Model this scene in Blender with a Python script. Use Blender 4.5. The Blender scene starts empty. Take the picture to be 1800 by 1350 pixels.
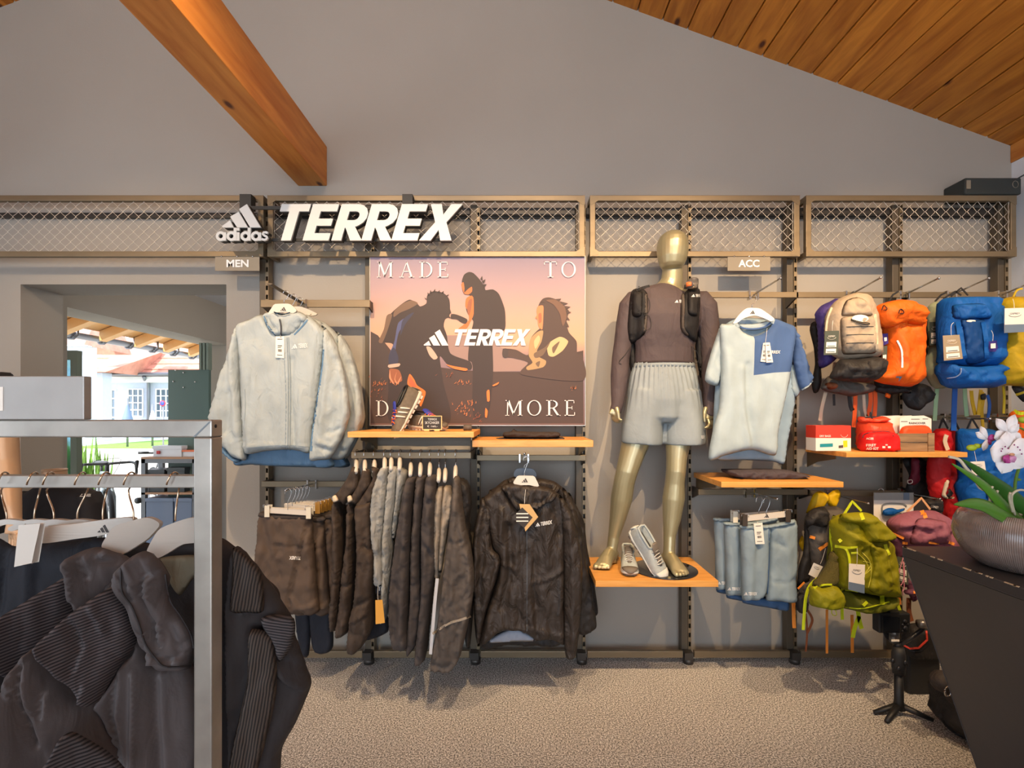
import bpy, bmesh, math, random
import numpy as np
from mathutils import Vector, Matrix, noise as mnoise
from mathutils.geometry import delaunay_2d_cdt, tessellate_polygon
from mathutils.bvhtree import BVHTree
random.seed(7)
SC = bpy.context.scene
COL = SC.collection
# ---------------------------------------------------------------- camera
F, VX, VY, CY, CZ = 868.0, 910.0, 725.0, -2.92, 1.47
cam_d = bpy.data.cameras.new('camera'); cam = bpy.data.objects.new('camera', cam_d); COL.objects.link(cam)
cam.location = (0, CY, CZ); cam.rotation_euler = (math.pi/2, 0, 0)
cam_d.sensor_width = 36; cam_d.lens = F/1800*36
cam_d.shift_x = (900-VX)/1800; cam_d.shift_y = (VY-675)/1800
cam_d.clip_start = 0.05; cam_d.clip_end = 300
SC.camera = cam
# ---------------------------------------------------------------- colour management, sky, lights
SC.view_settings.view_transform = 'Standard'; SC.view_settings.look = 'None'
SC.view_settings.exposure = -0.14; SC.view_settings.gamma = 1.0; SC.view_settings.use_curve_mapping = False
SC.cycles.max_bounces = 6; SC.cycles.diffuse_bounces = 4; SC.cycles.glossy_bounces = 3
SC.cycles.transmission_bounces = 4; SC.cycles.sample_clamp_indirect = 6
SC.cycles.caustics_reflective = False; SC.cycles.caustics_refractive = False
w = bpy.data.worlds.new('sky'); SC.world = w; w.use_nodes = True
bg = w.node_tree.nodes['Background']; bg.inputs[0].default_value = (0.78, 0.88, 1.0, 1); bg.inputs[1].default_value = 4.0
def light(name, kind, loc, target, energy, color, **kw):
    l = bpy.data.lights.new(name, kind); o = bpy.data.objects.new(name, l); COL.objects.link(o)
    o.location = loc; l.energy = energy; l.color = color
    o.rotation_euler = (Vector(target)-Vector(loc)).to_track_quat('-Z', 'Y').to_euler()
    for k, v in kw.items(): setattr(l, k, v)
    return o
light('sun', 'SUN', (-20, -6, 20), (-10, 14, 0), 8.0, (1, .95, .86), angle=0.01)
WARM = (1.0, .70, .40)
for lx, tx, tz, e in ((-2.3, -2.2, 1.5, 125), (-.95, -1.0, 1.38, 225), (.15, .05, 1.36, 235), (1.15, 1.05, 1.42, 265), (2.15, 2.2, 1.38, 245)):
    light('track_spot', 'SPOT', (lx, -2.0, 3.3), (tx, -.1, tz), e, WARM, spot_size=math.radians(70), spot_blend=.85, shadow_soft_size=.02)
# daylight of the shop windows behind and beside the camera, plus two added fills
light('window_light_rear', 'AREA', (-.6, -7.2, 1.7), (-.6, 0, 1.7), 84, (.66, .81, 1.0), shape='RECTANGLE', size=5.0, size_y=2.2)
light('added_upper_wall_fill', 'AREA', (-.6, -3.4, 3.95), (-.3, .1, 3.6), 52, (1.0, .95, .90), shape='RECTANGLE', size=3.0, size_y=.8)  # added fill to brighten the upper wall, no known source up there
light('added_next_room_fill', 'POINT', (-1.6, 1.6, 2.45), (0, 0, 0), 26, (1.0, .86, .72), shadow_soft_size=.15)  # added fill to brighten the next room, no lamp known in it
light('window_light_left', 'AREA', (-4.7, -3.6, 1.6), (2, -2.6, 1.3), 50, (.74, .86, 1.0), shape='RECTANGLE', size=2.6, size_y=2.0)

# ---------------------------------------------------------------- helpers
def P(px, py, d): return Vector(((px-VX)*d/F, d+CY, CZ-(py-VY)*d/F))
def cr(x0, y0, s, pts): return [(x0+u/s, y0+v/s) for u, v in pts]
def s2l(c): return tuple(((v/255)/12.92 if v/255 <= .04045 else ((v/255+.055)/1.055)**2.4) for v in c)
MATS = {}
def mat(name, col, rough=.6, metal=0., var=.0, vscale=8., bump=.0, bscale=60., stretch=(1,1,1), col2=None, spec=.5, emit=0, sheen=0, coat=0, rvar=0):
    if name in MATS: return MATS[name]
    m = bpy.data.materials.new(name); m.use_nodes = True; MATS[name] = m
    nt = m.node_tree; b = nt.nodes['Principled BSDF']
    c = s2l(col); b.inputs['Base Color'].default_value = (*c, 1)
    b.inputs['Roughness'].default_value = rough; b.inputs['Metallic'].default_value = metal
    b.inputs['Specular IOR Level'].default_value = spec
    if sheen: b.inputs['Sheen Weight'].default_value = sheen
    if coat: b.inputs['Coat Weight'].default_value = coat; b.inputs['Coat Roughness'].default_value = .08
    if emit: b.inputs['Emission Color'].default_value = (*c, 1); b.inputs['Emission Strength'].default_value = emit
    def coords():
        tc = nt.nodes.new('ShaderNodeTexCoord'); mp = nt.nodes.new('ShaderNodeMapping')
        mp.inputs['Scale'].default_value = stretch; nt.links.new(tc.outputs['Object'], mp.inputs[0]); return mp.outputs[0]
    if var or col2:
        n = nt.nodes.new('ShaderNodeTexNoise'); n.inputs['Scale'].default_value = vscale; n.inputs['Detail'].default_value = 5
        nt.links.new(coords(), n.inputs['Vector'])
        r = nt.nodes.new('ShaderNodeValToRGB')
        a = s2l(col2) if col2 else tuple(v*(1-var) for v in c); z = c if col2 else tuple(min(1, v*(1+var)) for v in c)
        r.color_ramp.elements[0].position = .35; r.color_ramp.elements[1].position = .65
        r.color_ramp.elements[0].color = (*a, 1); r.color_ramp.elements[1].color = (*z, 1)
        nt.links.new(n.outputs[0], r.inputs[0]); nt.links.new(r.outputs[0], b.inputs['Base Color'])
    if bump:
        n = nt.nodes.new('ShaderNodeTexNoise'); n.inputs['Scale'].default_value = bscale; n.inputs['Detail'].default_value = 4
        nt.links.new(coords(), n.inputs['Vector'])
        u = nt.nodes.new('ShaderNodeBump'); u.inputs['Strength'].default_value = bump; u.inputs['Distance'].default_value = .01
        nt.links.new(n.outputs[0], u.inputs['Height']); nt.links.new(u.outputs[0], b.inputs['Normal'])
    return m
def fabric(name, col, rough=.75, wr=.35, sheen=.0, var=.10):
    """cloth: soft creases of about 3 cm, finer crinkle and a slight tone change"""
    if name in MATS: return MATS[name]
    m = mat(name, col, rough, var=var, vscale=6, sheen=sheen, spec=.3)
    nt = m.node_tree; b = nt.nodes['Principled BSDF']; tc = nt.nodes.new('ShaderNodeTexCoord')
    mp = nt.nodes.new('ShaderNodeMapping'); mp.inputs['Scale'].default_value = (1.2, 1.2, .7); nt.links.new(tc.outputs['Object'], mp.inputs[0])
    n = nt.nodes.new('ShaderNodeTexNoise'); n.inputs['Scale'].default_value = 13; n.inputs['Detail'].default_value = 3; n.inputs['Distortion'].default_value = .9
    nt.links.new(mp.outputs[0], n.inputs['Vector'])
    n2 = nt.nodes.new('ShaderNodeTexNoise'); n2.inputs['Scale'].default_value = 420; nt.links.new(tc.outputs['Object'], n2.inputs['Vector'])
    a = nt.nodes.new('ShaderNodeMath'); a.operation = 'MULTIPLY_ADD'; a.inputs[1].default_value = .03
    nt.links.new(n2.outputs[0], a.inputs[0]); nt.links.new(n.outputs[0], a.inputs[2])
    u = nt.nodes.new('ShaderNodeBump'); u.inputs['Strength'].default_value = wr; u.inputs['Distance'].default_value = .03
    nt.links.new(a.outputs[0], u.inputs['Height']); nt.links.new(u.outputs[0], b.inputs['Normal'])
    return m
def wood(name, c1, c2, axis='Y', ring=9., rough=.45, knots=True, coat=.0):
    """planed softwood: stretched grain, dark knots"""
    if name in MATS: return MATS[name]
    m = bpy.data.materials.new(name); m.use_nodes = True; MATS[name] = m
    nt = m.node_tree; L = nt.links; b = nt.nodes['Principled BSDF']; b.inputs['Roughness'].default_value = rough
    if coat: b.inputs['Coat Weight'].default_value = coat
    tc = nt.nodes.new('ShaderNodeTexCoord'); oi = nt.nodes.new('ShaderNodeObjectInfo')
    ad = nt.nodes.new('ShaderNodeVectorMath'); ad.operation = 'MULTIPLY_ADD'; ad.inputs[1].default_value = (17, 31, 23)
    L.new(oi.outputs['Random'], ad.inputs[0]); L.new(tc.outputs['Object'], ad.inputs[2])
    mp = nt.nodes.new('ShaderNodeMapping'); sc = {'X': (.12, 1, 1), 'Y': (1, .12, 1), 'Z': (1, 1, .12)}[axis]
    mp.inputs['Scale'].default_value = sc; L.new(ad.outputs[0], mp.inputs[0])
    n = nt.nodes.new('ShaderNodeTexNoise'); n.inputs['Scale'].default_value = ring*3; n.inputs['Detail'].default_value = 6; n.inputs['Distortion'].default_value = .6
    L.new(mp.outputs[0], n.inputs['Vector'])
    r = nt.nodes.new('ShaderNodeValToRGB'); r.color_ramp.elements[0].position = .32; r.color_ramp.elements[1].position = .68
    r.color_ramp.elements[0].color = (*s2l(c1), 1); r.color_ramp.elements[1].color = (*s2l(c2), 1); L.new(n.outputs[0], r.inputs[0])
    out = r.outputs[0]
    mr = nt.nodes.new('ShaderNodeMapRange'); mr.inputs['To Min'].default_value = .82; mr.inputs['To Max'].default_value = 1.14; L.new(oi.outputs['Random'], mr.inputs['Value'])
    mu = nt.nodes.new('ShaderNodeVectorMath'); mu.operation = 'SCALE'; L.new(out, mu.inputs[0]); L.new(mr.outputs[0], mu.inputs['Scale']); out = mu.outputs[0]
    if knots:
        v = nt.nodes.new('ShaderNodeTexVoronoi'); v.inputs['Scale'].default_value = 3.6; v.voronoi_dimensions = '2D' if axis == 'Y' else '3D'
        mp2 = nt.nodes.new('ShaderNodeMapping'); mp2.inputs['Scale'].default_value = tuple(.45 if q < 1 else 1. for q in sc); L.new(ad.outputs[0], mp2.inputs[0]); L.new(mp2.outputs[0], v.inputs['Vector'])
        k = nt.nodes.new('ShaderNodeValToRGB'); k.color_ramp.elements[0].position = .03; k.color_ramp.elements[1].position = .07
        k.color_ramp.elements[0].color = (.16, .08, .04, 1); k.color_ramp.elements[1].color = (1, 1, 1, 1); L.new(v.outputs['Distance'], k.inputs[0])
        mx = nt.nodes.new('ShaderNodeVectorMath'); mx.operation = 'MULTIPLY'; L.new(out, mx.inputs[0]); L.new(k.outputs[0], mx.inputs[1]); out = mx.outputs[0]
    L.new(out, b.inputs['Base Color'])
    u = nt.nodes.new('ShaderNodeBump'); u.inputs['Strength'].default_value = .12; u.inputs['Distance'].default_value = .004
    L.new(n.outputs[0], u.inputs['Height']); L.new(u.outputs[0], b.inputs['Normal'])
    return m
# ---- objects
BVS = {}                                                    # root name -> BVH trees of its surfaces
def root_of(o):
    while o.parent: o = o.parent
    return o
def tag(o, label=None, cat=None, group=None, kind=None):
    if label: o['label'] = label
    if cat: o['category'] = cat
    if group: o['group'] = group
    if kind: o['kind'] = kind
    return o
def thing(name, label, cat, loc=(0, 0, 0), group=None, kind=None):
    o = bpy.data.objects.new(name, None); COL.objects.link(o); o.location = loc; o.empty_display_size = .05
    return tag(o, label, cat, group, kind)
def wmat(o):
    m = o.matrix_parent_inverse @ Matrix.LocRotScale(o.location, o.rotation_euler, o.scale)
    return wmat(o.parent) @ m if o.parent else m
def mobj(name, verts, faces, m, parent=None, smooth=True, bevel=0, bvh=True, label=None, origin=True, angle=None):
    verts = [Vector(v) for v in verts]; me = bpy.data.meshes.new(name)
    o = bpy.data.objects.new(name, me); COL.objects.link(o)
    c = Vector((0, 0, 0))
    if origin and verts:
        a = np.array([tuple(v) for v in verts]); c = Vector((*(a.min(0)+a.max(0))[:2]/2, a[:, 2].min())); c = Vector((float(c[0]), float(c[1]), float(c[2])))
    me.from_pydata([v-c for v in verts], [], [tuple(f) for f in faces]); me.update()
    if smooth: me.polygons.foreach_set('use_smooth', [True]*len(me.polygons))
    if m: me.materials.append(m)
    o.location = c
    if parent:
        o.parent = parent; o.matrix_parent_inverse = wmat(parent).inverted()
    if bevel:
        b = o.modifiers.new('bevel', 'BEVEL'); b.width = bevel; b.segments = 2; b.limit_method = 'ANGLE'; b.angle_limit = math.radians(40)
        b.harden_normals = False
    if label: o['label'] = label
    if bvh and faces: BVS.setdefault(root_of(o).name, []).append(BVHTree.FromPolygons(verts, faces))
    return o
class Geo:
    def __init__(s): s.v = []; s.f = []
    def add(s, v, f):
        n = len(s.v); s.v += [Vector(q) for q in v]; s.f += [tuple(i+n for i in q) for q in f]; return s
    def box(s, x0, x1, y0, y1, z0, z1):
        v = [(x, y, z) for z in (z0, z1) for y in (y0, y1) for x in (x0, x1)]
        return s.add(v, [(0, 2, 3, 1), (4, 5, 7, 6), (0, 1, 5, 4), (2, 6, 7, 3), (0, 4, 6, 2), (1, 3, 7, 5)])
    def prism(s, poly, vec):                               # poly: 3D points (planar), extruded by vec
        poly = [Vector(p) for p in poly]; n = len(poly); vec = Vector(vec)
        t = tessellate_polygon([poly])
        v = poly+[p+vec for p in poly]
        f = [tuple(x) for x in t]+[tuple(i+n for i in reversed(x)) for x in t]+[(i, (i+1) % n, (i+1) % n+n, i+n) for i in range(n)]
        return s.add(v, f)
    def loft(s, pts, radii, seg=12, cap=True, ref=None, closed=False):
        pts = [Vector(p) for p in pts]; n = len(pts)
        radii = [r if isinstance(r, (tuple, list)) else (r, r) for r in (radii if isinstance(radii, (list,)) else [radii]*n)]
        V = []; nrm = None
        for i, p in enumerate(pts):
            t = (pts[(i+1) % n]-pts[i-1]) if closed else (pts[min(i+1, n-1)]-pts[max(i-1, 0)])
            if t.length < 1e-9: t = Vector((0, 0, 1))
            t.normalize()
            if nrm is None:
                nrm = Vector(ref) if ref is not None else (Vector((1, 0, 0)) if abs(t.x) < .9 else Vector((0, 1, 0)))
            nrm = (nrm-t*nrm.dot(t))
            if nrm.length < 1e-6: nrm = t.orthogonal()
            nrm.normalize(); bn = t.cross(nrm)
            for k in range(seg):
                a = 2*math.pi*k/seg; V.append(p+nrm*(math.cos(a)*radii[i][0])+bn*(math.sin(a)*radii[i][1]))
        Fs = []
        for i in range(n if closed else n-1):
            j = (i+1) % n
            for k in range(seg): Fs.append((i*seg+k, i*seg+(k+1) % seg, j*seg+(k+1) % seg, j*seg+k))
        if cap and not closed:
            Fs.append(tuple(reversed(range(seg)))); Fs.append(tuple((n-1)*seg+k for k in range(seg)))
        return s.add(V, Fs)
    def tube(s, pts, r, seg=8, **k): return s.loft(pts, r, seg, **k)
    def ell(s, c, r, seg=16, rings=10, z0=-1., z1=1.):
        pts = []; rad = []
        for i in range(rings+1):
            q = z0+(z1-z0)*i/rings; q = math.sin(q*math.pi/2); pts.append((c[0], c[1], c[2]+q*r[2])); e = max(.02, math.sqrt(max(0, 1-q*q))); rad.append((r[0]*e, r[1]*e))
        return s.loft(pts, rad, seg, ref=(1, 0, 0))
    def lathe(s, c, prof, seg=24, sx=1, sy=1):              # prof: (radius, z)
        V = []; Fs = []; n = len(prof)
        for r, z in prof:
            for k in range(seg): a = 2*math.pi*k/seg; V.append((c[0]+math.cos(a)*r*sx, c[1]+math.sin(a)*r*sy, c[2]+z))
        for i in range(n-1):
            for k in range(seg): Fs.append((i*seg+k, i*seg+(k+1) % seg, (i+1)*seg+(k+1) % seg, (i+1)*seg+k))
        return s.add(V, Fs)
    def xf(s, M): s.v = [M @ v for v in s.v]; return s
    def obj(s, name, m, parent=None, **k): return mobj(name, s.v, s.f, m, parent, **k)
def copy_thing(root, off, label=None, group=None):
    def rec(o, par):
        c = o.copy(); COL.objects.link(c); c.parent = par
        if par: c.matrix_parent_inverse = o.matrix_parent_inverse
        for ch in [x for x in KIDS.get(o.name, [])]: rec(ch, c)
        return c
    KIDS = {}
    for o in COL.objects:
        if o.parent: KIDS.setdefault(o.parent.name, []).append(o)
    c = rec(root, None); c.location = root.location+Vector(off)
    if label: c['label'] = label
    if group: c['group'] = group
    return c
# ---- outlines
def cat_close(pts, step, smooth=True):
    pts = [np.array(p, float) for p in pts]; n = len(pts); out = []
    for i in range(n):
        p0, p1, p2, p3 = pts[i-1], pts[i], pts[(i+1) % n], pts[(i+2) % n]
        m = max(1, int(round(np.linalg.norm(p2-p1)/step)))
        for k in range(m):
            t = k/m
            if smooth:
                a = .5*((2*p1)+(-p0+p2)*t+(2*p0-5*p1+4*p2-p3)*t*t+(-p0+3*p1-3*p2+p3)*t**3); b = p1+(p2-p1)*t; out.append(a*.75+b*.25)
            else: out.append(p1+(p2-p1)*t)
    return out
def seg_dist(q, poly, closed=True):
    q = np.asarray(q, float); A = np.asarray(poly, float); B = np.roll(A, -1, 0)
    if not closed: A, B = A[:-1], B[:-1]
    D = B-A; L2 = (D**2).sum(1)+1e-12; best = np.full(len(q), 1e9)
    for a, d, l in zip(A, D, L2):
        t = np.clip(((q-a) @ d)/l, 0, 1); r = q-(a+t[:, None]*d); best = np.minimum(best, (r**2).sum(1))
    return np.sqrt(best)
def inside(q, poly):
    q = np.asarray(q, float); A = np.asarray(poly, float); B = np.roll(A, -1, 0); c = np.zeros(len(q), bool)
    for (x0, y0), (x1, y1) in zip(A, B):
        if y0 == y1: continue
        m = ((y0 > q[:, 1]) != (y1 > q[:, 1])) & (q[:, 0] < (x1-x0)*(q[:, 1]-y0)/(y1-y0)+x0); c ^= m
    return c
def hit(root, px, py, default=None):
    o = Vector((0, CY, CZ)); r = P(px, py, 1.0)-o; L = r.length; r = r/L; best = None
    for b in BVS.get(root_of(root).name, []):
        h = b.ray_cast(o, r)
        if h[0] is not None and (best is None or h[3] < best): best = h[3]
    return best/L if best is not None else default
def fill_hits(parent, V):
    D = np.array([hit(parent, x, y, None) or np.nan for x, y in V], float); ok = ~np.isnan(D)
    if not ok.any(): return np.full(len(V), 2.6)
    for i in np.where(~ok)[0]: D[i] = D[ok][np.argmin(((np.asarray(V)[ok]-np.asarray(V)[i])**2).sum(1))]
    return D
def grid2d(outline, step, smooth, cut=None):
    b = cat_close(outline, step, smooth); B = np.array(b)
    x0, y0 = B.min(0); x1, y1 = B.max(0)
    g = []; r = 0; y = y0+step*.5
    while y < y1:
        x = x0+(step*.5 if r % 2 else step)
        while x < x1: g.append((x, y)); x += step
        y += step*.87; r += 1
    if g:
        g = np.array(g); g = g[inside(g, B)]
        if len(g): g = g[seg_dist(g, B) > step*.55]
    c = []
    if cut is not None:
        c = [q for q in cat_close(cut, step, False)]; k = inside(np.array(c), B); c = [q if kk else None for q, kk in zip(c, k)]
        cc = np.array([q for q in c if q is not None])
        if len(g): g = g[seg_dist(g, np.array(cat_close(cut, step, False))) > step*.5]
    cp = [q for q in c if q is not None]
    pts = [Vector((float(x), float(y))) for x, y in b]+[Vector((float(x), float(y))) for x, y in cp]+[Vector((float(x), float(y))) for x, y in g]
    n = len(b); ce = []; j = n
    for i, q in enumerate(c):
        if q is not None:
            nx_ = c[(i+1) % len(c)]
            if nx_ is not None: ce.append((j, j+1 if i < len(c)-1 else n))
            j += 1
    v, e, f, *_ = delaunay_2d_cdt(pts, [(i, (i+1) % n) for i in range(n)]+ce, [], 1, 1e-5)
    V = np.array([tuple(q) for q in v]); return V, [tuple(q) for q in f], B
PG = dict(T=1.0, R=1.0, step=1.0, ridge=0.0, front=1.0)
def puff(name, outline, d, T, m, parent=None, Tb=None, R=18, step=6, folds=(), nz=(.006, 16, 45), on=False, smooth=True, seed=0, label=None, lift=.0, pleats=None, cut=None):
    """a stuffed cloth piece: an outline (photo pixels, at distance d) filled and inflated T metres towards the viewer and Tb behind,
    with folds (polyline, width px, height m), drifting noise and optional pleats (amp, period px, phase)"""
    T *= PG['T']; R *= PG['R']; step *= PG['step']
    V, Fc, B = grid2d(outline, step, smooth, cut[0] if cut else None)
    dist = seg_dist(V, B); bd = dist < 1e-3
    q = np.clip(dist/R, 0, 1); prof = np.sqrt(np.clip(1-(1-q)**2, 0, 1))
    h = T*prof
    if nz and nz[0]:
        h = h+np.array([nz[0]*mnoise.noise(Vector((x/nz[1], y/nz[2], seed*7.3)))+nz[0]*.4*mnoise.noise(Vector((x/nz[1]*2.3, y/nz[2]*2.3, seed*3.1+9))) for x, y in V])*prof
    if nz and nz[0] and PG['ridge'] and not on:
        a_ = nz[0]*PG['ridge']; q1 = []
        for x, y in V:
            wx = x+6*mnoise.noise(Vector((x/25, y/25, seed+3.3))); wy = y+9*mnoise.noise(Vector((x/30, y/30, seed+8.1)))
            q1.append(.55-2.2*abs(mnoise.noise(Vector((wx/(nz[1]*1.1), (wy+.35*wx)/(nz[2]*.9), seed*1.7))))+.45-1.6*abs(mnoise.noise(Vector((wx/(nz[1]*.8), (wy-.5*wx)/(nz[2]*.55), seed*2.9+5)))))
        h = h+a_*np.array(q1)*prof
    for fo in folds:
        dd = seg_dist(V, fo[0], False); h = h+fo[2]*np.exp(-(dd/fo[1])**2)*prof
    if pleats: h = h+pleats[0]*np.sin(V[:, 0]*2*math.pi/pleats[1]+(pleats[2] if len(pleats) > 2 else 0)+.03*V[:, 1])*prof
    sh_ = 0.
    if PG['front'] < 1 and not on:                           # deep pieces: the outline is the front rim, the bulk lies behind it
        Tb = T*.6 if Tb is None else Tb; sh_ = T*(1-PG['front']); Tb = .42*T; h = h-T*prof*(1-PG['front'])
    if callable(d): D = np.array([d(x, y) for x, y in V])
    elif on:
        D = fill_hits(parent, V)-lift
    else: D = np.full(len(V), float(d))
    D = D-sh_
    Tb = T*.6 if Tb is None else Tb
    verts = [P(x, y, dd)-Vector((0, hh, 0)) for (x, y), dd, hh in zip(V, D, h)]
    if on: Tb = min(Tb, .004)
    n = len(V); back = list(range(n))
    for i in range(n):
        if not bd[i]: back[i] = len(verts); verts.append(P(V[i][0], V[i][1], D[i])+Vector((0, float(Tb*prof[i]), 0)))
    def up(f):
        a, b, c = (V[k] for k in f); return (b[0]-a[0])*(c[1]-a[1])-(b[1]-a[1])*(c[0]-a[0])
    faces = []
    for f in Fc:
        s = up(f); f = f if s > 0 else tuple(reversed(f))
        faces.append(tuple(reversed(f))); faces.append(tuple(back[k] for k in f))
    # viewer looks along +Y with z up: px right, py down -> reversed order faces the viewer
    faces = [tuple(reversed(f)) for f in faces]
    if cut:                                                 # a colour-blocked panel sewn into the piece: its faces become a part of their own
        cen = np.array([(V[f[0]]+V[f[1]]+V[f[2]])/3 for f in Fc]); ins = inside(cen, np.array(cut[0], float))
        a = [f for i, f in enumerate(faces) if not (ins[i//2] and i % 2 == 0)]; b_ = [f for i, f in enumerate(faces) if ins[i//2] and i % 2 == 0]
        def sub(fs):
            u = sorted({k for f in fs for k in f}); r = {k: i for i, k in enumerate(u)}; return [verts[k] for k in u], [tuple(r[k] for k in f) for f in fs]
        mobj(cut[1], *sub(b_), cut[2], parent); return mobj(name, *sub(a), m, parent, label=label)
    return mobj(name, verts, faces, m, parent, label=label)
def decal(name, polys, m, parent, d=None, lift=.0025, step=None, thick=0, fix=None):
    """flat print: polygons in photo pixels laid on the surface of the thing they belong to"""
    g = Geo()
    for p in polys:
        if step: V, Fc, _ = grid2d(p, step, False); V = [tuple(v) for v in V]
        else:
            V = [tuple(v) for v in p]; Fc = tessellate_polygon([[Vector((x, y, 0)) for x, y in V]])
        pts = [P(x, y, (fix or hit(parent, x, y, d) or d or 2.5)-lift) for x, y in V]
        F2 = []
        for f in Fc:
            a, b, c = (V[k] for k in f); s = (b[0]-a[0])*(c[1]-a[1])-(b[1]-a[1])*(c[0]-a[0]); F2.append(tuple(f) if s < 0 else tuple(reversed(f)))
        g.add(pts, F2)
    return g.obj(name, m, parent, smooth=False, bvh=False)
def strap(name, pts, wpx, m, parent=None, d=None, lift=.004, T=.003, label=None, smooth=True):
    """a webbing band: follows the surface it lies on (or hangs at distance d)"""
    pts = [np.array(p, float) for p in pts]; L = []
    n = len(pts)
    for i in range(n-1):
        m_ = max(2, int(np.linalg.norm(pts[i+1]-pts[i])/4))
        p0, p1, p2, p3 = pts[max(i-1, 0)], pts[i], pts[i+1], pts[min(i+2, n-1)]
        for k in range(m_):
            t = k/m_; L.append(.5*((2*p1)+(-p0+p2)*t+(2*p0-5*p1+4*p2-p3)*t*t+(-p0+3*p1-3*p2+p3)*t**3) if smooth else p1+(p2-p1)*t)
    L.append(pts[-1]); g = Geo(); V = []
    for i, p in enumerate(L):
        t = L[min(i+1, len(L)-1)]-L[max(i-1, 0)]; t = t/(np.linalg.norm(t)+1e-9); nn = np.array([-t[1], t[0]])*wpx/2
        dd = (d(p[0], p[1]) if callable(d) else d) if d is not None and not isinstance(d, tuple) else None
        if dd is None: dd = (hit(parent, p[0], p[1], d[0] if d else 2.6) or 2.6)-lift
        for s in (-1, 1):
            q = p+nn*s; V.append(P(q[0], q[1], dd))
        for s in (-1, 1):
            q = p+nn*s; V.append(P(q[0], q[1], dd)+Vector((0, T, 0)))
    Fs = []
    for i in range(len(L)-1):
        a, b = 4*i, 4*i+4
        Fs += [(a, a+1, b+1, b), (a+2, b+2, b+3, a+3), (a, b, b+2, a+2), (a+1, a+3, b+3, b+1)]
    e = 4*(len(L)-1); Fs += [(0, 2, 3, 1), (e, e+1, e+3, e+2)]
    g.add(V, Fs); return g.obj(name, m, parent, label=label, bvh=False, smooth=False)
def cord(name, pts, r, m, parent=None, d=None, lift=.006):
    """thin string through photo points"""
    out = []
    for p in pts:
        dd = p[2] if len(p) > 2 else (d if d is not None else (hit(parent, p[0], p[1], 2.5) or 2.5)-lift); out.append(P(p[0], p[1], dd))
    return Geo().tube(spline(out, 4), r, 6).obj(name, m, parent, bvh=False)
def spline(pts, n=6):
    pts = [Vector(p) for p in pts]; out = []; N = len(pts)
    for i in range(N-1):
        p0, p1, p2, p3 = pts[max(i-1, 0)], pts[i], pts[i+1], pts[min(i+2, N-1)]
        for k in range(n):
            t = k/n; out.append(.5*((2*p1)+(-p0+p2)*t+(2*p0-5*p1+4*p2-p3)*t*t+(-p0+3*p1-3*p2+p3)*t**3))
    return out+[pts[-1]]
# ---- lettering
_T = {}
def text_polys(s, bold=0.0, shear=0.0):
    """glyph triangles of a word, in a box x: 0..w, y: 0..1 (cap height 1, y up)"""
    k = (s, bold, shear)
    if k in _T: return _T[k]
    cu = bpy.data.curves.new('t', 'FONT'); cu.body = s; cu.size = 1; cu.offset = bold; cu.resolution_u = 3
    o = bpy.data.objects.new('t', cu); COL.objects.link(o)
    me = bpy.data.meshes.new_from_object(o.evaluated_get(bpy.context.evaluated_depsgraph_get()))
    V = np.array([tuple(v.co)[:2] for v in me.vertices]); Fc = [tuple(p.vertices) for p in me.polygons]
    bpy.data.objects.remove(o); bpy.data.curves.remove(cu); bpy.data.meshes.remove(me)
    V = V-V.min(0); V = V/V[:, 1].max(); V[:, 0] += shear*V[:, 1]
    _T[k] = (V, Fc); return _T[k]
def text(name, s, x0, y0, x1, y1, m, parent, d=None, bold=.0, shear=0, lift=.003, rot=0, thick=0):
    """a word printed inside the photo box x0..x1, y0..y1 on the surface below (or at distance d)"""
    V, Fc = text_polys(s, bold, shear); wv = V[:, 0].max(); cx, cy = (x0+x1)/2, (y0+y1)/2; c_, s_ = math.cos(rot), math.sin(rot)
    pts = []
    for x, y in V:
        qx = x0+x/wv*(x1-x0)-cx; qy = y1-y*(y1-y0)-cy; px, py = cx+c_*qx-s_*qy, cy+s_*qx+c_*qy
        dd = d if d is not None else (hit(parent, px, py, 2.6) or 2.6)-lift; pts.append(P(px, py, dd))
    g = Geo(); g.add(pts, Fc)
    if thick:
        n = len(pts); ed = {}
        for f in Fc:
            for i in range(len(f)):
                e = (f[i], f[(i+1) % len(f)]); ed[e] = 1
        g.add([p+Vector((0, thick, 0)) for p in pts], [tuple(reversed(f)) for f in Fc])
        g.f += [(b, a, a+n, b+n) for (a, b) in ed if (b, a) not in ed]
    return g.obj(name, m, parent, smooth=False, bvh=False)
def logo_bars(x0, y0, x1, y1):
    """three rising slanted bars inside the box"""
    w_, h_ = x1-x0, y1-y0; q = lambda *p: [(x0+a*w_, y0+b*h_) for a, b in p]
    return [q((0, .95), (.21, .70), (.30, 1), (.02, 1)), q((.22, .54), (.43, .33), (.67, 1), (.40, 1)), q((.45, .20), (.65, 0), (1, 1), (.74, 1))]
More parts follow.
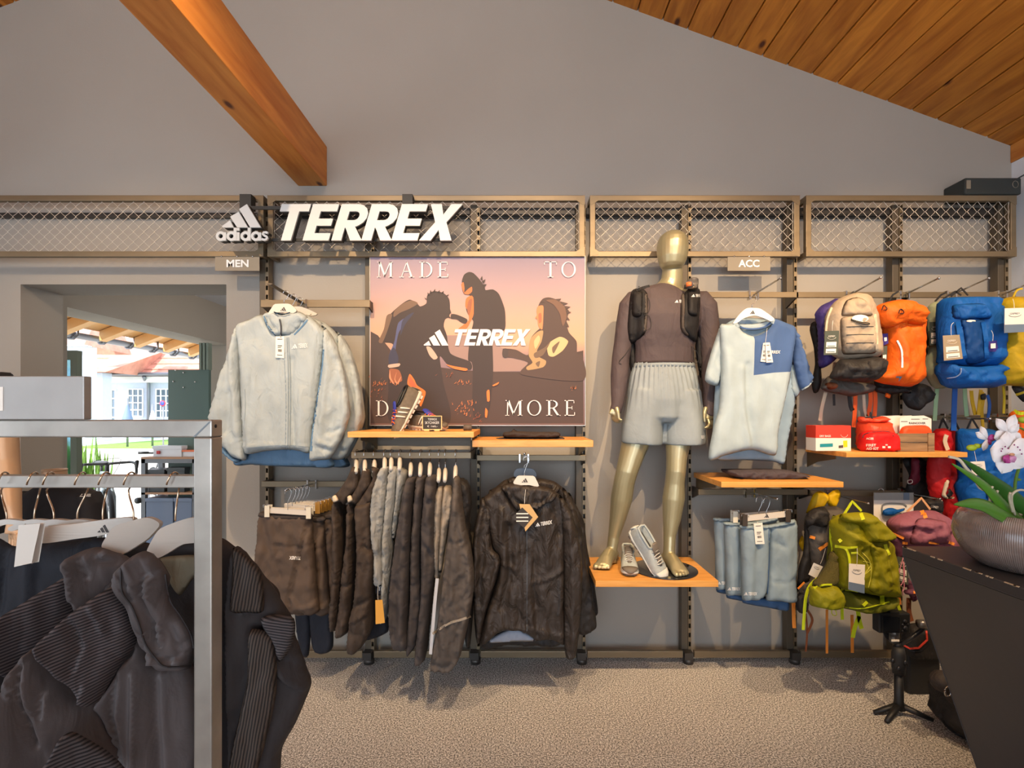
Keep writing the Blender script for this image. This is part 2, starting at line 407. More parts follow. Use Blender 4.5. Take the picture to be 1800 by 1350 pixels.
def brand(parent, m, x0, y0, x1, y1, rot=0, bars=True, lift=.003, d=None):
    h_ = y1-y0
    if bars:
        polys = logo_bars(x0, y0, x0+h_*1.35, y1); cx, cy = (x0+x1)/2, (y0+y1)/2; c_, s_ = math.cos(rot), math.sin(rot)
        polys = [[(cx+c_*(x-cx)-s_*(y-cy), cy+s_*(x-cx)+c_*(y-cy)) for x, y in p] for p in polys]
        decal('logo_print', polys, m, parent, d=d, lift=lift)
        cxa, cya = x0+h_*1.5, 0
        a = np.array([(x0+h_*1.5+x1)/2-cx, 0]); mx, my = cx+c_*a[0], cy+s_*a[0]; hw = (x1-x0-h_*1.5)/2
        text('logo_print', 'TERREX', mx-hw, my-h_/2, mx+hw, my+h_/2, m, parent, bold=.025, shear=.2, rot=rot, lift=lift, d=d)
    else: text('logo_print', 'TERREX', x0, y0, x1, y1, m, parent, bold=.025, shear=.2, rot=rot, lift=lift, d=d)
# ================================================================ THE SETTING
M_wall = mat('wall_paint', (158, 151, 141), .85, var=.03, vscale=1.2, bump=.08, bscale=180)
M_white = mat('white_plaster', (214, 216, 220), .8, var=.03, vscale=2, bump=.1, bscale=120)
M_steel = mat('brushed_bronze_steel', (132, 116, 92), .46, .6, var=.10, vscale=14, stretch=(.3, 1, 1))
M_dsteel = mat('dark_steel', (74, 70, 66), .45, .6)
M_black = mat('black_plastic', (24, 24, 25), .5)
M_chrome = mat('chrome', (200, 198, 194), .18, 1.)
M_plank = wood('ceiling_pine', (168, 96, 20), (212, 136, 44), 'Y', 7, rough=.5)
M_beam = wood('beam_pine', (178, 104, 36), (208, 138, 62), 'Y', 6, rough=.55)
M_shelfwood = wood('oiled_beech', (205, 140, 62), (226, 164, 86), 'X', 14, rough=.42, knots=False)
def carpet():
    m = bpy.data.materials.new('speckled_carpet'); m.use_nodes = True; nt = m.node_tree; L = nt.links; b = nt.nodes['Principled BSDF']
    b.inputs['Roughness'].default_value = .95; b.inputs['Specular IOR Level'].default_value = .1
    tc = nt.nodes.new('ShaderNodeTexCoord')
    n = nt.nodes.new('ShaderNodeTexNoise'); n.inputs['Scale'].default_value = 150; n.inputs['Detail'].default_value = 4; L.new(tc.outputs['Object'], n.inputs['Vector'])
    n3 = nt.nodes.new('ShaderNodeTexNoise'); n3.inputs['Scale'].default_value = 3; L.new(tc.outputs['Object'], n3.inputs['Vector'])
    r = nt.nodes.new('ShaderNodeValToRGB'); e = r.color_ramp.elements
    e[0].position = .36; e[0].color = (*s2l((94, 92, 90)), 1); e[1].position = .64; e[1].color = (*s2l((230, 226, 221)), 1)
    x = e.new(.5); x.color = (*s2l((170, 165, 159)), 1)
    L.new(n.outputs[0], r.inputs[0])
    mr = nt.nodes.new('ShaderNodeMapRange'); mr.inputs['To Min'].default_value = .9; mr.inputs['To Max'].default_value = 1.1; L.new(n3.outputs[0], mr.inputs['Value'])
    s = nt.nodes.new('ShaderNodeVectorMath'); s.operation = 'SCALE'; L.new(r.outputs[0], s.inputs[0]); L.new(mr.outputs[0], s.inputs['Scale']); L.new(s.outputs[0], b.inputs['Base Color'])
    u = nt.nodes.new('ShaderNodeBump'); u.inputs['Strength'].default_value = .5; u.inputs['Distance'].default_value = .008
    L.new(n.outputs[0], u.inputs['Height']); L.new(u.outputs[0], b.inputs['Normal']); return m
M_carpet = carpet()
WY = .08                                                     # front face of the back wall
XR, XL, RIDGE, ZR, SL = 3.0, -5.0, -1.24, 4.617, .361
def zc(x): return ZR-SL*abs(x-RIDGE)
def struct(name, g, m, parent=None, **k):
    o = g.obj(name, m, parent, smooth=k.pop('smooth', False), **k)
    if parent is None: o['kind'] = 'structure'
    return o
struct('floor', Geo().box(XL, XR, -7.4, .36, -.06, 0), M_carpet, origin=False)
OX0, OX1, OZ = -3.02, -1.77, 2.248
g = Geo().prism([(XL, WY, 0), (OX0, WY, 0), (OX0, WY, OZ), (OX1, WY, OZ), (OX1, WY, 0), (XR, WY, 0), (XR, WY, zc(XR)+.02), (RIDGE, WY, ZR+.02), (XL, WY, zc(XL)+.02)], (0, .28, 0))
struct('wall_back', g, M_wall, origin=False)
wr = struct('wall_right', Geo().box(XR, XR+.2, -7.4, .36, 0, 2.985), M_white, origin=False)
struct('wall_left', Geo().prism([(XL-.2, -7.4, 0), (XL-.2, .36, 0), (XL-.2, .36, 3.3), (XL-.2, -7.4, 3.3)], (.2, 0, 0)), M_white, origin=False)
struct('wall_rear', Geo().prism([(XL, -7.6, 0), (-3.4, -7.6, 0), (-3.4, -7.6, 2.9), (2.4, -7.6, 2.9), (2.4, -7.6, 0), (XR, -7.6, 0), (XR, -7.6, zc(XR)), (RIDGE, -7.6, ZR), (XL, -7.6, zc(XL))], (0, .2, 0)), M_white, origin=False)
# ceiling: a boarded gable with each board its own piece
cl = struct('ceiling', Geo().prism([(XL-.2, .36, zc(XL-.2)+.05), (RIDGE, .36, ZR+.05), (XR+.2, .36, zc(XR+.2)+.05), (XR+.2, .36, zc(XR+.2)+.15), (RIDGE, .36, ZR+.15), (XL-.2, .36, zc(XL-.2)+.15)], (0, -7.9, 0)), M_dsteel, origin=False)
random.seed(3)
BW = .1515; plank_me = None
for side in (1, -1):
    n = 29 if side > 0 else 26
    for i in range(n):
        xa = RIDGE+side*(i*BW+.0035); xb = RIDGE+side*((i+1)*BW-.0035)
        dz = random.uniform(0, .003)
        a = Vector((xa, .08, zc(xa)+dz)); b = Vector((xb, .08, zc(xb)+dz)); up = Vector((0, 0, .03)); e = (b-a).normalized()*.004
        poly = [a+Vector((0, 0, .004)), a+e, b-e, b+Vector((0, 0, .004)), b+up, a+up]
        Geo().prism(poly, (0, -7.4, 0)).obj('plank', M_plank, cl, smooth=False, bvh=False)
# tie beam and wall plate
bx0, bx1, bz0, bz1 = -1.332, -1.158, 2.845, 3.084
bm_ = Geo().box(bx0, bx1, -7.3, WY, bz0, bz1)
o = struct('trim_1', bm_, M_beam, origin=False, bevel=.004)
o['label'] = 'wooden tie beam'
struct('trim_2', Geo().box(XR-.008, XR+.2, -7.3, WY, 2.985, 3.10), M_beam, origin=False, bevel=.003)
# socket on the white wall with its cable
tk = thing('wall_socket', 'white wall socket with a black plug, above the loudspeaker', 'socket', P(1790, 300, 2.8))
g = Geo(); g.box(XR-.012, XR, -.16, -.07, 2.80, 2.89); g.obj('socket_plate', M_white, tk, smooth=False, bevel=.003)
g = Geo(); g.tube([(XR-.012, -.115, 2.845), (XR-.05, -.115, 2.845)], .02, 12); g.obj('plug', M_black, tk)
g = Geo(); g.tube(spline([(XR-.05, -.115, 2.845), (XR-.10, -.09, 2.83), (XR-.16, -.04, 2.78), (XR-.2, 0.02, 2.70)]), .004, 8); g.obj('cable', M_black, tk)
# ---------------------------------------------------------------- next room and the yard seen through the opening
NX0, NX1 = -3.42, -3.12                                      # the wall with the outer doorway
g = Geo().prism([(NX0, .36, -.1), (NX0, .36, 3.2), (NX0, 4.6, 3.2), (NX0, 4.6, -.1), (NX0, 2.45, -.1), (NX0, 2.45, 2.2), (NX0, .50, 2.2), (NX0, .50, -.1)], (.30, 0, 0))
struct('wall_side', g, M_wall, origin=False)
struct('floor_next_room', Geo().box(-3.42, -.5, .36, 4.6, -.06, 0), M_carpet, origin=False)
struct('ceiling_next_room', Geo().box(-3.42, -.5, .36, 4.6, 2.6, 2.7), M_white, origin=False)
struct('wall_next_room', Geo().box(-.6, -.5, .36, 4.6, 0, 2.6), M_white, origin=False)
struct('wall_far', Geo().box(-3.42, -.5, 4.5, 4.6, 0, 2.6), M_white, origin=False)
M_green = mat('green_grey_door', (84, 106, 100), .45, var=.05, vscale=3)
M_gframe = mat('door_frame_green', (118, 130, 118), .5)
dr = struct('door_1', Geo().box(-3.52, -3.11, 2.05, 2.09, .02, 1.9), M_green, origin=False, bevel=.003)
g = Geo()
for i in range(3): g.box(-3.20+i*.035, -3.178+i*.035, 2.04, 2.10, 1.9, 2.17)
g.obj('door_profile', M_gframe, dr, smooth=False)
g = Geo()
for u, v in ((1255, 800), (1365, 705), (1365, 865), (1490, 805), (1280, 680)):
    p = P(100+u/6.136, 540+v/6.136, 4.965); g.ell(p, (.008, .006, .008), 8, 4)
g.obj('rivet', M_chrome, dr)
# ================================================================ THE YARD
M_pave = mat('pale_paving', (214, 206, 194), .9, var=.06, vscale=1.5)
M_lawn = mat('lawn_grass', (112, 150, 58), .9, var=.3, vscale=30, bump=.6, bscale=60)
M_bwall = mat('shade_blue_plaster', (196, 206, 224), .85, var=.03)  # blue of the facades' shade is put into the plaster colour
M_roof = mat('clay_roof_tiles', (198, 138, 120), .8, var=.15, vscale=3)
M_wframe = mat('white_window_frame', (232, 232, 230), .5)
M_glassd = mat('window_pane_dark', (92, 108, 124), .12, spec=.8)
M_pipe = mat('zinc', (128, 132, 140), .4, .6)
M_eave = mat('eave_wood', (236, 186, 122), .6, var=.10, vscale=4, stretch=(.2, 1, 1))
GZ = -.02
struct('ground', Geo().box(-70, -3.42, -12, 70, GZ-.2, GZ), M_pave, origin=False)
for i, (a, b, c, d_) in enumerate(((-19.0, -8, 17.5, 24.4), (-33, -20.3, 12, 18.4))):
    o = Geo().box(a, b, c, d_, GZ, GZ+.03).obj('lawn', M_lawn, smooth=False)
    tag(o, ['right green lawn by the shade-blue house', 'left green lawn by the shade-blue house'][i], 'lawn', kind='stuff')
# plants edging the bicycle yard
random.seed(5)
g = Geo()
for i in range(260):
    x, y = random.uniform(-6.5, -6.0), random.uniform(3.5, 4.3); h = random.uniform(.5, 1.2); a = random.uniform(0, 6.28); r = .10
    p = Vector((x, y, GZ)); t = p+Vector((math.cos(a)*r, math.sin(a)*r, h)); q = Vector((math.sin(a), -math.cos(a), 0))*.02; m = (p+t)/2+Vector((0, 0, .05))
    g.add([p-q, p+q, m+q*2, t, m-q*2], [(0, 1, 2, 3, 4)])
tag(g.obj('garden_shrub', M_lawn), 'leafy yellow-green shrub behind the drop-bar bicycle', 'shrub')
# long blue-shaded house with eyebrow dormers
D1 = 28.0
h1 = thing('house', 'long shade-blue house with red tiled roof and eyebrow dormers', 'house', P(230, 770, D1))
zE = P(0, 659, D1).z; xa, xb = P(166, 0, D1).x, P(420, 0, D1).x; y0 = D1+CY
Geo().box(xa, xb, y0, y0+8, GZ, zE).obj('wall', M_bwall, h1, smooth=False)
rz = zE+5.6
Geo().add([(xa-.6, y0-.5, zE-.1), (xb, y0-.5, zE-.1), (xb, y0+5, rz), (xa+2.4, y0+5, rz), (xa-.6, y0-.5, zE+.1), (xb, y0-.5, zE+.1), (xb, y0+5, rz+.2), (xa+2.4, y0+5, rz+.2), (xa-.6, y0+9, zE), (xb, y0+9, zE)],
          [(0, 1, 2, 3), (4, 7, 6, 5), (0, 4, 5, 1), (0, 3, 7, 4), (7, 8, 9, 6), (4, 8, 7)]).obj('roof', M_roof, h1, smooth=False)
g = Geo()
for k in range(15):                                         # courses of tiles
    f = (k+.5)/16; g.tube([(xa-.6+3.0*f, y0-.5+5.5*f, zE+.12+(rz-zE)*f), (xb, y0-.5+5.5*f, zE+.12+(rz-zE)*f)], .05, 5)
g.obj('tile_courses', M_roof, h1)['kind'] = 'stuff'
Geo().tube([(xa-.6, y0-.6, zE), (xb, y0-.6, zE)], .10, 8).obj('gutter', M_pipe, h1)
Geo().box(xa-.5, xb, y0-.45, y0, zE-.45, zE-.12).obj('cornice', M_wframe, h1, smooth=False)
Geo().tube([P(253, 662, D1-.6), P(255, 668, D1-.4), P(261, 672, D1-.15), P(261, 690, D1-.15), P(261, 760, D1-.15)], .09, 8).obj('downpipe', M_pipe, h1)
def window(par, x0, y0_, x1, y1_, d, cols, rows, m=M_wframe):
    fr = Geo(); a, b = P(x0, y1_, d), P(x1, y0_, d); t = .07
    fr.box(a.x, b.x, a.y-.06, a.y+.02, b.z-t, b.z).box(a.x, b.x, a.y-.06, a.y+.02, a.z, a.z+t).box(a.x, a.x+t, a.y-.06, a.y+.02, a.z+t, b.z-t).box(b.x-t, b.x, a.y-.06, a.y+.02, a.z+t, b.z-t)
    for i in range(1, cols): x = a.x+(b.x-a.x)*i/cols; fr.box(x-.035, x+.035, a.y-.05, a.y, a.z+t, b.z-t)
    for i in range(1, rows): z = a.z+(b.z-a.z)*i/rows; fr.box(a.x+t, b.x-t, a.y-.045, a.y, z-.03, z+.03)
    o = fr.obj('window', m, par, smooth=False, bvh=False)
    Geo().box(a.x+t, b.x-t, a.y-.015, a.y-.005, a.z+t, b.z-t).obj('pane', M_glassd, o, smooth=False, bvh=False)
window(h1, 180, 684, 205, 750, D1, 3, 4); window(h1, 225, 683, 253, 733, D1, 3, 4); window(h1, 274, 683, 302, 735, D1, 3, 4); window(h1, 322, 683, 350, 735, D1, 3, 4)
for cx in (232, 328):
    q = [(-34, 9), (-24, 6), (-12, 0), (0, -2.5), (12, 0), (24, 6), (34, 9)]
    fz = lambda a: P(cx+a[0], 639+a[1], D1+.4)
    dm = Geo().prism([fz(a) for a in q], (0, 3.2, 0)).obj('dormer', M_roof, h1, smooth=False)
    q = [(-18, 7), (-11, 3), (0, .5), (11, 3), (18, 7)]
    Geo().prism([fz(a)+Vector((0, -.05, 0)) for a in q], (0, .04, 0)).obj('dormer_frame', M_wframe, dm, smooth=False)
    for k in (-1, 0, 1):
        Geo().prism([fz((k*9-3.4, 6.4))+Vector((0, -.08, 0)), fz((k*9+3.4, 6.4))+Vector((0, -.08, 0)), fz((k*9+3.4, 3))+Vector((0, -.08, 0)), fz((k*9-3.4, 3))+Vector((0, -.08, 0))], (0, .03, 0)).obj('pane', M_glassd, dm, smooth=False)
# wing on the left
D2 = 22.0
h2 = thing('house_wing', 'shade-blue side wing with a steep red roof left of the long house', 'house', P(130, 780, D2))
xa2, xb2 = P(60, 0, D2).x, P(150, 0, D2).x; y2 = D2+CY; z2 = P(0, 608, D2).z
Geo().box(xa2, xb2, y2, y2+.6, GZ, z2).obj('wall', M_bwall, h2, smooth=False)
Geo().add([(xa2-.3, y2-.4, z2), (xb2+.3, y2-.4, z2), (xb2-1, y2+2.5, z2+3), (xa2, y2+2.5, z2+3), (xb2-.6, y2+3.4, z2), (xa2-.3, y2+3.4, z2)], [(0, 1, 2, 3), (1, 4, 2), (3, 2, 4, 5)]).obj('roof', M_roof, h2, smooth=False)
window(h2, 117, 628, 128, 646, D2, 2, 2)
h3 = thing('annex_roof', 'low red roofed annex between the wing and the long house', 'house', P(180, 770, 25.5))
a_, b_ = P(151, 655, 25.5), P(180, 655, 25.5); yy = 25.5+CY
Geo().box(a_.x, b_.x, yy, yy+.6, GZ, a_.z).obj('wall', M_bwall, h3, smooth=False)
Geo().add([(a_.x-.2, yy-.3, a_.z), (b_.x+.4, yy-.3, a_.z), (b_.x+1.0, yy+3, P(0, 616, 28).z), (a_.x-.2, yy+3, P(0, 613, 28).z), (a_.x-.2, yy+3, a_.z), (b_.x+.4, yy+3, a_.z)], [(0, 1, 2, 3), (1, 5, 2), (0, 3, 4), (3, 2, 5, 4)]).obj('roof', M_roof, h3, smooth=False)
def parasol(px, ytop, ybot, wpx, d, m, label):
    t = thing('closed_parasol', label, 'parasol', P(px, ybot, d))
    g = Geo(); V = []; a, b = P(px, ytop, d), P(px, ybot, d); n = 16
    prof = [(0.02, 0), (.30, .3), (.72, .7), (1, .98), (.8, 1.)]
    for r, f in prof:
        for k in range(n): an = 2*math.pi*k/n; rr = r*(1 if k % 2 else .72)*wpx*d/F/2; V.append(Vector((a.x+math.cos(an)*rr, a.y+math.sin(an)*rr, a.z+(b.z-a.z)*f)))
    Fs = [(i*n+k, i*n+(k+1) % n, (i+1)*n+(k+1) % n, (i+1)*n+k) for i in range(len(prof)-1) for k in range(n)]
    g.add(V, Fs).obj('canopy', m, t)
    Geo().tube([(a.x, a.y, GZ), (a.x, a.y, a.z+.1)], .04, 8).obj('pole', M_pipe, t)
parasol(224, 704, 745, 20, 21, mat('parasol_blue', (110, 128, 158), .8), 'folded blue-grey parasol in front of the shade-blue house')
parasol(268, 714, 745, 13, 21.5, mat('parasol_white', (228, 228, 230), .8), 'folded white parasol beside the downpipe')
t = thing('traffic_sign', 'small round blue and red sign on a post in the yard', 'sign', P(287, 760, 19))
p = P(287, 709, 19); Geo().tube([(p.x, p.y, GZ), (p.x, p.y, p.z)], .03, 8).obj('pole', M_pipe, t)
Geo().tube([p+Vector((0, -.05, 0)), p+Vector((0, -.02, 0))], .11, 20).obj('disc', mat('sign_red', (190, 50, 60), .5), t)
Geo().tube([p+Vector((0, -.06, .0)), p+Vector((0, -.05, 0))], .08, 20).obj('disc', mat('sign_blue', (50, 70, 170), .5), t)
# eave of this house over the yard: rafters, boards, gutter hooks
ev = struct('canopy_eave', Geo().add([(-3.3, -1, 2.74), (-4.35, -1, 2.31), (-4.35, 5.4, 2.31), (-3.3, 5.4, 2.74), (-3.3, -1, 2.78), (-4.35, -1, 2.35), (-4.35, 5.4, 2.35), (-3.3, 5.4, 2.78)], [(0, 1, 2, 3), (4, 7, 6, 5), (0, 4, 5, 1), (1, 5, 6, 2), (2, 6, 7, 3)]), M_eave, origin=False)
for i in range(11):
    y = .35+i*.46
    Geo().prism([(-3.3, y, 2.62), (-4.33, y, 2.21), (-4.33, y, 2.31), (-3.3, y, 2.735)], (0, .09, 0)).obj('rafter', M_eave, ev, smooth=False, bvh=False)
for i in range(14):
    y = .5+i*.36
    Geo().tube([(-4.33, y, 2.33), (-4.33, y, 2.23), (-4.37, y, 2.195), (-4.42, y, 2.195), (-4.455, y, 2.23), (-4.46, y, 2.27)], .012, 6).obj('gutter_hook', M_pipe, ev, bvh=False)
n = 9; V = []; Fs = []
for j, y in enumerate((-1, 5.4)):
    for k in range(n): a = math.pi*k/(n-1); V.append((-4.40-.055*math.cos(a), y, 2.26-.055*math.sin(a)))
for k in range(n-1): Fs.append((k, k+1, n+k+1, n+k))
o = Geo().add(V, Fs).obj('gutter', M_pipe, ev)
# open glazed door leaf left in the doorway
def glass(name, tint, rough=.02):
    m = mat(name, tint, rough); b = m.node_tree.nodes['Principled BSDF']; b.inputs['Transmission Weight'].default_value = .85; b.inputs['IOR'].default_value = 1.2; return m
M_dglass = glass('teal_glass', (112, 150, 160), .08)
x0, x1, yy, zt = -3.80, -3.465, .96, 1.957
g = Geo().box(x0, x1, yy, yy+.05, zt-.07, zt).box(x0, x1, yy, yy+.05, GZ, .05).box(x0, x0+.06, yy, yy+.05, .05, zt-.07).box(x1-.05, x1, yy, yy+.05, .05, zt-.07)
d2 = struct('door_2', g, M_gframe, origin=False)
Geo().box(x0+.05, x1-.05, yy+.02, yy+.03, .05, zt-.07).obj('pane', M_dglass, d2, smooth=False)
Geo().box(x0+.05, x1-.05, yy+.015, yy+.035, .6, .66).obj('crossbar', M_gframe, d2, smooth=False)
# bicycles
M_tyre = mat('tyre_rubber', (34, 34, 36), .8); M_frame = mat('bike_frame_grey', (128, 140, 146), .35, .3); M_bar = mat('bar_tape_black', (44, 45, 48), .7)
def bicycle(loc, rz, drop, label, mf):
    t = thing('bicycle', label, 'bicycle', loc)
    X = Matrix.Translation(loc) @ Matrix.Rotation(rz, 4, 'Z')  # bike points to local -Y
    def ob(g, n, m, par=t): return g.xf(X).obj(n, m, par, bvh=False)
    for y in (-.52, .50):
        ring = [(0, y+.33*math.cos(a), .34+.33*math.sin(a)) for a in [2*math.pi*k/28 for k in range(28)]]
        wl = ob(Geo().loft(ring, [(.024, .024)]*28, 8, closed=True, ref=(1, 0, 0)), 'wheel', M_tyre)
        ring = [(0, y+.295*math.cos(a), .34+.295*math.sin(a)) for a in [2*math.pi*k/28 for k in range(28)]]
        ob(Geo().loft(ring, [(.012, .016)]*28, 6, closed=True, ref=(1, 0, 0)), 'rim', M_pipe, wl)
        g = Geo()
        for k in range(16):
            a = 2*math.pi*k/16; g.tube([(0.02*(-1)**k, y, .34), (0, y+.29*math.cos(a), .34+.29*math.sin(a))], .0015, 4)
        ob(g, 'spokes', M_pipe, wl)
    g = Geo(); hb, ht, bb, st, ra = (0, -.40, .66), (0, -.36, .84), (0, .08, .28), (0, .22, .80), (0, .50, .34)
    g.tube([hb, ht], .026, 10).tube([hb, bb], .025, 10).tube([ht, st], .018, 10).tube([bb, st], .017, 10)
    for s in (-.05, .05): g.tube([bb, (s, .50, .34)], .011, 8).tube([st, (s, .50, .34)], .009, 8)
    ob(g, 'frame', mf)
    g = Geo()
    for s in (-1, 1): g.tube([(s*.03, -.41, .70), (s*.05, -.44, .60), (s*.05, -.52, .34)], [.018, .018, .010], 8)
    g.tube([(-.04, -.41, .69), (.04, -.41, .69)], .02, 8); ob(g, 'fork', mf)
    g = Geo().tube([ht, (0, -.35, .92), (0, -.43, .95)], .02, 10); ob(g, 'stem', M_bar)
    if drop:
        g = Geo()
        for s in (-1, 1): g.tube(spline([(0, -.43, .95), (s*.17, -.43, .955), (s*.21, -.50, .95), (s*.22, -.56, .93), (s*.225, -.55, .86), (s*.23, -.46, .82)], 4), .014, 8)
        hb_ = ob(g, 'handlebar', M_bar)
        for s in (-1, 1): ob(Geo().tube([(s*.22, -.55, .94), (s*.222, -.61, .97), (s*.222, -.62, .90)], [.018, .02, .008], 8), 'brake_lever', M_black, hb_)
        ob(Geo().tube(spline([(-.12, -.44, .96), (-.10, -.55, 1.0), (0, -.56, 1.01), (.10, -.5, .99), (.03, -.43, .80)], 4), .003, 6), 'brake_cable', M_black, hb_)
    else:
        hb_ = ob(Geo().tube([(-.36, -.40, .97), (-.1, -.44, .95), (.1, -.44, .95), (.36, -.40, .97)], .013, 8), 'handlebar', M_bar)
        for s in (-1, 1): ob(Geo().tube([(s*.25, -.42, .966), (s*.36, -.40, .97)], .018, 8), 'grip', M_black, hb_)
    ob(Geo().loft([(0, .1, .90), (0, .2, .905), (0, .34, .91), (0, .36, .90)], [(.02, .015), (.03, .018), (.075, .022), (.06, .01)], 10), 'saddle', M_black)
    ob(Geo().tube([st, (0, .24, .89)], .013, 8), 'seat_post', M_bar)
    return t
p = P(182, 0, 5.5); bicycle((p.x, p.y, GZ), .78, True, 'grey drop-bar bicycle standing outside the doorway', M_frame)
p = P(258, 0, 6.6); bicycle((p.x, p.y+.3, GZ), .85, False, 'flat-bar bicycle parked further out behind the drop-bar bicycle', mat('bike_frame_dark', (60, 62, 66), .4))
# trolley shelf with boxes in the doorway
M_trol = mat('grey_painted_steel', (112, 116, 122), .5, .3); M_bin = mat('blue_grey_bin', (104, 118, 142), .5); M_dbin = mat('dark_bin', (56, 62, 66), .5)
yT = 1.95; tr = thing('shelf_trolley', 'grey metal shelf trolley with wooden boards in the doorway', 'trolley', (-3.44, yT, 0))
X0, X1 = -3.715, -3.17
for x in (X0, X1-.04):
    for y in (yT, yT+.24): Geo().box(x, x+.04, y, y+.04, .0, 1.01).obj('leg', M_trol, tr, smooth=False)
Geo().box(X0, X1, yT, yT+.28, 1.01, 1.03).obj('shelf_board', mat('board_brown', (168, 128, 98), .6), tr, smooth=False)
Geo().box(X0, X1, yT, yT+.28, .66, .68).obj('shelf_board', MATS['board_brown'], tr, smooth=False)
Geo().box(X0, X1, yT, yT+.28, .12, .14).obj('shelf_board', MATS['board_brown'], tr, smooth=False)
Geo().box(X0, X1, yT, yT+.01, .97, 1.01).obj('rail', M_trol, tr, smooth=False)
Geo().tube([(X0-.03, yT-.01, .60), (X0-.03, yT+.03, .60)], .03, 14).obj('wheel', M_black, tr)
def carton(name, a, b, y0, y1, z0, h, m, label, group=None, lid=True):
    t = thing(name, label, 'box', ((a+b)/2, (y0+y1)/2, z0), group)
    Geo().box(a, b, y0, y1, z0, z0+h).obj('body', m, t, smooth=False, bevel=.003)
    if lid: Geo().box(a-.006, b+.006, y0-.006, y1+.006, z0+h-.03, z0+h+.004).obj('lid', m, t, smooth=False, bevel=.003)
    return t
M_carton = mat('white_carton', (214, 218, 226), .6)
t = carton('shoe_box', -3.61, -3.33, yT+.02, yT+.24, 1.03, .105, M_carton, 'white box with a red mark on the trolley top')
Geo().box(-3.57, -3.54, yT+.01, yT+.019, 1.06, 1.09).obj('mark', mat('mark_red', (190, 40, 40), .5), t, smooth=False)
t = carton('flat_box', -3.325, -3.18, yT+.03, yT+.25, 1.03, .05, M_carton, 'flat white box with an orange lid on the trolley top', lid=False)
Geo().box(-3.33, -3.175, yT+.025, yT+.255, 1.08, 1.095).obj('lid', mat('lid_orange', (226, 120, 80), .5), t, smooth=False)
carton('storage_bin', -3.66, -3.50, yT+.02, yT+.2, .68, .22, M_dbin, 'dark open bin on the middle trolley board, left')
carton('storage_bin', -3.47, -3.30, yT+.02, yT+.2, .68, .24, M_dbin, 'dark bin on the middle trolley board, right')
carton('storage_crate', -3.665, -3.40, yT+.0, yT+.24, .14, .48, M_bin, 'blue-grey lidded crate low on the trolley, left')
carton('storage_crate', -3.385, -3.215, yT+.0, yT+.24, .14, .48, M_bin, 'blue-grey lidded crate low on the trolley, right')
# ================================================================ WALL SHELVING
DU = 2.92                                                    # uprights' front plane (Y = 0)
PITCH = 185.7*DU/F
ux = [P(465+185.7*i, 0, DU).x for i in range(8)]
wallrack = thing('wall_shelving_frame', 'slotted steel wall shelving frame standing along the grey wall', 'shelving', ((ux[0]+ux[-1])/2, 0, 0))
ZT = 2.70
M_up = mat('dark_bronze_upright', (94, 84, 70), .5, .4)  # uprights in a darker bronze than the slotted strips
def upright(x):
    g = Geo().box(x-.032, x+.006, .004, .055, .03, ZT)
    o = g.obj('upright', M_up, wallrack, smooth=False, bevel=.002, bvh=False)
    s = Geo().box(x+.006, x+.0085, -.002, .05, .03, ZT).box(x+.0215, x+.024, -.002, .05, .03, ZT)
    z = .06
    while z < ZT-.03: s.box(x+.0085, x+.0215, -.002, .002, z, z+.027); z += .054
    s.obj('slotted_strip', M_steel, o, smooth=False, bvh=False)
    Geo().box(x+.0085, x+.0215, .03, .05, .03, ZT).obj('slot_back', M_black, o, smooth=False, bvh=False)
    Geo().tube([(x, -.02, 0), (x, -.02, .03)], .03, 14).obj('levelling_foot', M_dsteel, o, bvh=False)
    Geo().box(x-.03, x+.02, -.05, .05, .03, .07).obj('base_arm', M_dsteel, o, smooth=False, bvh=False)
for x in ux: upright(x)
for i in range(7):
    Geo().box(ux[i]+.03, ux[i+1]-.035, -.035, -.012, .035, .075).obj('base_rail', M_steel, wallrack, smooth=False, bevel=.003, bvh=False)
    Geo().box(ux[i]+.03, ux[i+1]-.035, .02, .05, ZT-.05, ZT-.01).obj('top_rail', M_dsteel, wallrack, smooth=False, bevel=.003, bvh=False)
    if i in (0, 1, 2, 4, 5, 6):
        pass
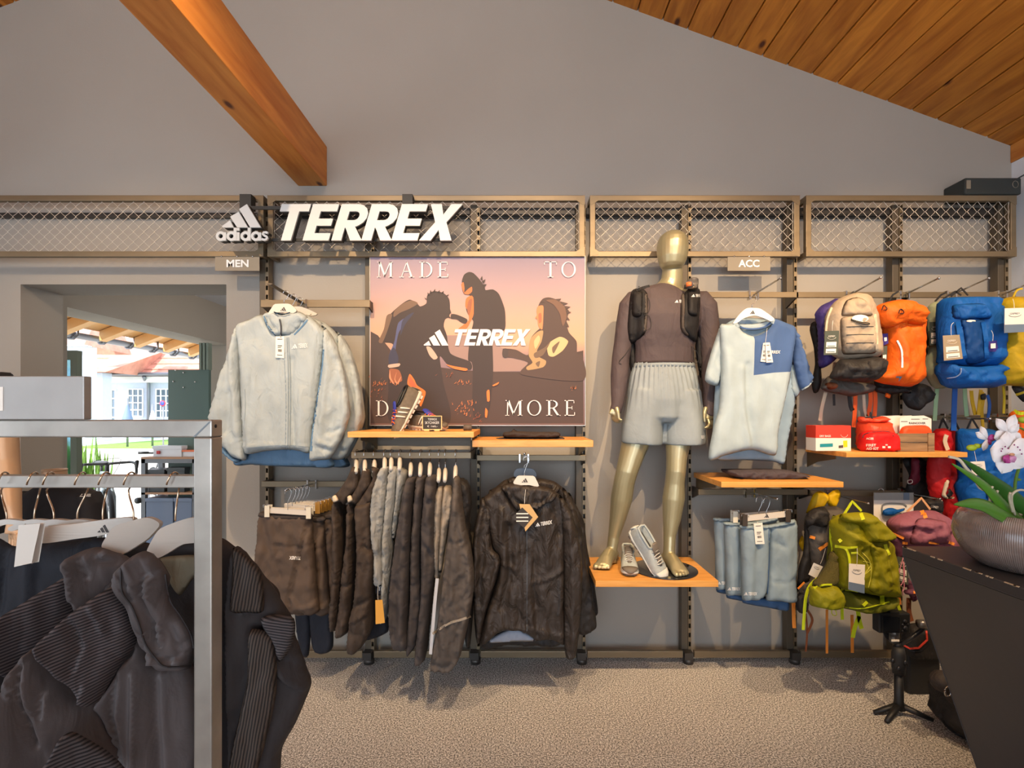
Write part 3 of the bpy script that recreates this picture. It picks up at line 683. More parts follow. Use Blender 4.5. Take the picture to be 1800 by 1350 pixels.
# mesh-filled header frames
M_mesh = mat('chain_link_wire', (196, 190, 180), .35, .8)
def header(xa, xb, label, nb):
    d = 2.86; a, b = P(xa, 451, d), P(xb, 343, d); z0, z1, y = a.z, b.z, a.y; t = .032; x0, x1 = a.x, b.x
    o = thing('mesh_header_frame', label, 'frame', ((x0+x1)/2, y, z0), 'chain-link header frames')
    for (u0, u1, w0, w1) in ((x0, x1, z1-t, z1), (x0, x1, z0, z0+t)): Geo().box(u0, u1, y, y+.03, w0, w1).obj('tube', M_steel, o, smooth=False, bevel=.003)
    for u in (x0, x1-t): Geo().box(u, u+t, y+.0005, y+.03, z0+t, z1-t).obj('tube', M_steel, o, smooth=False, bevel=.003)
    for u, s in ((x0, 1), (x1, -1)):
        for z_, q in ((z1, -1), (z0, 1)):
            Geo().prism([(u, y-.001, z_), (u+s*.05, y-.001, z_+q*.012), (u+s*.05, y-.001, z_+q*.03), (u+s*.012, y-.001, z_+q*.055), (u, y-.001, z_+q*.055)], (0, .002, 0)).obj('corner_gusset', M_steel, o, smooth=False, bvh=False)
    for z_ in (z1-t, z0): Geo().box(x0, x0+.02, y+.03, .05, z_, z_+.03).obj('bracket', M_steel, o, smooth=False, bvh=False); Geo().box(x1-.02, x1, y+.03, .05, z_, z_+.03).obj('bracket', M_steel, o, smooth=False, bvh=False)
    Geo().box(x0, x1, .055, .078, z1-.085, z1-.055).obj('wall_rail', M_dsteel, o, smooth=False, bvh=False)
    g = Geo(); w_, h_ = x1-x0-2*t, z1-z0-2*t; nx = int(round(w_/.0615)); nz = 10; sx = w_/nx
    for i in range(nx+1):
        for s in (1, -1):
            pts = []
            for k in range(nz+1):
                x = x0+t+i*sx+(s*sx/4*(-1)**k)+ (s*sx/4 if 0 else 0)
                x = x0+t+i*sx+s*(sx/2 if k % 2 else 0)
                x = min(max(x, x0+t), x1-t); pts.append((x, y+.015+s*.0025*(1 if k % 2 else -1), z0+t+h_*k/nz))
            g.tube(pts, .0016, 4, cap=False)
    g.obj('chain_link_mesh', M_mesh, o, bvh=False)['kind'] = 'stuff'
    return o
header(-112, 463, 'leftmost mesh frame over the doorway, behind the small three-stripe logo', 30)
header(470, 1028, 'mesh frame behind the big white lettering, above the poster', 30)
header(1037, 1406, 'mesh frame directly behind and right of the gold mannequin head', 20)
header(1417, 1787, 'rightmost mesh frame, under the black loudspeaker', 20)
# cross rails with their end brackets
def rail(x0, x1, yt, yb, d, label, group='clothes rails of the shelving', ext=None):
    a, b = P(x0, yb, d), P(x1, yt, d)
    o = thing('clothes_rail', label, 'rail', ((a.x+b.x)/2, a.y, a.z), group)
    Geo().box(a.x, b.x, a.y, a.y+.016, a.z, b.z).obj('bar', M_steel, o, smooth=False, bevel=.002)
    for x, s in ((a.x+.004, 1), (b.x-.012, -1)):
        Geo().prism([(x, a.y+.016, b.z), (x, 0.0, b.z), (x, .0, b.z-.07), (x, a.y+.016, a.z)], (.008, 0, 0)).obj('end_bracket', M_dsteel, o, smooth=False)
    return o
rail(458, 650, 527, 540, 2.80, 'rail holding the pale blue jackets, left of the poster')
rail(459, 608, 846, 856, 2.80, 'low rail holding the brown shorts, under the pale jackets')
rail(617, 828, 795, 806, 2.57, 'front rail holding the row of side-hung dark garments')
rail(838, 1030, 800, 810, 2.80, 'rail holding the black hooded jackets')
rail(1214, 1404, 513, 523, 2.80, 'rail holding the two-tone T-shirt')
rail(1400, 1592, 513, 523, 2.80, 'rail holding the beige and orange backpacks')
rail(1594, 1786, 513, 523, 2.80, 'rail holding the bright blue backpack')
rail(1228, 1420, 860, 870, 2.80, 'low rail holding the grey-blue shorts')
rail(1424, 1617, 862, 872, 2.80, 'low rail behind the lime green backpack')
rail(1620, 1792, 730, 738, 2.80, 'dark rail holding the red and blue packs', )
def prong(px, py, pxe, pye, label, d=2.795, flat=False, grp='display hooks on the rails', hooktop=None):
    """a hook bar clipped to a rail and running straight out, its tip turned up"""
    a = P(px, py, d); e = (pxe-VX)/(px-VX) if abs(px-VX) > 60 else 1.12; de = d/e
    b = P(pxe, pye, de)
    o = thing('display_hook', label, 'hook', a, grp)
    if flat: Geo().loft([a, b], [(.005, .016)]*2, 4, ref=(0, 0, 1)).obj('bar', M_up, o, smooth=False)
    else: Geo().tube([a, a+(b-a)*.9, b], .0045, 8).ell(b, (.007, .007, .007), 8, 6).obj('bar', M_chrome, o)
    for s in (-.024, .024): Geo().box(a.x+s-.004, a.x+s+.004, a.y-.004, a.y+.024, a.z-.028, a.z+.022).obj('clip', M_chrome, o, smooth=False)
    return a, b
HK = {}
HK['jack'] = prong(531, 533, 474, 499, 'flat hook bar holding the pale blue jackets', flat=True)
HK['short1'] = prong(548, 851, 502, 862, 'hook bar holding the brown shorts')
HK['blackj'] = prong(921, 805, 922, 797, 'hook bar holding the black hooded jackets')
HK['tee'] = prong(1325, 518, 1372, 489, 'hook bar holding the two-tone T-shirt')
HK['bp1'] = prong(1495, 518, 1548, 488, 'hook bar holding the beige backpack')
HK['bp2'] = prong(1590, 518, 1650, 489, 'hook bar holding the orange backpack')
HK['bp3'] = prong(1673, 518, 1738, 489, 'hook bar holding the bright blue backpack')
HK['bp4'] = prong(1762, 518, 1830, 489, 'hook bar holding the mustard yellow backpack')
HK['sh2'] = prong(1318, 866, 1366, 877, 'hook bar holding the grey-blue shorts')
HK['lime'] = prong(1462, 868, 1526, 885, 'hook bar holding the lime green backpack')
HK['mauve'] = prong(1592, 866, 1652, 877, 'hook bar holding the mauve backpack')
HK['red'] = prong(1668, 734, 1740, 736, 'hook bar holding the red packs')
HK['blu2'] = prong(1745, 734, 1830, 736, 'hook bar holding the second blue backpack')
# wooden shelves
def shelf(x0, x1, yt, yb, df, db, label, xs=0, group='oiled wood shelves'):
    a, b = P(x0, yb, df), P(x1, yt, df); y1 = db+CY
    t = thing('wood_shelf', label, 'shelf', ((a.x+b.x)/2, (a.y+y1)/2, a.z), group)
    Geo().box(a.x, b.x, a.y, y1, a.z, b.z).obj('board', M_shelfwood, t, smooth=False, bevel=.002)
    for x in (a.x+.02, b.x-.026):
        Geo().prism([(x, y1+.02, a.z-.002), (x, a.y+.12, a.z-.002), (x, a.y+.12, a.z-.02), (x, y1-.08, a.z-.05), (x, y1+.02, a.z-.09)], (.006, 0, 0)).obj('bracket', M_steel, t, smooth=False)
    return b.z, a, b
zs1, *_ = shelf(611, 833, 759, 769, 2.455, 2.87, 'wood shelf with brown sneakers and a small chalk sign')
zs2, *_ = shelf(830, 1043, 774, 786, 2.50, 2.88, 'wood shelf with folded dark trousers beside the poster foot')
zsm, *_ = shelf(1047, 1263, 1021, 1032, 2.49, 2.90, 'wood shelf carrying the gold mannequin')
zs3, *_ = shelf(1268, 1483, 847, 857, 2.49, 2.88, 'wood shelf with a folded dark T-shirt')
zs4, *_ = shelf(1488, 1701, 795, 804, 2.52, 2.88, 'wood shelf with the red box, first aid kit and crate')
# section signs
M_sign = mat('sign_beige_metal', (138, 128, 112), .5, .2); M_letter = mat('white_letter', (238, 236, 232), .5)
for x0, x1, s, tx, lab in ((378, 456, 'MEN', (398, 437), 'small beige section sign reading MEN'), (1279, 1354, 'ACC', (1298, 1335), 'small beige section sign reading ACC')):
    a, b = P(x0, 476, 2.85), P(x1, 451.5, 2.85); t = thing('section_sign', lab, 'sign', ((a.x+b.x)/2, a.y, a.z))
    Geo().box(a.x, b.x, a.y, a.y+.004, a.z, b.z).obj('plate', M_sign, t, smooth=False)
    for f in (.15, .5, .85): Geo().ell((a.x+(b.x-a.x)*f, a.y-.001, b.z+.003), (.005, .005, .005), 8, 6).obj('magnet', M_chrome, t)
    text('lettering', s, tx[0], 456.5, tx[1], 469.5, M_letter, t, d=2.848, bold=.03)
# big lettering
M_sl = mat('sign_letter_white', (206, 208, 206), .45); M_slb = mat('sign_edge_dark', (52, 50, 46), .6)
sg = thing('logo_sign', 'large white raised brand lettering with a three-stripe emblem on the mesh frames', 'sign', P(590, 424, 2.75))
def q3(pts): return [(360+u/3.6, 330+v/3.6) for u, v in pts]
def raise_poly(polys, name, d=2.74, th=.045):
    o = None
    for P2, hole in polys:
        g = Geo()
        n = len(P2)
        pts = [P(x, y, d) for x, y in P2]; par = sg
        if hole is None: g.prism(pts, (0, .012, 0))
        else:
            h = [P(x, y, d) for x, y in hole]; t = tessellate_polygon([pts, h]); al = pts+h; N = len(al); dv = Vector((0, .012, 0))
            fs = [tuple(x) for x in t]+[tuple(i+N for i in reversed(x)) for x in t]
            for off, L in ((0, len(pts)), (len(pts), len(h))): fs += [(off+i, off+(i+1) % L, off+(i+1) % L+N, off+i+N) for i in range(L)]
            g.add(al+[p+dv for p in al], fs)
        a = g.obj(name, M_sl, sg, smooth=False)
        dk = Geo()
        loops = [pts] if hole is None else [pts, h]
        for L in loops:
            k = len(L); dk.add([p+Vector((0, .012, 0)) for p in L]+[p+Vector((0, th, 0)) for p in L], [(i, (i+1) % k, (i+1) % k+k, i+k) for i in range(k)])
        dk.obj('edge', M_slb, a, smooth=False)
for b_ in ([(107, 243), (160, 206), (183, 251), (118, 252)], [(160, 183), (214, 152), (273, 251), (204, 251)], [(217, 135), (266, 103), (354, 251), (287, 251)]):
    raise_poly([(q3(b_), None)], 'emblem_stripe')
# TERREX, slanted capitals: bottoms at v=333, tops at v=103
def L6(kind, x, w_, ink=62, hb=46):
    """letter in an upright box: x0 at the base line, shear added later; returns [(outer, hole)] in crop coordinates"""
    y0, y1 = 333, 103; sh = lambda p: (p[0]+(333-p[1])*.292, p[1]); H = 230
    if kind == 'T': o = [(x+w_/2-ink/2, y0), (x+w_/2-ink/2, y1+hb), (x, y1+hb), (x, y1), (x+w_, y1), (x+w_, y1+hb), (x+w_/2+ink/2, y1+hb), (x+w_/2+ink/2, y0)]; hole = None
    if kind == 'E': m0, m1 = 195, 240; o = [(x, y0), (x, y1), (x+w_, y1), (x+w_, y1+hb), (x+ink, y1+hb), (x+ink, m0), (x+w_-12, m0), (x+w_-12, m1), (x+ink, m1), (x+ink, y0-hb), (x+w_, y0-hb), (x+w_, y0)]; hole = None
    if kind == 'R':
        arc = lambda cx, cy, r, ry, n=7: [(cx+r*math.sin(math.pi*k/n), cy-ry*math.cos(math.pi*k/n)) for k in range(n+1)]
        top = arc(x+w_-78, y1+72, 78, 72); o = [(x, y0), (x, y1)]+top[:-1]+[(x+w_-60, y1+143), (x+w_+8, y0), (x+w_-66, y0), (x+w_-118, y1+150), (x+ink, y1+150), (x+ink, y0)]
        hole = [(x+ink, y1+hb), (x+w_-80, y1+hb)]+arc(x+w_-80, y1+74, 28, 28)[1:-1]+[(x+w_-80, y1+102), (x+ink, y1+102)]
    if kind == 'X': o = [(x, y0), (x+w_*.33, 218), (x+8, y1), (x+78, y1), (x+w_*.5+2, 170), (x+w_-72, y1), (x+w_, y1), (x+w_*.67, 218), (x+w_-4, y0), (x+w_-76, y0), (x+w_*.5, 266), (x+74, y0)]; hole = None
    if kind == 'X': return [(q3([sh(p) if True else p for p in o]), None)]
    return [(q3([sh(p) for p in o]), q3([sh(p) for p in hole]) if hole else None)]
for k, x, w_ in (('T', 420, 185), ('E', 618, 165), ('R', 800, 185), ('R', 990, 185), ('E', 1180, 165), ('X', 1355, 210)): raise_poly(L6(k, x, w_), 'letter')
# adidas, round strokes
def ring(cx, cy, r, r2, n=22): return ([(cx+r*math.cos(2*math.pi*k/n), cy+r*math.sin(2*math.pi*k/n)) for k in range(n)], [(cx+r2*math.cos(-2*math.pi*k/n), cy+r2*math.sin(-2*math.pi*k/n)) for k in range(n)])
def rect(x0, y0, x1, y1): return [(x0, y0), (x1, y0), (x1, y1), (x0, y1)]
for cx, stem_top in ((100, 282), (167, 252), (256, 252), (322, 282)):
    o_, i_ = ring(cx, 306, 31, 14); raise_poly([(q3(o_), q3(i_))], 'letter')
    raise_poly([(q3(rect(cx+15, stem_top, cx+34, 334)), None)], 'letter', d=2.7395)
raise_poly([(q3(rect(202, 281, 219, 334)), None), (q3(rect(202, 254, 219, 272)), None)], 'letter')
s_c = [(398, 287), (385, 281), (371, 283), (366, 292), (374, 301), (388, 307), (394, 316), (388, 326), (374, 329), (358, 323)]
def thick(line, w_):
    L = []; R = []
    for i, p in enumerate(line):
        a = np.array(line[max(i-1, 0)]); b = np.array(line[min(i+1, len(line)-1)]); t = (b-a)/(np.linalg.norm(b-a)+1e-9); n = np.array([-t[1], t[0]])*w_/2
        L.append(tuple(np.array(p)+n)); R.append(tuple(np.array(p)-n))
    return L+R[::-1]
raise_poly([(q3(thick(s_c, 14)), None)], 'letter')
# black straps that hang the lettering over the frames, and the mounting bars behind it
for x0, x1, y1 in ((421, 441, 366), (707, 725, 362)):
    a, b = P(x0, y1, 2.80), P(x1, 341, 2.80); Geo().box(a.x, b.x, a.y, a.y+.05, a.z, b.z).obj('hanging_strap', M_slb, sg, smooth=False)
for y0, y1, xa, xb in ((362, 368, 440, 800), (419, 424, 478, 790)):
    a, b = P(xa, y1, 2.795), P(xb, y0, 2.795); Geo().box(a.x, b.x, a.y, a.y+.008, a.z, b.z).obj('mounting_bar', M_slb, sg, smooth=False)
# loudspeaker on the last frame
sp = thing('loudspeaker', 'black fabric covered loudspeaker lying on top of the rightmost mesh frame', 'speaker', P(1735, 342, 2.8))
M_spk = mat('speaker_cloth', (46, 50, 48), .8, bump=.3, bscale=700)
zb = P(0, 343, 2.86).z
a, b = P(1697, 343, 2.85), P(1796, 312, 2.85)
Geo().box(a.x, b.x, a.y, WY-.002, zb+.001, b.z).obj('cabinet', M_spk, sp, smooth=False, bevel=.008)
c1, c2 = P(1699, 332, 2.848), P(1706, 317, 2.848)
Geo().box(c1.x, c2.x, c1.y-.002, c1.y+.002, c1.z, c2.z).obj('badge', M_sign, sp, smooth=False)
pts = [P(1785+5*math.cos(a), 324+6*math.sin(a), 2.848) for a in [2*math.pi*k/16 for k in range(16)]]
Geo().loft(pts, [(.0015, .0015)]*16, 5, closed=True).obj('emblem', M_sign, sp)
# ================================================================ POSTER
PD = 2.875
def grad_mat(name, z0, z1, stops):
    m = bpy.data.materials.new(name); m.use_nodes = True; nt = m.node_tree; L = nt.links; b = nt.nodes['Principled BSDF']; b.inputs['Roughness'].default_value = .55
    b.inputs['Specular IOR Level'].default_value = .3
    tc = nt.nodes.new('ShaderNodeTexCoord'); sx = nt.nodes.new('ShaderNodeSeparateXYZ'); L.new(tc.outputs['Object'], sx.inputs[0])
    mr = nt.nodes.new('ShaderNodeMapRange'); mr.inputs['From Min'].default_value = z0; mr.inputs['From Max'].default_value = z1; L.new(sx.outputs['Z'], mr.inputs['Value'])
    r = nt.nodes.new('ShaderNodeValToRGB'); e = r.color_ramp.elements
    for i, (p, c) in enumerate(stops):
        x = e[i] if i < 2 else e.new(p); x.position = p; x.color = (*s2l(c), 1)
    L.new(mr.outputs[0], r.inputs[0]); L.new(r.outputs[0], b.inputs['Base Color']); return m
a, b = P(651, 747, PD), P(1028, 451, PD)
po = thing('poster', 'large sunset hiking poster with white serif lettering on the slotted wall', 'poster', ((a.x+b.x)/2, a.y, a.z))
M_sky = grad_mat('poster_sky_print', 0, b.z-a.z, [(0, (110, 84, 78)), (1, (150, 134, 148)), (.30, (128, 108, 116)), (.40, (150, 122, 124)), (.50, (206, 160, 128)), (.64, (196, 156, 138)), (.82, (172, 145, 147))])
Geo().box(a.x, b.x, a.y, a.y+.02, a.z, b.z).obj('panel', M_sky, po, smooth=False)
M_pw = mat('print_white', (228, 222, 220), .6)
for (x0, x1, z0, z1) in ((a.x-.004, b.x+.004, a.z-.005, a.z), (a.x-.004, b.x+.004, b.z, b.z+.004), (a.x-.004, a.x, a.z, b.z), (b.x, b.x+.004, a.z, b.z)):
    Geo().box(x0, x1, a.y-.003, a.y+.02, z0, z1).obj('frame_strip', mat('poster_frame', (170, 166, 160), .4, .5), po, smooth=False)
LAY = [0]
def pr(polys, m, smooth=True):
    LAY[0] += 1
    if 1 < len(polys) <= 6:
        for p in polys: LAY[0] -= 1; pr([p], m, smooth)
        LAY[0] += 1; return
    pp = []
    for p in polys:
        p = cr(640, 440, 3.75, p); pp.append([tuple(q) for q in cat_close(p, 2.5, True)] if smooth else p)
    o = decal('printed_picture', pp, m, po, d=PD, lift=.00016*LAY[0]+.0004)
    if len(polys) > 1: o['kind'] = 'stuff'
    return o
BVS[po.name] = []
pc = lambda n, c: mat('print_'+n, c, .6)
D_ = pc('dark', (58, 44, 40)); DB = pc('dark_brown', (74, 55, 48)); DM = pc('mid_brown', (98, 74, 62))
pr([[(44, 535), (85, 560), (130, 600), (200, 690), (420, 760), (640, 790), (860, 800), (1060, 800), (1200, 740), (1320, 690), (1445, 660), (1445, 1140), (44, 1140)]], DB, False)
pr([[(520, 560), (860, 560), (900, 640), (1100, 700), (1060, 795), (860, 800), (700, 780), (560, 700)]], pc('haze', (150, 122, 114)), False)
pr([[(44, 535), (90, 560), (130, 610), (170, 700), (150, 860), (44, 880)]], pc('hill_dark', (70, 56, 52)), False)
# man with a rucksack, left
pr([[(165, 430), (240, 360), (300, 325), (350, 350), (370, 370), (410, 350), (415, 300), (455, 270), (520, 280), (560, 320), (567, 390), (560, 440), (535, 455), (525, 500), (545, 560), (570, 680), (700, 735), (700, 790), (560, 760), (500, 700), (520, 860), (560, 1140), (180, 1140), (160, 900), (165, 740), (190, 620), (110, 600), (140, 500)]], D_)
pr([[(200, 400), (250, 355), (310, 330), (355, 350), (300, 385), (240, 410), (195, 440)], [(150, 430), (185, 425), (150, 540), (120, 610), (95, 600), (130, 520)]], pc('pack_brown', (112, 86, 68)))
pr([[(225, 480), (285, 440), (275, 470), (230, 540), (215, 600), (200, 690), (165, 745), (165, 690), (200, 600)]], pc('jacket_blue', (80, 84, 122)))
pr([[(250, 470), (285, 430), (330, 410), (270, 490), (240, 560)], [(165, 690), (195, 640), (225, 700), (220, 745), (165, 750)]], pc('jacket_blue_dark', (56, 54, 74)))
pr([[(160, 755), (235, 745), (230, 765), (165, 775)], [(410, 635), (440, 640), (485, 705), (460, 720), (430, 690)]], pc('pale_band', (196, 164, 146)))
OR = pc('orange_light', (226, 118, 52)); ORD = pc('orange_dim', (150, 88, 58))
pr([[(165, 785), (230, 790), (250, 860), (190, 870)]], ORD)
pr([[(170, 790), (178, 840), (200, 880), (190, 880), (165, 840)], [(215, 800), (205, 850), (225, 880), (215, 885), (200, 850)], [(245, 830), (225, 885), (220, 870)]], pc('short_light', (206, 136, 100)))
pr([[(285, 880), (300, 815), (330, 850), (350, 890), (405, 930), (395, 980), (375, 1030), (365, 1010), (380, 950), (330, 915)]], OR)
pr([[(300, 830), (325, 860), (345, 900), (320, 900), (295, 880)]], pc('skin_dim', (190, 96, 60)))
# woman standing in the middle
pr([[(645, 200), (660, 160), (690, 143), (720, 150), (760, 190), (795, 240), (800, 262), (850, 258), (890, 290), (925, 380), (932, 450), (925, 525), (850, 560), (850, 800), (830, 1020), (800, 1090), (720, 1090), (715, 760), (685, 720), (700, 560), (720, 470), (690, 430), (672, 380), (700, 300), (660, 290), (645, 250)]], D_)
pr([[(640, 225), (655, 210), (662, 250), (660, 280), (680, 260), (710, 240), (712, 270), (690, 290), (660, 285)]], pc('skin_orange', (196, 108, 60)))
pr([[(672, 320), (700, 300), (720, 310), (722, 420), (700, 470), (670, 520), (620, 520), (650, 495), (690, 460), (685, 400), (668, 370)]], pc('jacket_orange', (206, 108, 54)))
pr([[(690, 330), (712, 320), (705, 390), (690, 430), (678, 380)]], ORD)
pr([[(575, 420), (615, 425), (680, 455), (670, 485), (640, 475), (610, 455), (572, 450)]], D_)
# seated woman at the right
pr([[(1155, 350), (1180, 318), (1220, 310), (1280, 330), (1330, 380), (1350, 400), (1335, 470), (1350, 540), (1400, 600), (1405, 680), (1440, 700), (1440, 860), (1040, 820), (1080, 740), (985, 710), (915, 700), (920, 650), (1000, 655), (1080, 690), (1100, 580), (1140, 530), (1160, 510), (1145, 450), (1140, 400)]], pc('dark_warm', (78, 58, 50)))
pr([[(1145, 370), (1180, 365), (1182, 420), (1175, 520), (1150, 500), (1140, 430), (1136, 400)]], pc('face_light', (216, 130, 84)))
pr([[(1150, 420), (1168, 415), (1170, 470), (1152, 480)]], pc('face_dim', (170, 98, 66)))
pr([[(1095, 590), (1140, 540), (1180, 530), (1170, 600), (1140, 660), (1150, 700), (1200, 730), (1180, 770), (1080, 790), (1070, 770), (1110, 740), (1085, 690)]], pc('coat_ochre', (168, 136, 94)))
pr([[(1210, 620), (1290, 570), (1345, 600), (1310, 660), (1250, 700), (1215, 690)], [(1120, 600), (1150, 560), (1160, 590), (1130, 650)]], pc('coat_pale', (206, 172, 124)))
pr([[(1240, 640), (1290, 600), (1250, 680)], [(1120, 680), (1190, 640), (1230, 600), (1180, 690), (1130, 710)], [(1130, 745), (1160, 730), (1150, 770)]], pc('coat_shadow', (110, 86, 66)))
pr([[(915, 650), (950, 652), (945, 705), (915, 702)]], pc('cup', (70, 56, 52)))
HR = []
for (x, y, dx, dy) in ((425, 290, -6, -14), (440, 275, -2, -14), (462, 268, 6, -14), (490, 272, 8, -10), (515, 275, 10, -8), (545, 295, 14, -6), (410, 318, -12, -8)): HR.append([(x-7, y+4), (x+8, y+6), (x+dx, y+dy)])
HR += [[(560, 432), (572, 446), (556, 446)], [(566, 385), (574, 412), (562, 418)], [(765, 190), (778, 168), (782, 200)], [(775, 205), (800, 190), (790, 220)], [(780, 225), (808, 222), (792, 245)]]
pr(HR[:7]+HR[7:9], D_, False); pr(HR[9:], D_, False)
HW = [[(1290, 335), (1345, 350), (1310, 362)], [(1315, 365), (1362, 372), (1325, 392)], [(1330, 395), (1366, 408), (1338, 420)], [(1335, 430), (1358, 462), (1334, 455)], [(1180, 322), (1160, 340), (1195, 345)], [(1250, 322), (1300, 318), (1280, 345)], [(1335, 470), (1352, 505), (1330, 500)]]
pr(HW, pc('dark_warm', (78, 58, 50)), False)
pr([[(1200, 330), (1260, 325), (1320, 370), (1335, 440), (1310, 500), (1290, 420), (1250, 360)]], pc('hair_brown', (112, 80, 62)))
pr([[(1139, 428), (1128, 446), (1142, 452)]], pc('face_light', (216, 130, 84)), False)
# sunlit grass and stones
random.seed(11); L1 = []; L2 = []
def tuft(cx, cy, n, sx, sy, L):
    for i in range(n):
        x, y = cx+random.gauss(0, sx), cy+random.gauss(0, sy); w_ = random.uniform(3, 9); h_ = random.uniform(5, 22); k = random.uniform(-8, 12)
        L.append([(x, y), (x+w_, y-2), (x+w_+k, y-h_)])
tuft(110, 880, 26, 35, 14, L1); tuft(90, 960, 14, 30, 50, L2); tuft(650, 880, 16, 30, 10, L1); tuft(650, 1050, 26, 40, 20, L1); tuft(700, 1000, 10, 15, 10, L1); tuft(760, 1100, 14, 25, 14, L2); tuft(1375, 915, 8, 20, 6, L1); tuft(560, 830, 8, 40, 10, L2)
pr(L1, pc('grass_light', (204, 122, 74)), False); pr(L2, pc('grass_dim', (150, 84, 60)), False)
pr([[(808, 930), (825, 920), (828, 990), (812, 995)], [(540, 752), (600, 765), (680, 780), (670, 795), (590, 780)], [(800, 1040), (815, 1060), (808, 1105), (798, 1100)], [(845, 890), (890, 868), (880, 885), (850, 897)]], OR)
# brand line across the middle
LAY[0] += 2
wl = .00016*LAY[0]+.0006
def serif(ch, x, y, w_, h_):
    """roman capital in thin and thick strokes"""
    t, s = w_*.045, w_*.17; q = []
    R = lambda a, b, c, d: q.append([(x+a*w_, y+b*h_), (x+c*w_, y+b*h_), (x+c*w_, y+d*h_), (x+a*w_, y+d*h_)])
    Q = lambda *p: q.append([(x+a*w_, y+b*h_) for a, b in p])
    sf = .035
    def arc(cx, cy, rx, ry, a0, a1, th0, th1, n=18):
        O = []; I = []
        for k in range(n+1):
            a = a0+(a1-a0)*k/n; th = th0+(th1-th0)*abs(math.cos(a)); O.append((cx+rx*math.cos(a), cy+ry*math.sin(a))); I.append((cx+(rx-th)*math.cos(a), cy+(ry-th*.55-.01)*math.sin(a)))
        for k in range(n): Q(O[k], O[k+1], I[k+1], I[k])
    if ch == 'M': Q((.12, 0), (.20, 0), (.14, 1), (.10, 1)); Q((.10, 0), (.24, 0), (.52, .86), (.46, 1)); Q((.46, 1), (.44, .88), (.80, 0), (.86, 0)); R(.80, 0, .93, 1); R(0, 1-sf, .24, 1); R(.72, 1-sf, 1, 1); R(.02, 0, .22, sf); R(.80, 0, 1, sf)
    if ch == 'A': Q((.48, 0), (.53, 0), (.17, 1), (.12, 1)); Q((.46, 0), (.54, 0), (.90, 1), (.76, 1)); R(.27, .60, .68, .64); R(0, 1-sf, .30, 1); R(.64, 1-sf, 1, 1)
    if ch == 'D': R(.16, 0, .30, 1); R(.02, 0, .5, sf); R(.02, 1-sf, .5, 1); arc(.42, .5, .56, .5, -math.pi/2, math.pi/2, .04, .13)
    if ch == 'E': R(.16, 0, .32, 1); R(.02, 0, .86, sf+.01); R(.02, 1-sf-.01, .92, 1); R(.3, .47, .68, .51); R(.82, 0, .87, .2); R(.87, .78, .93, 1); R(.65, .38, .70, .60)
    if ch == 'T': R(.42, 0, .58, 1); R(.02, 0, .98, sf+.01); R(.02, 0, .07, .2); R(.93, 0, .98, .2); R(.28, 1-sf, .72, 1)
    if ch == 'O': arc(.5, .5, .5, .5, 0, 2*math.pi, .04, .13, 34)
    if ch == 'R': R(.14, 0, .28, 1); R(0, 0, .46, sf); R(0, 1-sf, .42, 1); arc(.40, .26, .40, .26, -math.pi/2, math.pi/2, .04, .13); R(.28, .49, .44, .53); Q((.42, .52), (.56, .50), (.92, 1), (.76, 1)); R(.76, 1-sf, 1, 1)
    return q
def line_(s, boxes, y0, y1):
    polys = []
    for ch, (x0, x1) in zip(s, boxes): polys += [cr(640, 440, 3.75, p) for p in serif(ch, x0, y0, x1-x0, y1-y0)]
    decal('lettering', polys, M_pw, po, d=PD, lift=wl)
line_('MADE', ((85, 190), (232, 330), (362, 452), (483, 560)), 76, 178)
line_('TO', ((1185, 1272), (1300, 1396)), 74, 178)
line_('D', ((76, 162),), 990, 1092)
line_('MORE', ((930, 1044), (1075, 1168), (1200, 1296), (1320, 1395)), 988, 1090)
x0, y0 = 640+395/3.75, 440+520/3.75
decal('logo_print', logo_bars(640+392/3.75, 440+522/3.75, 640+556/3.75, 440+628/3.75), M_pw, po, d=PD, lift=wl)
pp = []
for k, x, w_ in (('T', 420, 185), ('E', 618, 165), ('R', 800, 185), ('R', 990, 185), ('E', 1180, 165), ('X', 1355, 210)):
    for P2, hole in L6(k, x, w_):
        f = lambda pts: [(640+(570+((px-360)*3.6-415)/(1640-415)*(1100-570))/3.75, 440+(520+((py-330)*3.6-103)/230*108)/3.75) for px, py in pts]
        if hole is None: pp.append(f(P2))
        else:
            o_, h_ = f(P2), f(hole); al = o_+h_; t = tessellate_polygon([[Vector((*q, 0)) for q in o_], [Vector((*q, 0)) for q in h_]])
            pp += [[al[i] for i in tri] for tri in t]
decal('logo_print', pp, M_pw, po, d=PD, lift=wl)
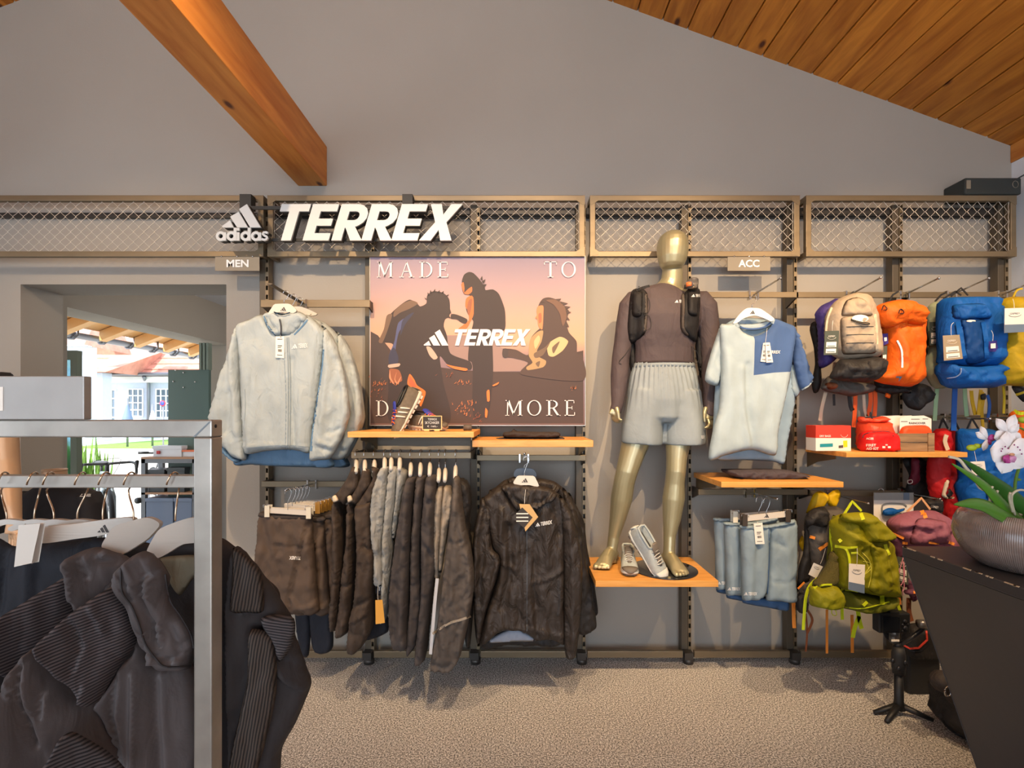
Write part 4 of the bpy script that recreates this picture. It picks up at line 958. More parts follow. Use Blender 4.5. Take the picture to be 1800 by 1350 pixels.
# ================================================================ MANNEQUINS
M_gold = mat('champagne_gold_lacquer', (176, 166, 130), .38, .55, coat=.15)
M_shirt = fabric('aubergine_grey_jersey', (82, 70, 70), .7, .34)
M_short = fabric('pale_grey_blue_nylon', (140, 148, 150), .6, .18)
M_vest = fabric('black_mesh_vest', (38, 35, 34), .7, .3)
def remesh(name, g, m, parent, voxel=.006, smooth=2, label=None):
    """closed lofts melted into one continuous skin"""
    me = bpy.data.meshes.new('tmp'); me.from_pydata([tuple(v) for v in g.v], [], g.f); me.update()
    o = bpy.data.objects.new('tmp', me); COL.objects.link(o)
    b = bmesh.new(); b.from_mesh(me); bmesh.ops.recalc_face_normals(b, faces=b.faces); b.to_mesh(me); b.free()
    r = o.modifiers.new('r', 'REMESH'); r.mode = 'VOXEL'; r.voxel_size = voxel
    s = o.modifiers.new('s', 'SMOOTH'); s.iterations = smooth; s.factor = .5
    ev = bpy.data.meshes.new_from_object(o.evaluated_get(bpy.context.evaluated_depsgraph_get()))
    V = [v.co.copy() for v in ev.vertices]; Fc = [tuple(p.vertices) for p in ev.polygons]
    bpy.data.objects.remove(o); bpy.data.meshes.remove(me); bpy.data.meshes.remove(ev)
    return mobj(name, V, Fc, m, parent, label=label)
def lp(g, rows, seg=16, ref=(1, 0, 0)):
    """rows: (px, py, d, half width px, depth radius m)"""
    pts = [P(r[0], r[1], r[2]) for r in rows]; rad = [(r[3]*r[2]/F, r[4]) for r in rows]
    return g.loft(pts, rad, seg, ref=ref)
mq = thing('mannequin', 'gold headless-faced mannequin in dark long-sleeve top and pale grey shorts on the wood shelf', 'mannequin', P(1167, 1010, 2.7))
mq['label'] = 'gold faceless mannequin in dark top and pale shorts standing on the wood shelf'
g = Geo()
# head: an egg; neck; trunk
hc = P(1182, 438, 2.74)
lp(g, [(1181, 473.5, 2.735, 9, .035), (1181, 471, 2.735, 17, .058), (1181, 466, 2.735, 21, .072), (1181.5, 456, 2.735, 24.5, .087), (1182, 445, 2.74, 26.3, .097), (1182, 434, 2.745, 26.8, .102), (1182, 424, 2.75, 25.2, .098), (1182, 416, 2.75, 21.5, .085), (1182, 410.5, 2.75, 15, .06), (1182, 407.5, 2.75, 7, .03)], 24)
lp(g, [(1182, 455, 2.765, 14, .055), (1182, 476, 2.765, 17.5, .058), (1181, 492, 2.77, 18.5, .06), (1178, 502, 2.775, 21, .066), (1175, 512, 2.775, 30, .074), (1173, 525, 2.775, 44, .08)], 24)
TR = [(1173, 506, 2.775, 18, .05), (1173, 511, 2.775, 40, .07), (1172, 519, 2.775, 56, .083), (1171, 535, 2.77, 61, .103), (1170, 560, 2.765, 58, .118), (1169, 585, 2.765, 53, .113), (1168, 612, 2.77, 48.5, .102), (1167, 640, 2.775, 49, .10), (1166, 665, 2.775, 52.5, .107), (1166, 690, 2.775, 54, .11), (1166, 708, 2.77, 50, .10), (1166, 718, 2.77, 36, .07)]
lp(g, TR, 26)
LEG_L = [(1140, 690, 2.78, 29, .085), (1130, 730, 2.77, 28, .088), (1118, 775, 2.755, 24.5, .08), (1108, 808, 2.74, 20.5, .068), (1102, 828, 2.735, 19, .066), (1097, 848, 2.745, 18.3, .062), (1092.5, 876, 2.765, 19, .064), (1086, 910, 2.785, 14.5, .052), (1079, 942, 2.80, 10, .038), (1076, 962, 2.80, 9.3, .036), (1074, 978, 2.795, 10.5, .042), (1073, 988, 2.79, 11, .045)]
LEG_R = [(1192, 690, 2.78, 29, .085), (1194, 730, 2.765, 27, .088), (1192, 775, 2.74, 21.5, .078), (1189, 808, 2.72, 17.2, .066), (1188, 828, 2.71, 16.5, .066), (1186, 848, 2.715, 16.5, .062), (1184, 876, 2.72, 19, .066), (1181, 910, 2.72, 15.5, .054), (1177, 942, 2.715, 10.5, .040), (1176, 964, 2.705, 9.6, .037), (1175.5, 980, 2.70, 10.5, .043), (1175, 992, 2.70, 11, .046)]
lp(g, LEG_L, 18); lp(g, LEG_R, 18)
def foot(ankle, toe, z0, wid=.088):
    a = Vector(ankle); t = Vector(toe); f = (t-a); f.z = 0; L = f.length; f.normalize(); s = Vector((f.y, -f.x, 0)); up = Vector((0, 0, 1))
    Q = lambda along, side, h: Vector((a.x, a.y, z0))+f*along+s*side+up*h
    G = Geo(); heel = -.055
    st = [(heel-.012, .018, .02, .024), (heel, .030, .03, .034), (-.01, .034, .045, .05), (.05, .036, .045, .046), (L*.55, .040, .034, .036), (L*.72, .045, .024, .026), (L*.84, .044, .018, .018)]
    G.loft([Q(x, 0, h) for x, w_, h, r in st], [(w_, r) for x, w_, h, r in st], 16, ref=s)
    for k, (sd, ln, r) in enumerate(((.033, 1.0, .0135), (.012, .985, .0105), (-.006, .955, .0098), (-.022, .92, .0094), (-.036, .87, .009))):
        G.loft([Q(L*.70, sd*.9, .018), Q(L*ln*.86, sd, .022), Q(L*ln*.95, sd, .017), Q(L*ln*1.0, sd, .011)], [r*1.0, r*1.05, r, r*.55], 10)
    return G
zt = zsm+.0005
aL, aR = P(1074, 980, 2.795), P(1175.5, 982, 2.70)
fl = foot(aL, (aL.x-.085, aL.y-.155, 0), zt); fr_ = foot(aR, (aR.x+.022, aR.y-.178, 0), zt)
# big toes point inwards: mirror the right one's toe order by its own side axis
g.add(fl.v, fl.f); g.add(fr_.v, fr_.f)
# arms
ARM_L = [(1124, 521, 2.775, 8, .03), (1119, 525, 2.775, 16, .052), (1108, 540, 2.775, 18, .058), (1101, 570, 2.78, 15.5, .052), (1095, 605, 2.785, 13.3, .046), (1091, 630, 2.78, 12.8, .044), (1089, 660, 2.765, 13, .044), (1087, 690, 2.75, 10.5, .036), (1085, 712, 2.735, 8, .028), (1083, 722, 2.73, 8.2, .022)]
ARM_R = [(1222, 521, 2.775, 8, .03), (1228, 525, 2.775, 16, .052), (1240, 540, 2.775, 18, .058), (1245, 570, 2.78, 16, .052), (1248, 605, 2.785, 14.3, .046), (1250, 630, 2.78, 13.8, .044), (1250, 660, 2.765, 14, .044), (1250, 690, 2.75, 11, .036), (1248, 708, 2.735, 8.6, .028), (1246, 716, 2.73, 9, .022)]
lp(g, ARM_L, 16); lp(g, ARM_R, 16)
def hand(G, wr, palm, tips, thumb, th=.0085):
    """palm slab and five separate curled fingers; photo points (px, py, d)"""
    pt = lambda q: P(*q)
    G.loft([pt(wr), pt(palm[0]), pt(palm[1])], [(.026, .019), (.034, .018), (.036, .014)], 14, ref=(1, .4, 0))
    for ch in tips: G.loft([pt(q) for q in ch], [th*1.12, th*1.05, th*.95, th*.62][:len(ch)], 10)
    G.loft([pt(q) for q in thumb], [th*1.5, th*1.3, th*1.05, th*.65][:len(thumb)], 10)
hand(g, (1083, 718, 2.73), [(1081, 725, 2.725), (1079, 731, 2.722)],
     [[(1083, 727, 2.71), (1086, 734, 2.69), (1090, 738, 2.675), (1094, 738, 2.668)], [(1080, 729, 2.72), (1084, 737, 2.702), (1089, 741, 2.688), (1094, 740.5, 2.68)], [(1078, 730, 2.73), (1081, 738, 2.717), (1086, 742, 2.703), (1091, 742, 2.695)], [(1076, 730, 2.74), (1078, 737, 2.732), (1082, 741, 2.72), (1086, 741.5, 2.712)]],
     [(1084, 716, 2.70), (1086, 724, 2.688), (1087.5, 731, 2.682), (1088.5, 736, 2.678)])
hand(g, (1246, 716, 2.73), [(1248, 728, 2.722), (1249, 737, 2.718)],
     [[(1244, 736, 2.70), (1247, 745, 2.685), (1243, 751, 2.672), (1238, 752, 2.668)], [(1247, 738, 2.715), (1250, 746, 2.702), (1246, 752, 2.69), (1240, 753, 2.682)], [(1250, 738, 2.728), (1253, 745, 2.718), (1250, 751, 2.706), (1245, 753.5, 2.698)], [(1253, 737, 2.738), (1255, 743, 2.732), (1253, 748, 2.722), (1250, 750, 2.715)]],
     [(1241, 716, 2.70), (1238.5, 725, 2.688), (1238, 735, 2.68), (1239, 743, 2.676)])
body = remesh('body', g, M_gold, mq, .0045, 2)
# glass foot plate under the right foot
bp = Geo().lathe((P(1168, 0, 2.67).x, P(1168, 0, 2.67).y, zsm), [(.001, 0), (.172, 0), (.172, .006), (.001, .006)], 48)
bp.obj('base_plate', mat('dark_glass_plate', (40, 40, 42), .06, .2, coat=.5), mq, bevel=.001)
# shirt: an offset skin around trunk and arms
def grow(rows, dp, dm): return [(x, y, d, w_+dp, r+dm) for x, y, d, w_, r in rows]
g = Geo(); lp(g, [(1176, 505, 2.775, 20, .067), (1175, 508, 2.775, 26, .072)]+grow(TR[2:8], 2.4, .010)+[(1167, 642, 2.775, 52, .112)], 26)
lp(g, grow(ARM_L[:-1], 2.6, .008)+[(1081.5, 724, 2.728, 10.6, .027)], 18); lp(g, grow(ARM_R[:-1], 2.6, .008)+[(1248.5, 732, 2.722, 11.8, .028)], 18)
sh = remesh('long_sleeve_top', g, M_shirt, mq, .006, 2)
M_seam = fabric('shirt_hem', (58, 48, 48), .8, .1)
lp(g := Geo(), [(1167, 637, 2.775, 52, .113), (1167, 640.5, 2.775, 52.5, .114)], 30); g.obj('hem', M_seam, mq)
# shorts: A-line tubes with pleats below an elastic waistband
g = Geo()
lp(g, [(1167, 636, 2.775, 51, .108), (1167, 645, 2.775, 53, .112), (1166.5, 660, 2.772, 57, .122), (1166, 685, 2.77, 62, .132), (1166, 705, 2.765, 63, .133), (1166, 716, 2.765, 62, .130), (1166, 735, 2.762, 62, .126), (1166, 744, 2.76, 50, .10)], 40)
lp(g, [(1138, 690, 2.77, 33, .120), (1134, 720, 2.765, 34.5, .122), (1129, 750, 2.76, 36, .120), (1127, 773, 2.755, 36.5, .118), (1126.5, 780, 2.755, 36, .116)], 30)
lp(g, [(1196, 690, 2.765, 33, .120), (1199, 720, 2.76, 34.5, .122), (1202, 750, 2.75, 35.5, .120), (1203, 773, 2.745, 35.5, .118), (1203, 781, 2.745, 35, .116)], 30)
so = remesh('shorts', g, M_short, mq, .007, 3)
co = np.empty(len(so.data.vertices)*3); so.data.vertices.foreach_get('co', co); co = co.reshape(-1, 3)
zr_ = (co[:, 2]-co[:, 2].min())/(co[:, 2].max()-co[:, 2].min())
ang = np.arctan2(co[:, 1], co[:, 0]*1.0); r0 = np.hypot(co[:, 0], co[:, 1])
k = np.sin(ang*34+6*zr_)*.004*np.clip((zr_-.35)/.5, 0, 1)+np.sin(ang*9+2)*.007*np.clip((.8-zr_)/.5, 0, 1)
co[:, 0] += co[:, 0]/r0*k; co[:, 1] += co[:, 1]/r0*k; so.data.vertices.foreach_set('co', co.ravel()); so.data.update()
g = Geo(); lp(g, [(1167, 639, 2.775, 52.5, .112), (1167, 647, 2.775, 54, .116)], 40); g.obj('waistband', M_short, mq)
M_print = mat('print_light', (226, 224, 220), .6)
brand(mq, M_print, 1217, 765.5, 1239, 771)
brand(mq, M_print, 1186, 527, 1204, 532)
# running vest: two front panels with straps, pockets and cords
VL = [(1110, 512), (1118, 507), (1130, 508), (1137, 515), (1136, 540), (1134, 560), (1134, 585), (1126, 594), (1118, 600), (1112, 606), (1106, 598), (1103, 575), (1105, 545), (1107, 525)]
VR = [(1205, 512), (1212, 508), (1222, 505), (1230, 509), (1231, 530), (1229, 560), (1226, 590), (1222, 602), (1214, 597), (1203, 586), (1197, 575), (1197, 550), (1199, 530)]
puff('vest_panel', VL, 2.70, .03, M_vest, mq, R=10, step=4, on=True, nz=(.006, 9, 14))
puff('vest_panel', VR, 2.70, .03, M_vest, mq, R=10, step=4, on=True, nz=(.006, 9, 14), seed=3)
puff('chest_pocket', [(1112, 514), (1120, 511), (1129, 513), (1129, 535), (1127, 556), (1112, 556), (1110, 535)], 2.68, .022, M_vest, mq, R=7, step=4, on=True, nz=(.004, 7, 12), seed=1)
puff('chest_pocket', [(1209, 512), (1218, 508), (1228, 511), (1228, 535), (1225, 556), (1210, 552), (1208, 530)], 2.68, .024, M_vest, mq, R=7, step=4, on=True, nz=(.004, 7, 12), seed=2)
puff('strap_edge', [(1133, 514), (1138, 516), (1139, 540), (1137, 575), (1132, 590), (1130, 588), (1133, 560)], 2.68, .012, fabric('vest_edge', (84, 74, 66), .7, .1), mq, R=3, step=3, on=True, nz=(0, 1, 1))
puff('strap_edge', [(1197, 520), (1203, 516), (1204, 540), (1203, 575), (1212, 590), (1205, 590), (1196, 576)], 2.68, .012, MATS['vest_edge'], mq, R=3, step=3, on=True, nz=(0, 1, 1))
for q in ([(1119, 512), (1130, 507), (1142, 504)], [(1217, 508), (1210, 505), (1203, 504)]): strap('shoulder_strap', q, 7, M_vest, mq, d=(2.72,), lift=.006, T=.005)
brand(mq, M_print, 1215, 517, 1231, 522)
bt = Geo().lathe(P(1217, 507, 2.655), [(.001, 0), (.030, 0), (.032, .03), (.032, .035), (.026, .042), (.001, .042)], 20)
fk = bt.obj('flask', glass('clear_flask', (220, 210, 200)), mq, bvh=False)
Geo().lathe(P(1219, 495, 2.655), [(.001, 0), (.026, 0), (.026, .012), (.018, .018), (.001, .018)], 18).obj('flask_cap', mat('grey_cap', (90, 84, 80), .4), mq, bvh=False)
Geo().lathe(P(1212, 504, 2.645), [(.001, 0), (.018, 0), (.018, .022), (.001, .022)], 14).obj('flask_label', mat('orange_print', (226, 116, 60), .5), mq, bvh=False)
for pts in ([(1133, 516), (1142, 530), (1140, 548), (1129, 552), (1141, 556), (1144, 575), (1130, 584)], [(1119, 550), (1131, 549), (1136, 553), (1128, 556)], [(1112, 604), (1100, 622), (1088, 636), (1093, 640)], [(1215, 608), (1226, 620), (1228, 632), (1222, 638), (1216, 610)], [(1121, 511), (1123, 503), (1127, 510)]):
    cord('elastic_cord', [(x, y, (hit(mq, x, y, 2.7) or 2.7)-.006) for x, y in pts], .0014, M_black, mq)
puff('vest_side', [(1103, 560), (1112, 590), (1116, 606), (1118, 640), (1112, 660), (1106, 640), (1103, 610)], 2.80, .03, M_vest, mq, R=8, step=5)
puff('vest_side', [(1226, 585), (1230, 560), (1234, 610), (1235, 650), (1231, 665), (1226, 640), (1222, 610)], 2.80, .03, M_vest, mq, R=8, step=5)
g = Geo(); g.tube([P(1180, 985, 2.74), P(1180, 1005, 2.74)], .01, 8)
# second mannequin, cut by the left edge: shoulder and arm
m2 = thing('mannequin', 'mannequin arm and black sleeve cut off at the left picture edge, below the white box', 'mannequin', P(-40, 900, 2.330))
g = Geo()
lp(g, [(-62, 610, 2.330, 16, .05), (-62, 640, 2.330, 22, .06), (-62, 655, 2.330, 60, .08), (-62, 700, 2.330, 64, .11), (-62, 780, 2.330, 54, .11), (-62, 850, 2.330, 50, .10), (-62, 930, 2.330, 56, .11), (-62, 960, 2.330, 40, .09)], 22)
lp(g, [(-6, 665, 2.330, 20, .06), (4, 700, 2.330, 19, .056), (10, 760, 2.320, 17, .05), (14, 810, 2.310, 15.5, .046), (18, 850, 2.290, 14, .042), (23, 890, 2.260, 10.5, .034), (26, 915, 2.250, 9.5, .026)], 16)
hand(g, (26, 912, 2.250), [(26, 926, 2.245), (25, 938, 2.240)],
     [[(31, 938, 2.230), (33, 952, 2.220), (31, 963, 2.215), (28, 970, 2.215)], [(27, 940, 2.240), (29, 955, 2.230), (27, 966, 2.225), (24, 973, 2.225)], [(23, 940, 2.250), (24, 954, 2.245), (22, 965, 2.240), (20, 971, 2.240)], [(19, 938, 2.260), (19, 949, 2.260), (18, 958, 2.255), (16, 963, 2.255)]],
     [(33, 918, 2.230), (37, 930, 2.220), (37, 941, 2.215), (35, 948, 2.215)])
remesh('body', g, mat('skin_tone_lacquer', (206, 164, 124), .4, .2), m2, .006, 2)
g = Geo(); lp(g, [(-62, 645, 2.330, 34, .08), (-62, 660, 2.330, 64, .09), (-62, 700, 2.330, 68, .12), (-62, 780, 2.330, 58, .12), (-62, 850, 2.330, 56, .11), (-62, 940, 2.330, 60, .12)], 22)
lp(g, [(-10, 660, 2.330, 23, .066), (2, 700, 2.330, 22, .064), (7, 735, 2.325, 21, .06), (9, 752, 2.320, 20.5, .058)], 16)
remesh('tee_shirt', g, fabric('black_jersey', (40, 36, 36), .75, .15), m2, .007, 2)
g = Geo(); p = P(-62, 960, 2.330); g.tube([(p.x, p.y, 0.02), (p.x, p.y, p.z+.05)], .02, 10).lathe((p.x, p.y, 0), [(.001, 0), (.18, 0), (.18, .015), (.001, .015)], 30); g.obj('stand', M_dsteel, m2)
# bust with a black tee in the opening
m3 = thing('bust_form', 'headless bust form in a black tee with small white chest logo, behind the hanging rail', 'bust', P(100, 920, 2.75))
g = Geo(); lp(g, [(96, 826, 2.75, 17, .055), (96, 840, 2.75, 17, .056), (97, 855, 2.75, 24, .07), (98, 880, 2.75, 50, .09), (98, 910, 2.75, 52, .1)], 22)
lp(g, [(96, 830, 2.75, 17, .055), (96, 850, 2.75, 19, .06)], 22)
remesh('neck', g, MATS['skin_tone_lacquer'], m3, .006, 2)
Geo().lathe(P(96, 827, 2.75), [(.001, 0), (.055, 0), (.055, .008), (.001, .008)], 24).obj('neck_cap', mat('cap_wood', (214, 176, 138), .4), m3)
g = Geo(); lp(g, [(98, 852, 2.75, 26, .075), (98, 862, 2.75, 50, .09), (100, 872, 2.75, 64, .10), (102, 890, 2.75, 66, .125), (103, 920, 2.75, 62, .13), (103, 980, 2.75, 56, .12), (103, 1040, 2.75, 52, .11)], 24)
lp(g, [(45, 866, 2.75, 14, .07), (42, 885, 2.75, 20, .07), (38, 925, 2.75, 20, .07)], 16); lp(g, [(155, 868, 2.75, 14, .07), (160, 885, 2.75, 19, .07), (164, 925, 2.75, 19, .07)], 16)
remesh('tee_shirt', g, MATS['black_jersey'], m3, .007, 2)
brand(m3, M_print, 140, 868, 160, 873)
p = P(100, 1040, 2.75); Geo().tube([(p.x, p.y, .02), (p.x, p.y, p.z+.05)], .018, 10).lathe((p.x, p.y, 0), [(.001, 0), (.17, 0), (.17, .015), (.001, .015)], 30).obj('stand', M_dsteel, m3)
# ================================================================ CLOTHES ON THE WALL
M_hang = mat('pale_hanger_plastic', (206, 198, 186), .5)
M_hwhite = mat('white_hanger', (232, 228, 222), .45)
M_tag = mat('tag_card', (234, 226, 214), .7); M_ink = mat('tag_ink', (70, 66, 64), .7)
M_zip = mat('zip_dark', (58, 58, 60), .5)
def hanger(label, cx, ytop, yneck, outline, d, m=M_hang, group='clothes hangers', logo=None, name='hanger', th=.010, hw=9):
    """frontal hanger: hook from (cx, ytop) to (cx, yneck) and a flat body"""
    t = thing(name, label, 'hanger', P(cx, yneck, d), group)
    pts = [P(x, y, d) for x, y in outline]
    pl = [tuple(q) for q in cat_close(outline, 3, True)]
    Geo().prism([P(x, y, d)-Vector((0, th/2, 0)) for x, y in pl], (0, th, 0)).obj('body', m, t, smooth=False, bevel=.002)
    r = hw*.55; ang = [math.pi*1.12-k*math.pi*1.25/9 for k in range(10)]
    loop = [P(cx+hw*.35+r*math.cos(a)*1.0, ytop+r-r*math.sin(a), d) for a in ang]
    Geo().tube(spline(loop[::-1][0:0]+loop+[P(cx+hw*.5, ytop+2.4*r+2, d), P(cx, yneck-6, d), P(cx, yneck+2, d)], 3), .0018, 6).obj('hook', M_chrome, t)
    if logo: decal('logo_print', logo_bars(*logo), M_ink, t, d=d-th/2-.004, lift=.001)
    return t
def price_tag(par, quad, m=None, ink=True, foot=None, d=None, th=.0015, lift=.006, string=None, label=None, name='price_tag'):
    """a swing tag: card, printed lines and its string"""
    m = m or M_tag
    cx = sum(q[0] for q in quad)/4; cy = sum(q[1] for q in quad)/4
    dd = d or min((hit(par, x, y, 9) or 9) for x, y in quad+[(cx, cy)])-lift
    c = Geo().prism([P(x, y, dd) for x, y in quad], (0, th, 0)).obj(name, m, par, smooth=False, label=label)
    Q = lambda u, v: tuple((1-v)*((1-u)*np.array(quad[0])+u*np.array(quad[1]))+v*((1-u)*np.array(quad[3])+u*np.array(quad[2])))
    if ink:
        L = [[(.2, .12), (.8, .12), (.8, .15), (.2, .15)], [(.25, .42), (.75, .42), (.75, .46), (.25, .46)], [(.25, .50), (.65, .50), (.65, .53), (.25, .53)], [(.2, .86), (.8, .86), (.8, .89), (.2, .89)]]
        g = Geo()
        for p in L:
            pp = [P(*Q(*q), dd-.0008) for q in p]; g.add(pp, [(0, 1, 2, 3)])
        for k in range(9): g.add([P(*Q(*q), dd-.0008) for q in ((.28+k*.05, .60), (.30+k*.05+.012*(k % 3), .60), (.30+k*.05+.012*(k % 3), .72), (.28+k*.05, .72))], [(0, 1, 2, 3)])
        g.obj('print', M_ink, c, smooth=False, bvh=False)
    if foot is not None: Geo().add([P(*Q(*q), dd-.0006) for q in ((0, foot[0]), (1, foot[0]), (1, 1), (0, 1))], [(0, 1, 2, 3)]).obj('print', foot[1], c, smooth=False, bvh=False)
    if string: cord('string', [(x, y, dd-.001) for x, y in string], .0009, M_tag, c)
    return c
PG.update(T=.55, R=.55, step=.72, ridge=.16)
# ---------------------------------------------------------------- pale blue shell jackets
A = lambda *p: cr(380, 470, 3.461, p)
M_pj = fabric('pale_blue_shell', (164, 172, 172), .5, .35); M_pjd = fabric('steel_blue_lining', (92, 124, 152), .6, .4)
M_pjh = fabric('pale_blue_shade', (154, 164, 168), .55, .3)
JD = 2.50
pj = thing('rain_jacket', 'pale blue shell jacket with price tag hanging foremost, left of the poster', 'jacket', P(505, 800, JD), 'pale blue shell jackets')
puff('back_panel', A((190, 400), (600, 400), (640, 700), (610, 1000), (720, 1205), (560, 1216), (360, 1210), (220, 1200), (105, 1195), (150, 1000)), JD+.07, .05, M_pjd, pj, R=10, nz=(.010, 8, 30), seed=4)
puff('sleeve', A((122, 358), (95, 450), (60, 560), (10, 720), (-38, 880), (-44, 950), (0, 1030), (45, 1090), (95, 1150), (150, 1170), (184, 1166), (176, 1000), (158, 780), (150, 560), (150, 420)), JD+.02, .055, M_pj, pj, R=14, nz=(.008, 9, 26), seed=2,
     folds=[(A((120, 420), (110, 640), (140, 1000)), 5, .012), (A((60, 620), (20, 860), (60, 1060)), 5, .010), (A((100, 760), (80, 1000)), 4, -.012)])
puff('cuff', A((-44, 948), (-20, 990), (45, 1085), (100, 1150), (150, 1172), (120, 1190), (60, 1150), (-10, 1070)), JD+.03, .035, M_pjd, pj, R=6, step=4, nz=(.006, 4, 8))
puff('sleeve', A((640, 352), (672, 372), (710, 420), (750, 520), (790, 680), (815, 860), (812, 910), (780, 1010), (730, 1110), (690, 1165), (630, 1172), (566, 1166), (590, 980), (622, 760), (645, 560), (655, 420)), JD+.01, .06, M_pj, pj, R=15, nz=(.008, 9, 26), seed=6,
     folds=[(A((672, 420), (690, 620), (640, 1100)), 5, .014), (A((740, 560), (760, 800), (700, 1000)), 6, -.012), (A((640, 1060), (720, 1090), (790, 1000)), 3, .012), (A((700, 1010), (760, 980)), 3, -.014), (A((620, 1090), (700, 1110)), 3, -.010)])
puff('front', A((285, 288), (200, 318), (122, 358), (132, 480), (142, 640), (150, 800), (160, 1000), (176, 1132), (300, 1118), (430, 1108), (500, 1116), (572, 1124), (592, 960), (620, 780), (642, 600), (664, 420), (650, 372), (600, 320), (540, 288), (480, 380), (420, 405), (360, 395)), JD, .06, M_pj, pj, R=20, nz=(.008, 18, 60), seed=1,
     folds=[(A((412, 420), (425, 700), (420, 1120)), 2.2, .008), (A((440, 420), (452, 700), (448, 1120)), 2.2, .007), (A((478, 560), (470, 800), (490, 1110)), 4, -.014), (A((150, 560), (165, 800), (190, 1100)), 4, -.012), (A((520, 470), (540, 700), (530, 1050)), 7, .009), (A((260, 480), (240, 800), (230, 1100)), 8, .009), (A((135, 440), (150, 560)), 3, -.014), (A((640, 420), (630, 600), (600, 800)), 4, -.012), (A((172, 1090), (300, 1080), (570, 1090)), 3, .006)])
puff('hood', A((285, 290), (330, 272), (420, 280), (500, 268), (548, 292), (560, 320), (520, 360), (470, 412), (415, 418), (365, 418), (320, 370)), JD-.02, .05, M_pj, pj, R=12, nz=(.010, 10, 16), seed=3, lift=.01,
     folds=[(A((290, 300), (330, 370), (380, 412)), 2.5, .016), (A((555, 320), (510, 370), (470, 410)), 2.5, .016), (A((310, 300), (360, 380)), 2.5, -.018), (A((520, 330), (460, 390)), 2.5, -.014), (A((400, 300), (410, 410)), 2, .010)])
puff('inner_collar', A((350, 268), (400, 283), (450, 272), (440, 282), (400, 290), (360, 282)), JD-.055, .008, M_pjd, pj, R=4, step=3, nz=(0, 1, 1))
strap('zip', A((385, 315), (393, 360), (393, 425)), 2.4, M_zip, pj, d=(JD-.08,), lift=.006)
strap('pocket_zip', A((172, 740), (174, 860), (168, 985)), 1.6, M_pjh, pj, d=(JD-.05,), lift=.003)
M_pseam = mat('pale_seam', (128, 142, 150), .6)
for q in (A((414, 560), (424, 800), (420, 1112)), A((440, 425), (452, 700), (448, 1114)), A((430, 425), (438, 700), (434, 1112))): strap('placket_seam', q, 1.0, M_pseam, pj, d=(JD-.05,), lift=.0015)
strap('hem_seam', A((182, 1098), (300, 1088), (430, 1082), (566, 1094)), .8, M_pseam, pj, d=(JD-.04,), lift=.0015)
for q in (A((288, 296), (318, 362), (362, 414)), A((556, 318), (520, 362), (474, 410))): strap('hood_edge', q, 2.6, M_pjd, pj, d=(JD-.05,), lift=.002)
strap('underarm_gap', A((656, 500), (646, 620), (620, 790), (592, 980), (576, 1118)), 4.2, M_pjd, pj, d=(JD-.03,), lift=.001)
price_tag(pj, A((362, 420), (414, 418), (413, 553), (360, 548)), string=A((393, 370), (390, 420)))
brand(pj, M_print, 512, 604, 541, 612, rot=-.07)
hanger('pale hanger with three-stripe emblem carrying the foremost pale blue jacket', 499.5, 511, 534, A((318, 285), (345, 240), (362, 224), (440, 222), (462, 232), (492, 262), (470, 280), (430, 272), (360, 276)), JD-.035, logo=(492.5, 539.5, 503, 546.5))
j2 = copy_thing(pj, (.028, .12, -.01), 'pale blue shell jacket second from the front, its sleeve showing at the right')
j3 = copy_thing(pj, (.014, .20, -.02), 'pale blue shell jacket hindmost on the hook, next to the poster')
for h_, (x, lab) in enumerate(((513, 'pale hanger of the second pale blue jacket'), (524, 'pale hanger of the hindmost pale blue jacket'))):
    hanger(lab, x, 517+6*h_, 545, [(x-30, 551), (x-10, 540), (x+8, 540), (x+34, 552), (x+20, 556), (x-16, 555)], JD+.095+.105*h_)
PG['ridge'] = .4
# ---------------------------------------------------------------- black hooded jackets
Bq = lambda *p: cr(800, 740, 3.068, p)
M_bk = fabric('black_brown_shell', (50, 43, 38), .5, .7); M_bk2 = fabric('black_shell_dark', (40, 36, 34), .6, .4); M_lin = fabric('pale_lining', (150, 156, 168), .6, .2)
KD = 2.50
bj = thing('hooded_jacket', 'black hooded shell jacket with a diamond kraft tag, foremost on its hook', 'jacket', P(935, 1120, KD), 'black hooded jackets')
puff('back_panel', Bq((200, 420), (560, 420), (600, 800), (580, 1190), (430, 1212), (280, 1210), (140, 1216), (130, 900)), KD+.07, .045, M_bk2, bj, R=10, nz=(.010, 10, 30), seed=9)
puff('lining', Bq((178, 1195), (230, 1150), (320, 1120), (400, 1150), (440, 1186), (330, 1190)), KD+.02, .02, M_lin, bj, R=8, nz=(.004, 8, 10))
puff('sleeve', Bq((150, 410), (130, 470), (108, 560), (96, 660), (92, 800), (98, 940), (104, 1080), (112, 1170), (130, 1214), (160, 1060), (196, 940), (226, 850), (246, 760), (236, 720), (205, 690), (190, 600), (200, 500)), KD-.01, .06, M_bk, bj, R=12, nz=(.012, 8, 22), seed=3, folds=[(Bq((140, 480), (110, 640), (110, 900)), 4, .014), (Bq((165, 470), (150, 700), (130, 980)), 4, -.014), (Bq((200, 700), (235, 735), (190, 900)), 4, .016)])
puff('sleeve', Bq((560, 400), (610, 460), (650, 560), (676, 680), (686, 800), (684, 950), (676, 1080), (664, 1180), (648, 1272), (600, 1276), (588, 1180), (586, 1000), (588, 800), (580, 600)), KD-.02, .055, M_bk, bj, R=12, nz=(.010, 8, 26), seed=5, folds=[(Bq((610, 560), (640, 800), (630, 1200)), 5, .014), (Bq((596, 600), (606, 900), (606, 1240)), 3, -.014)])
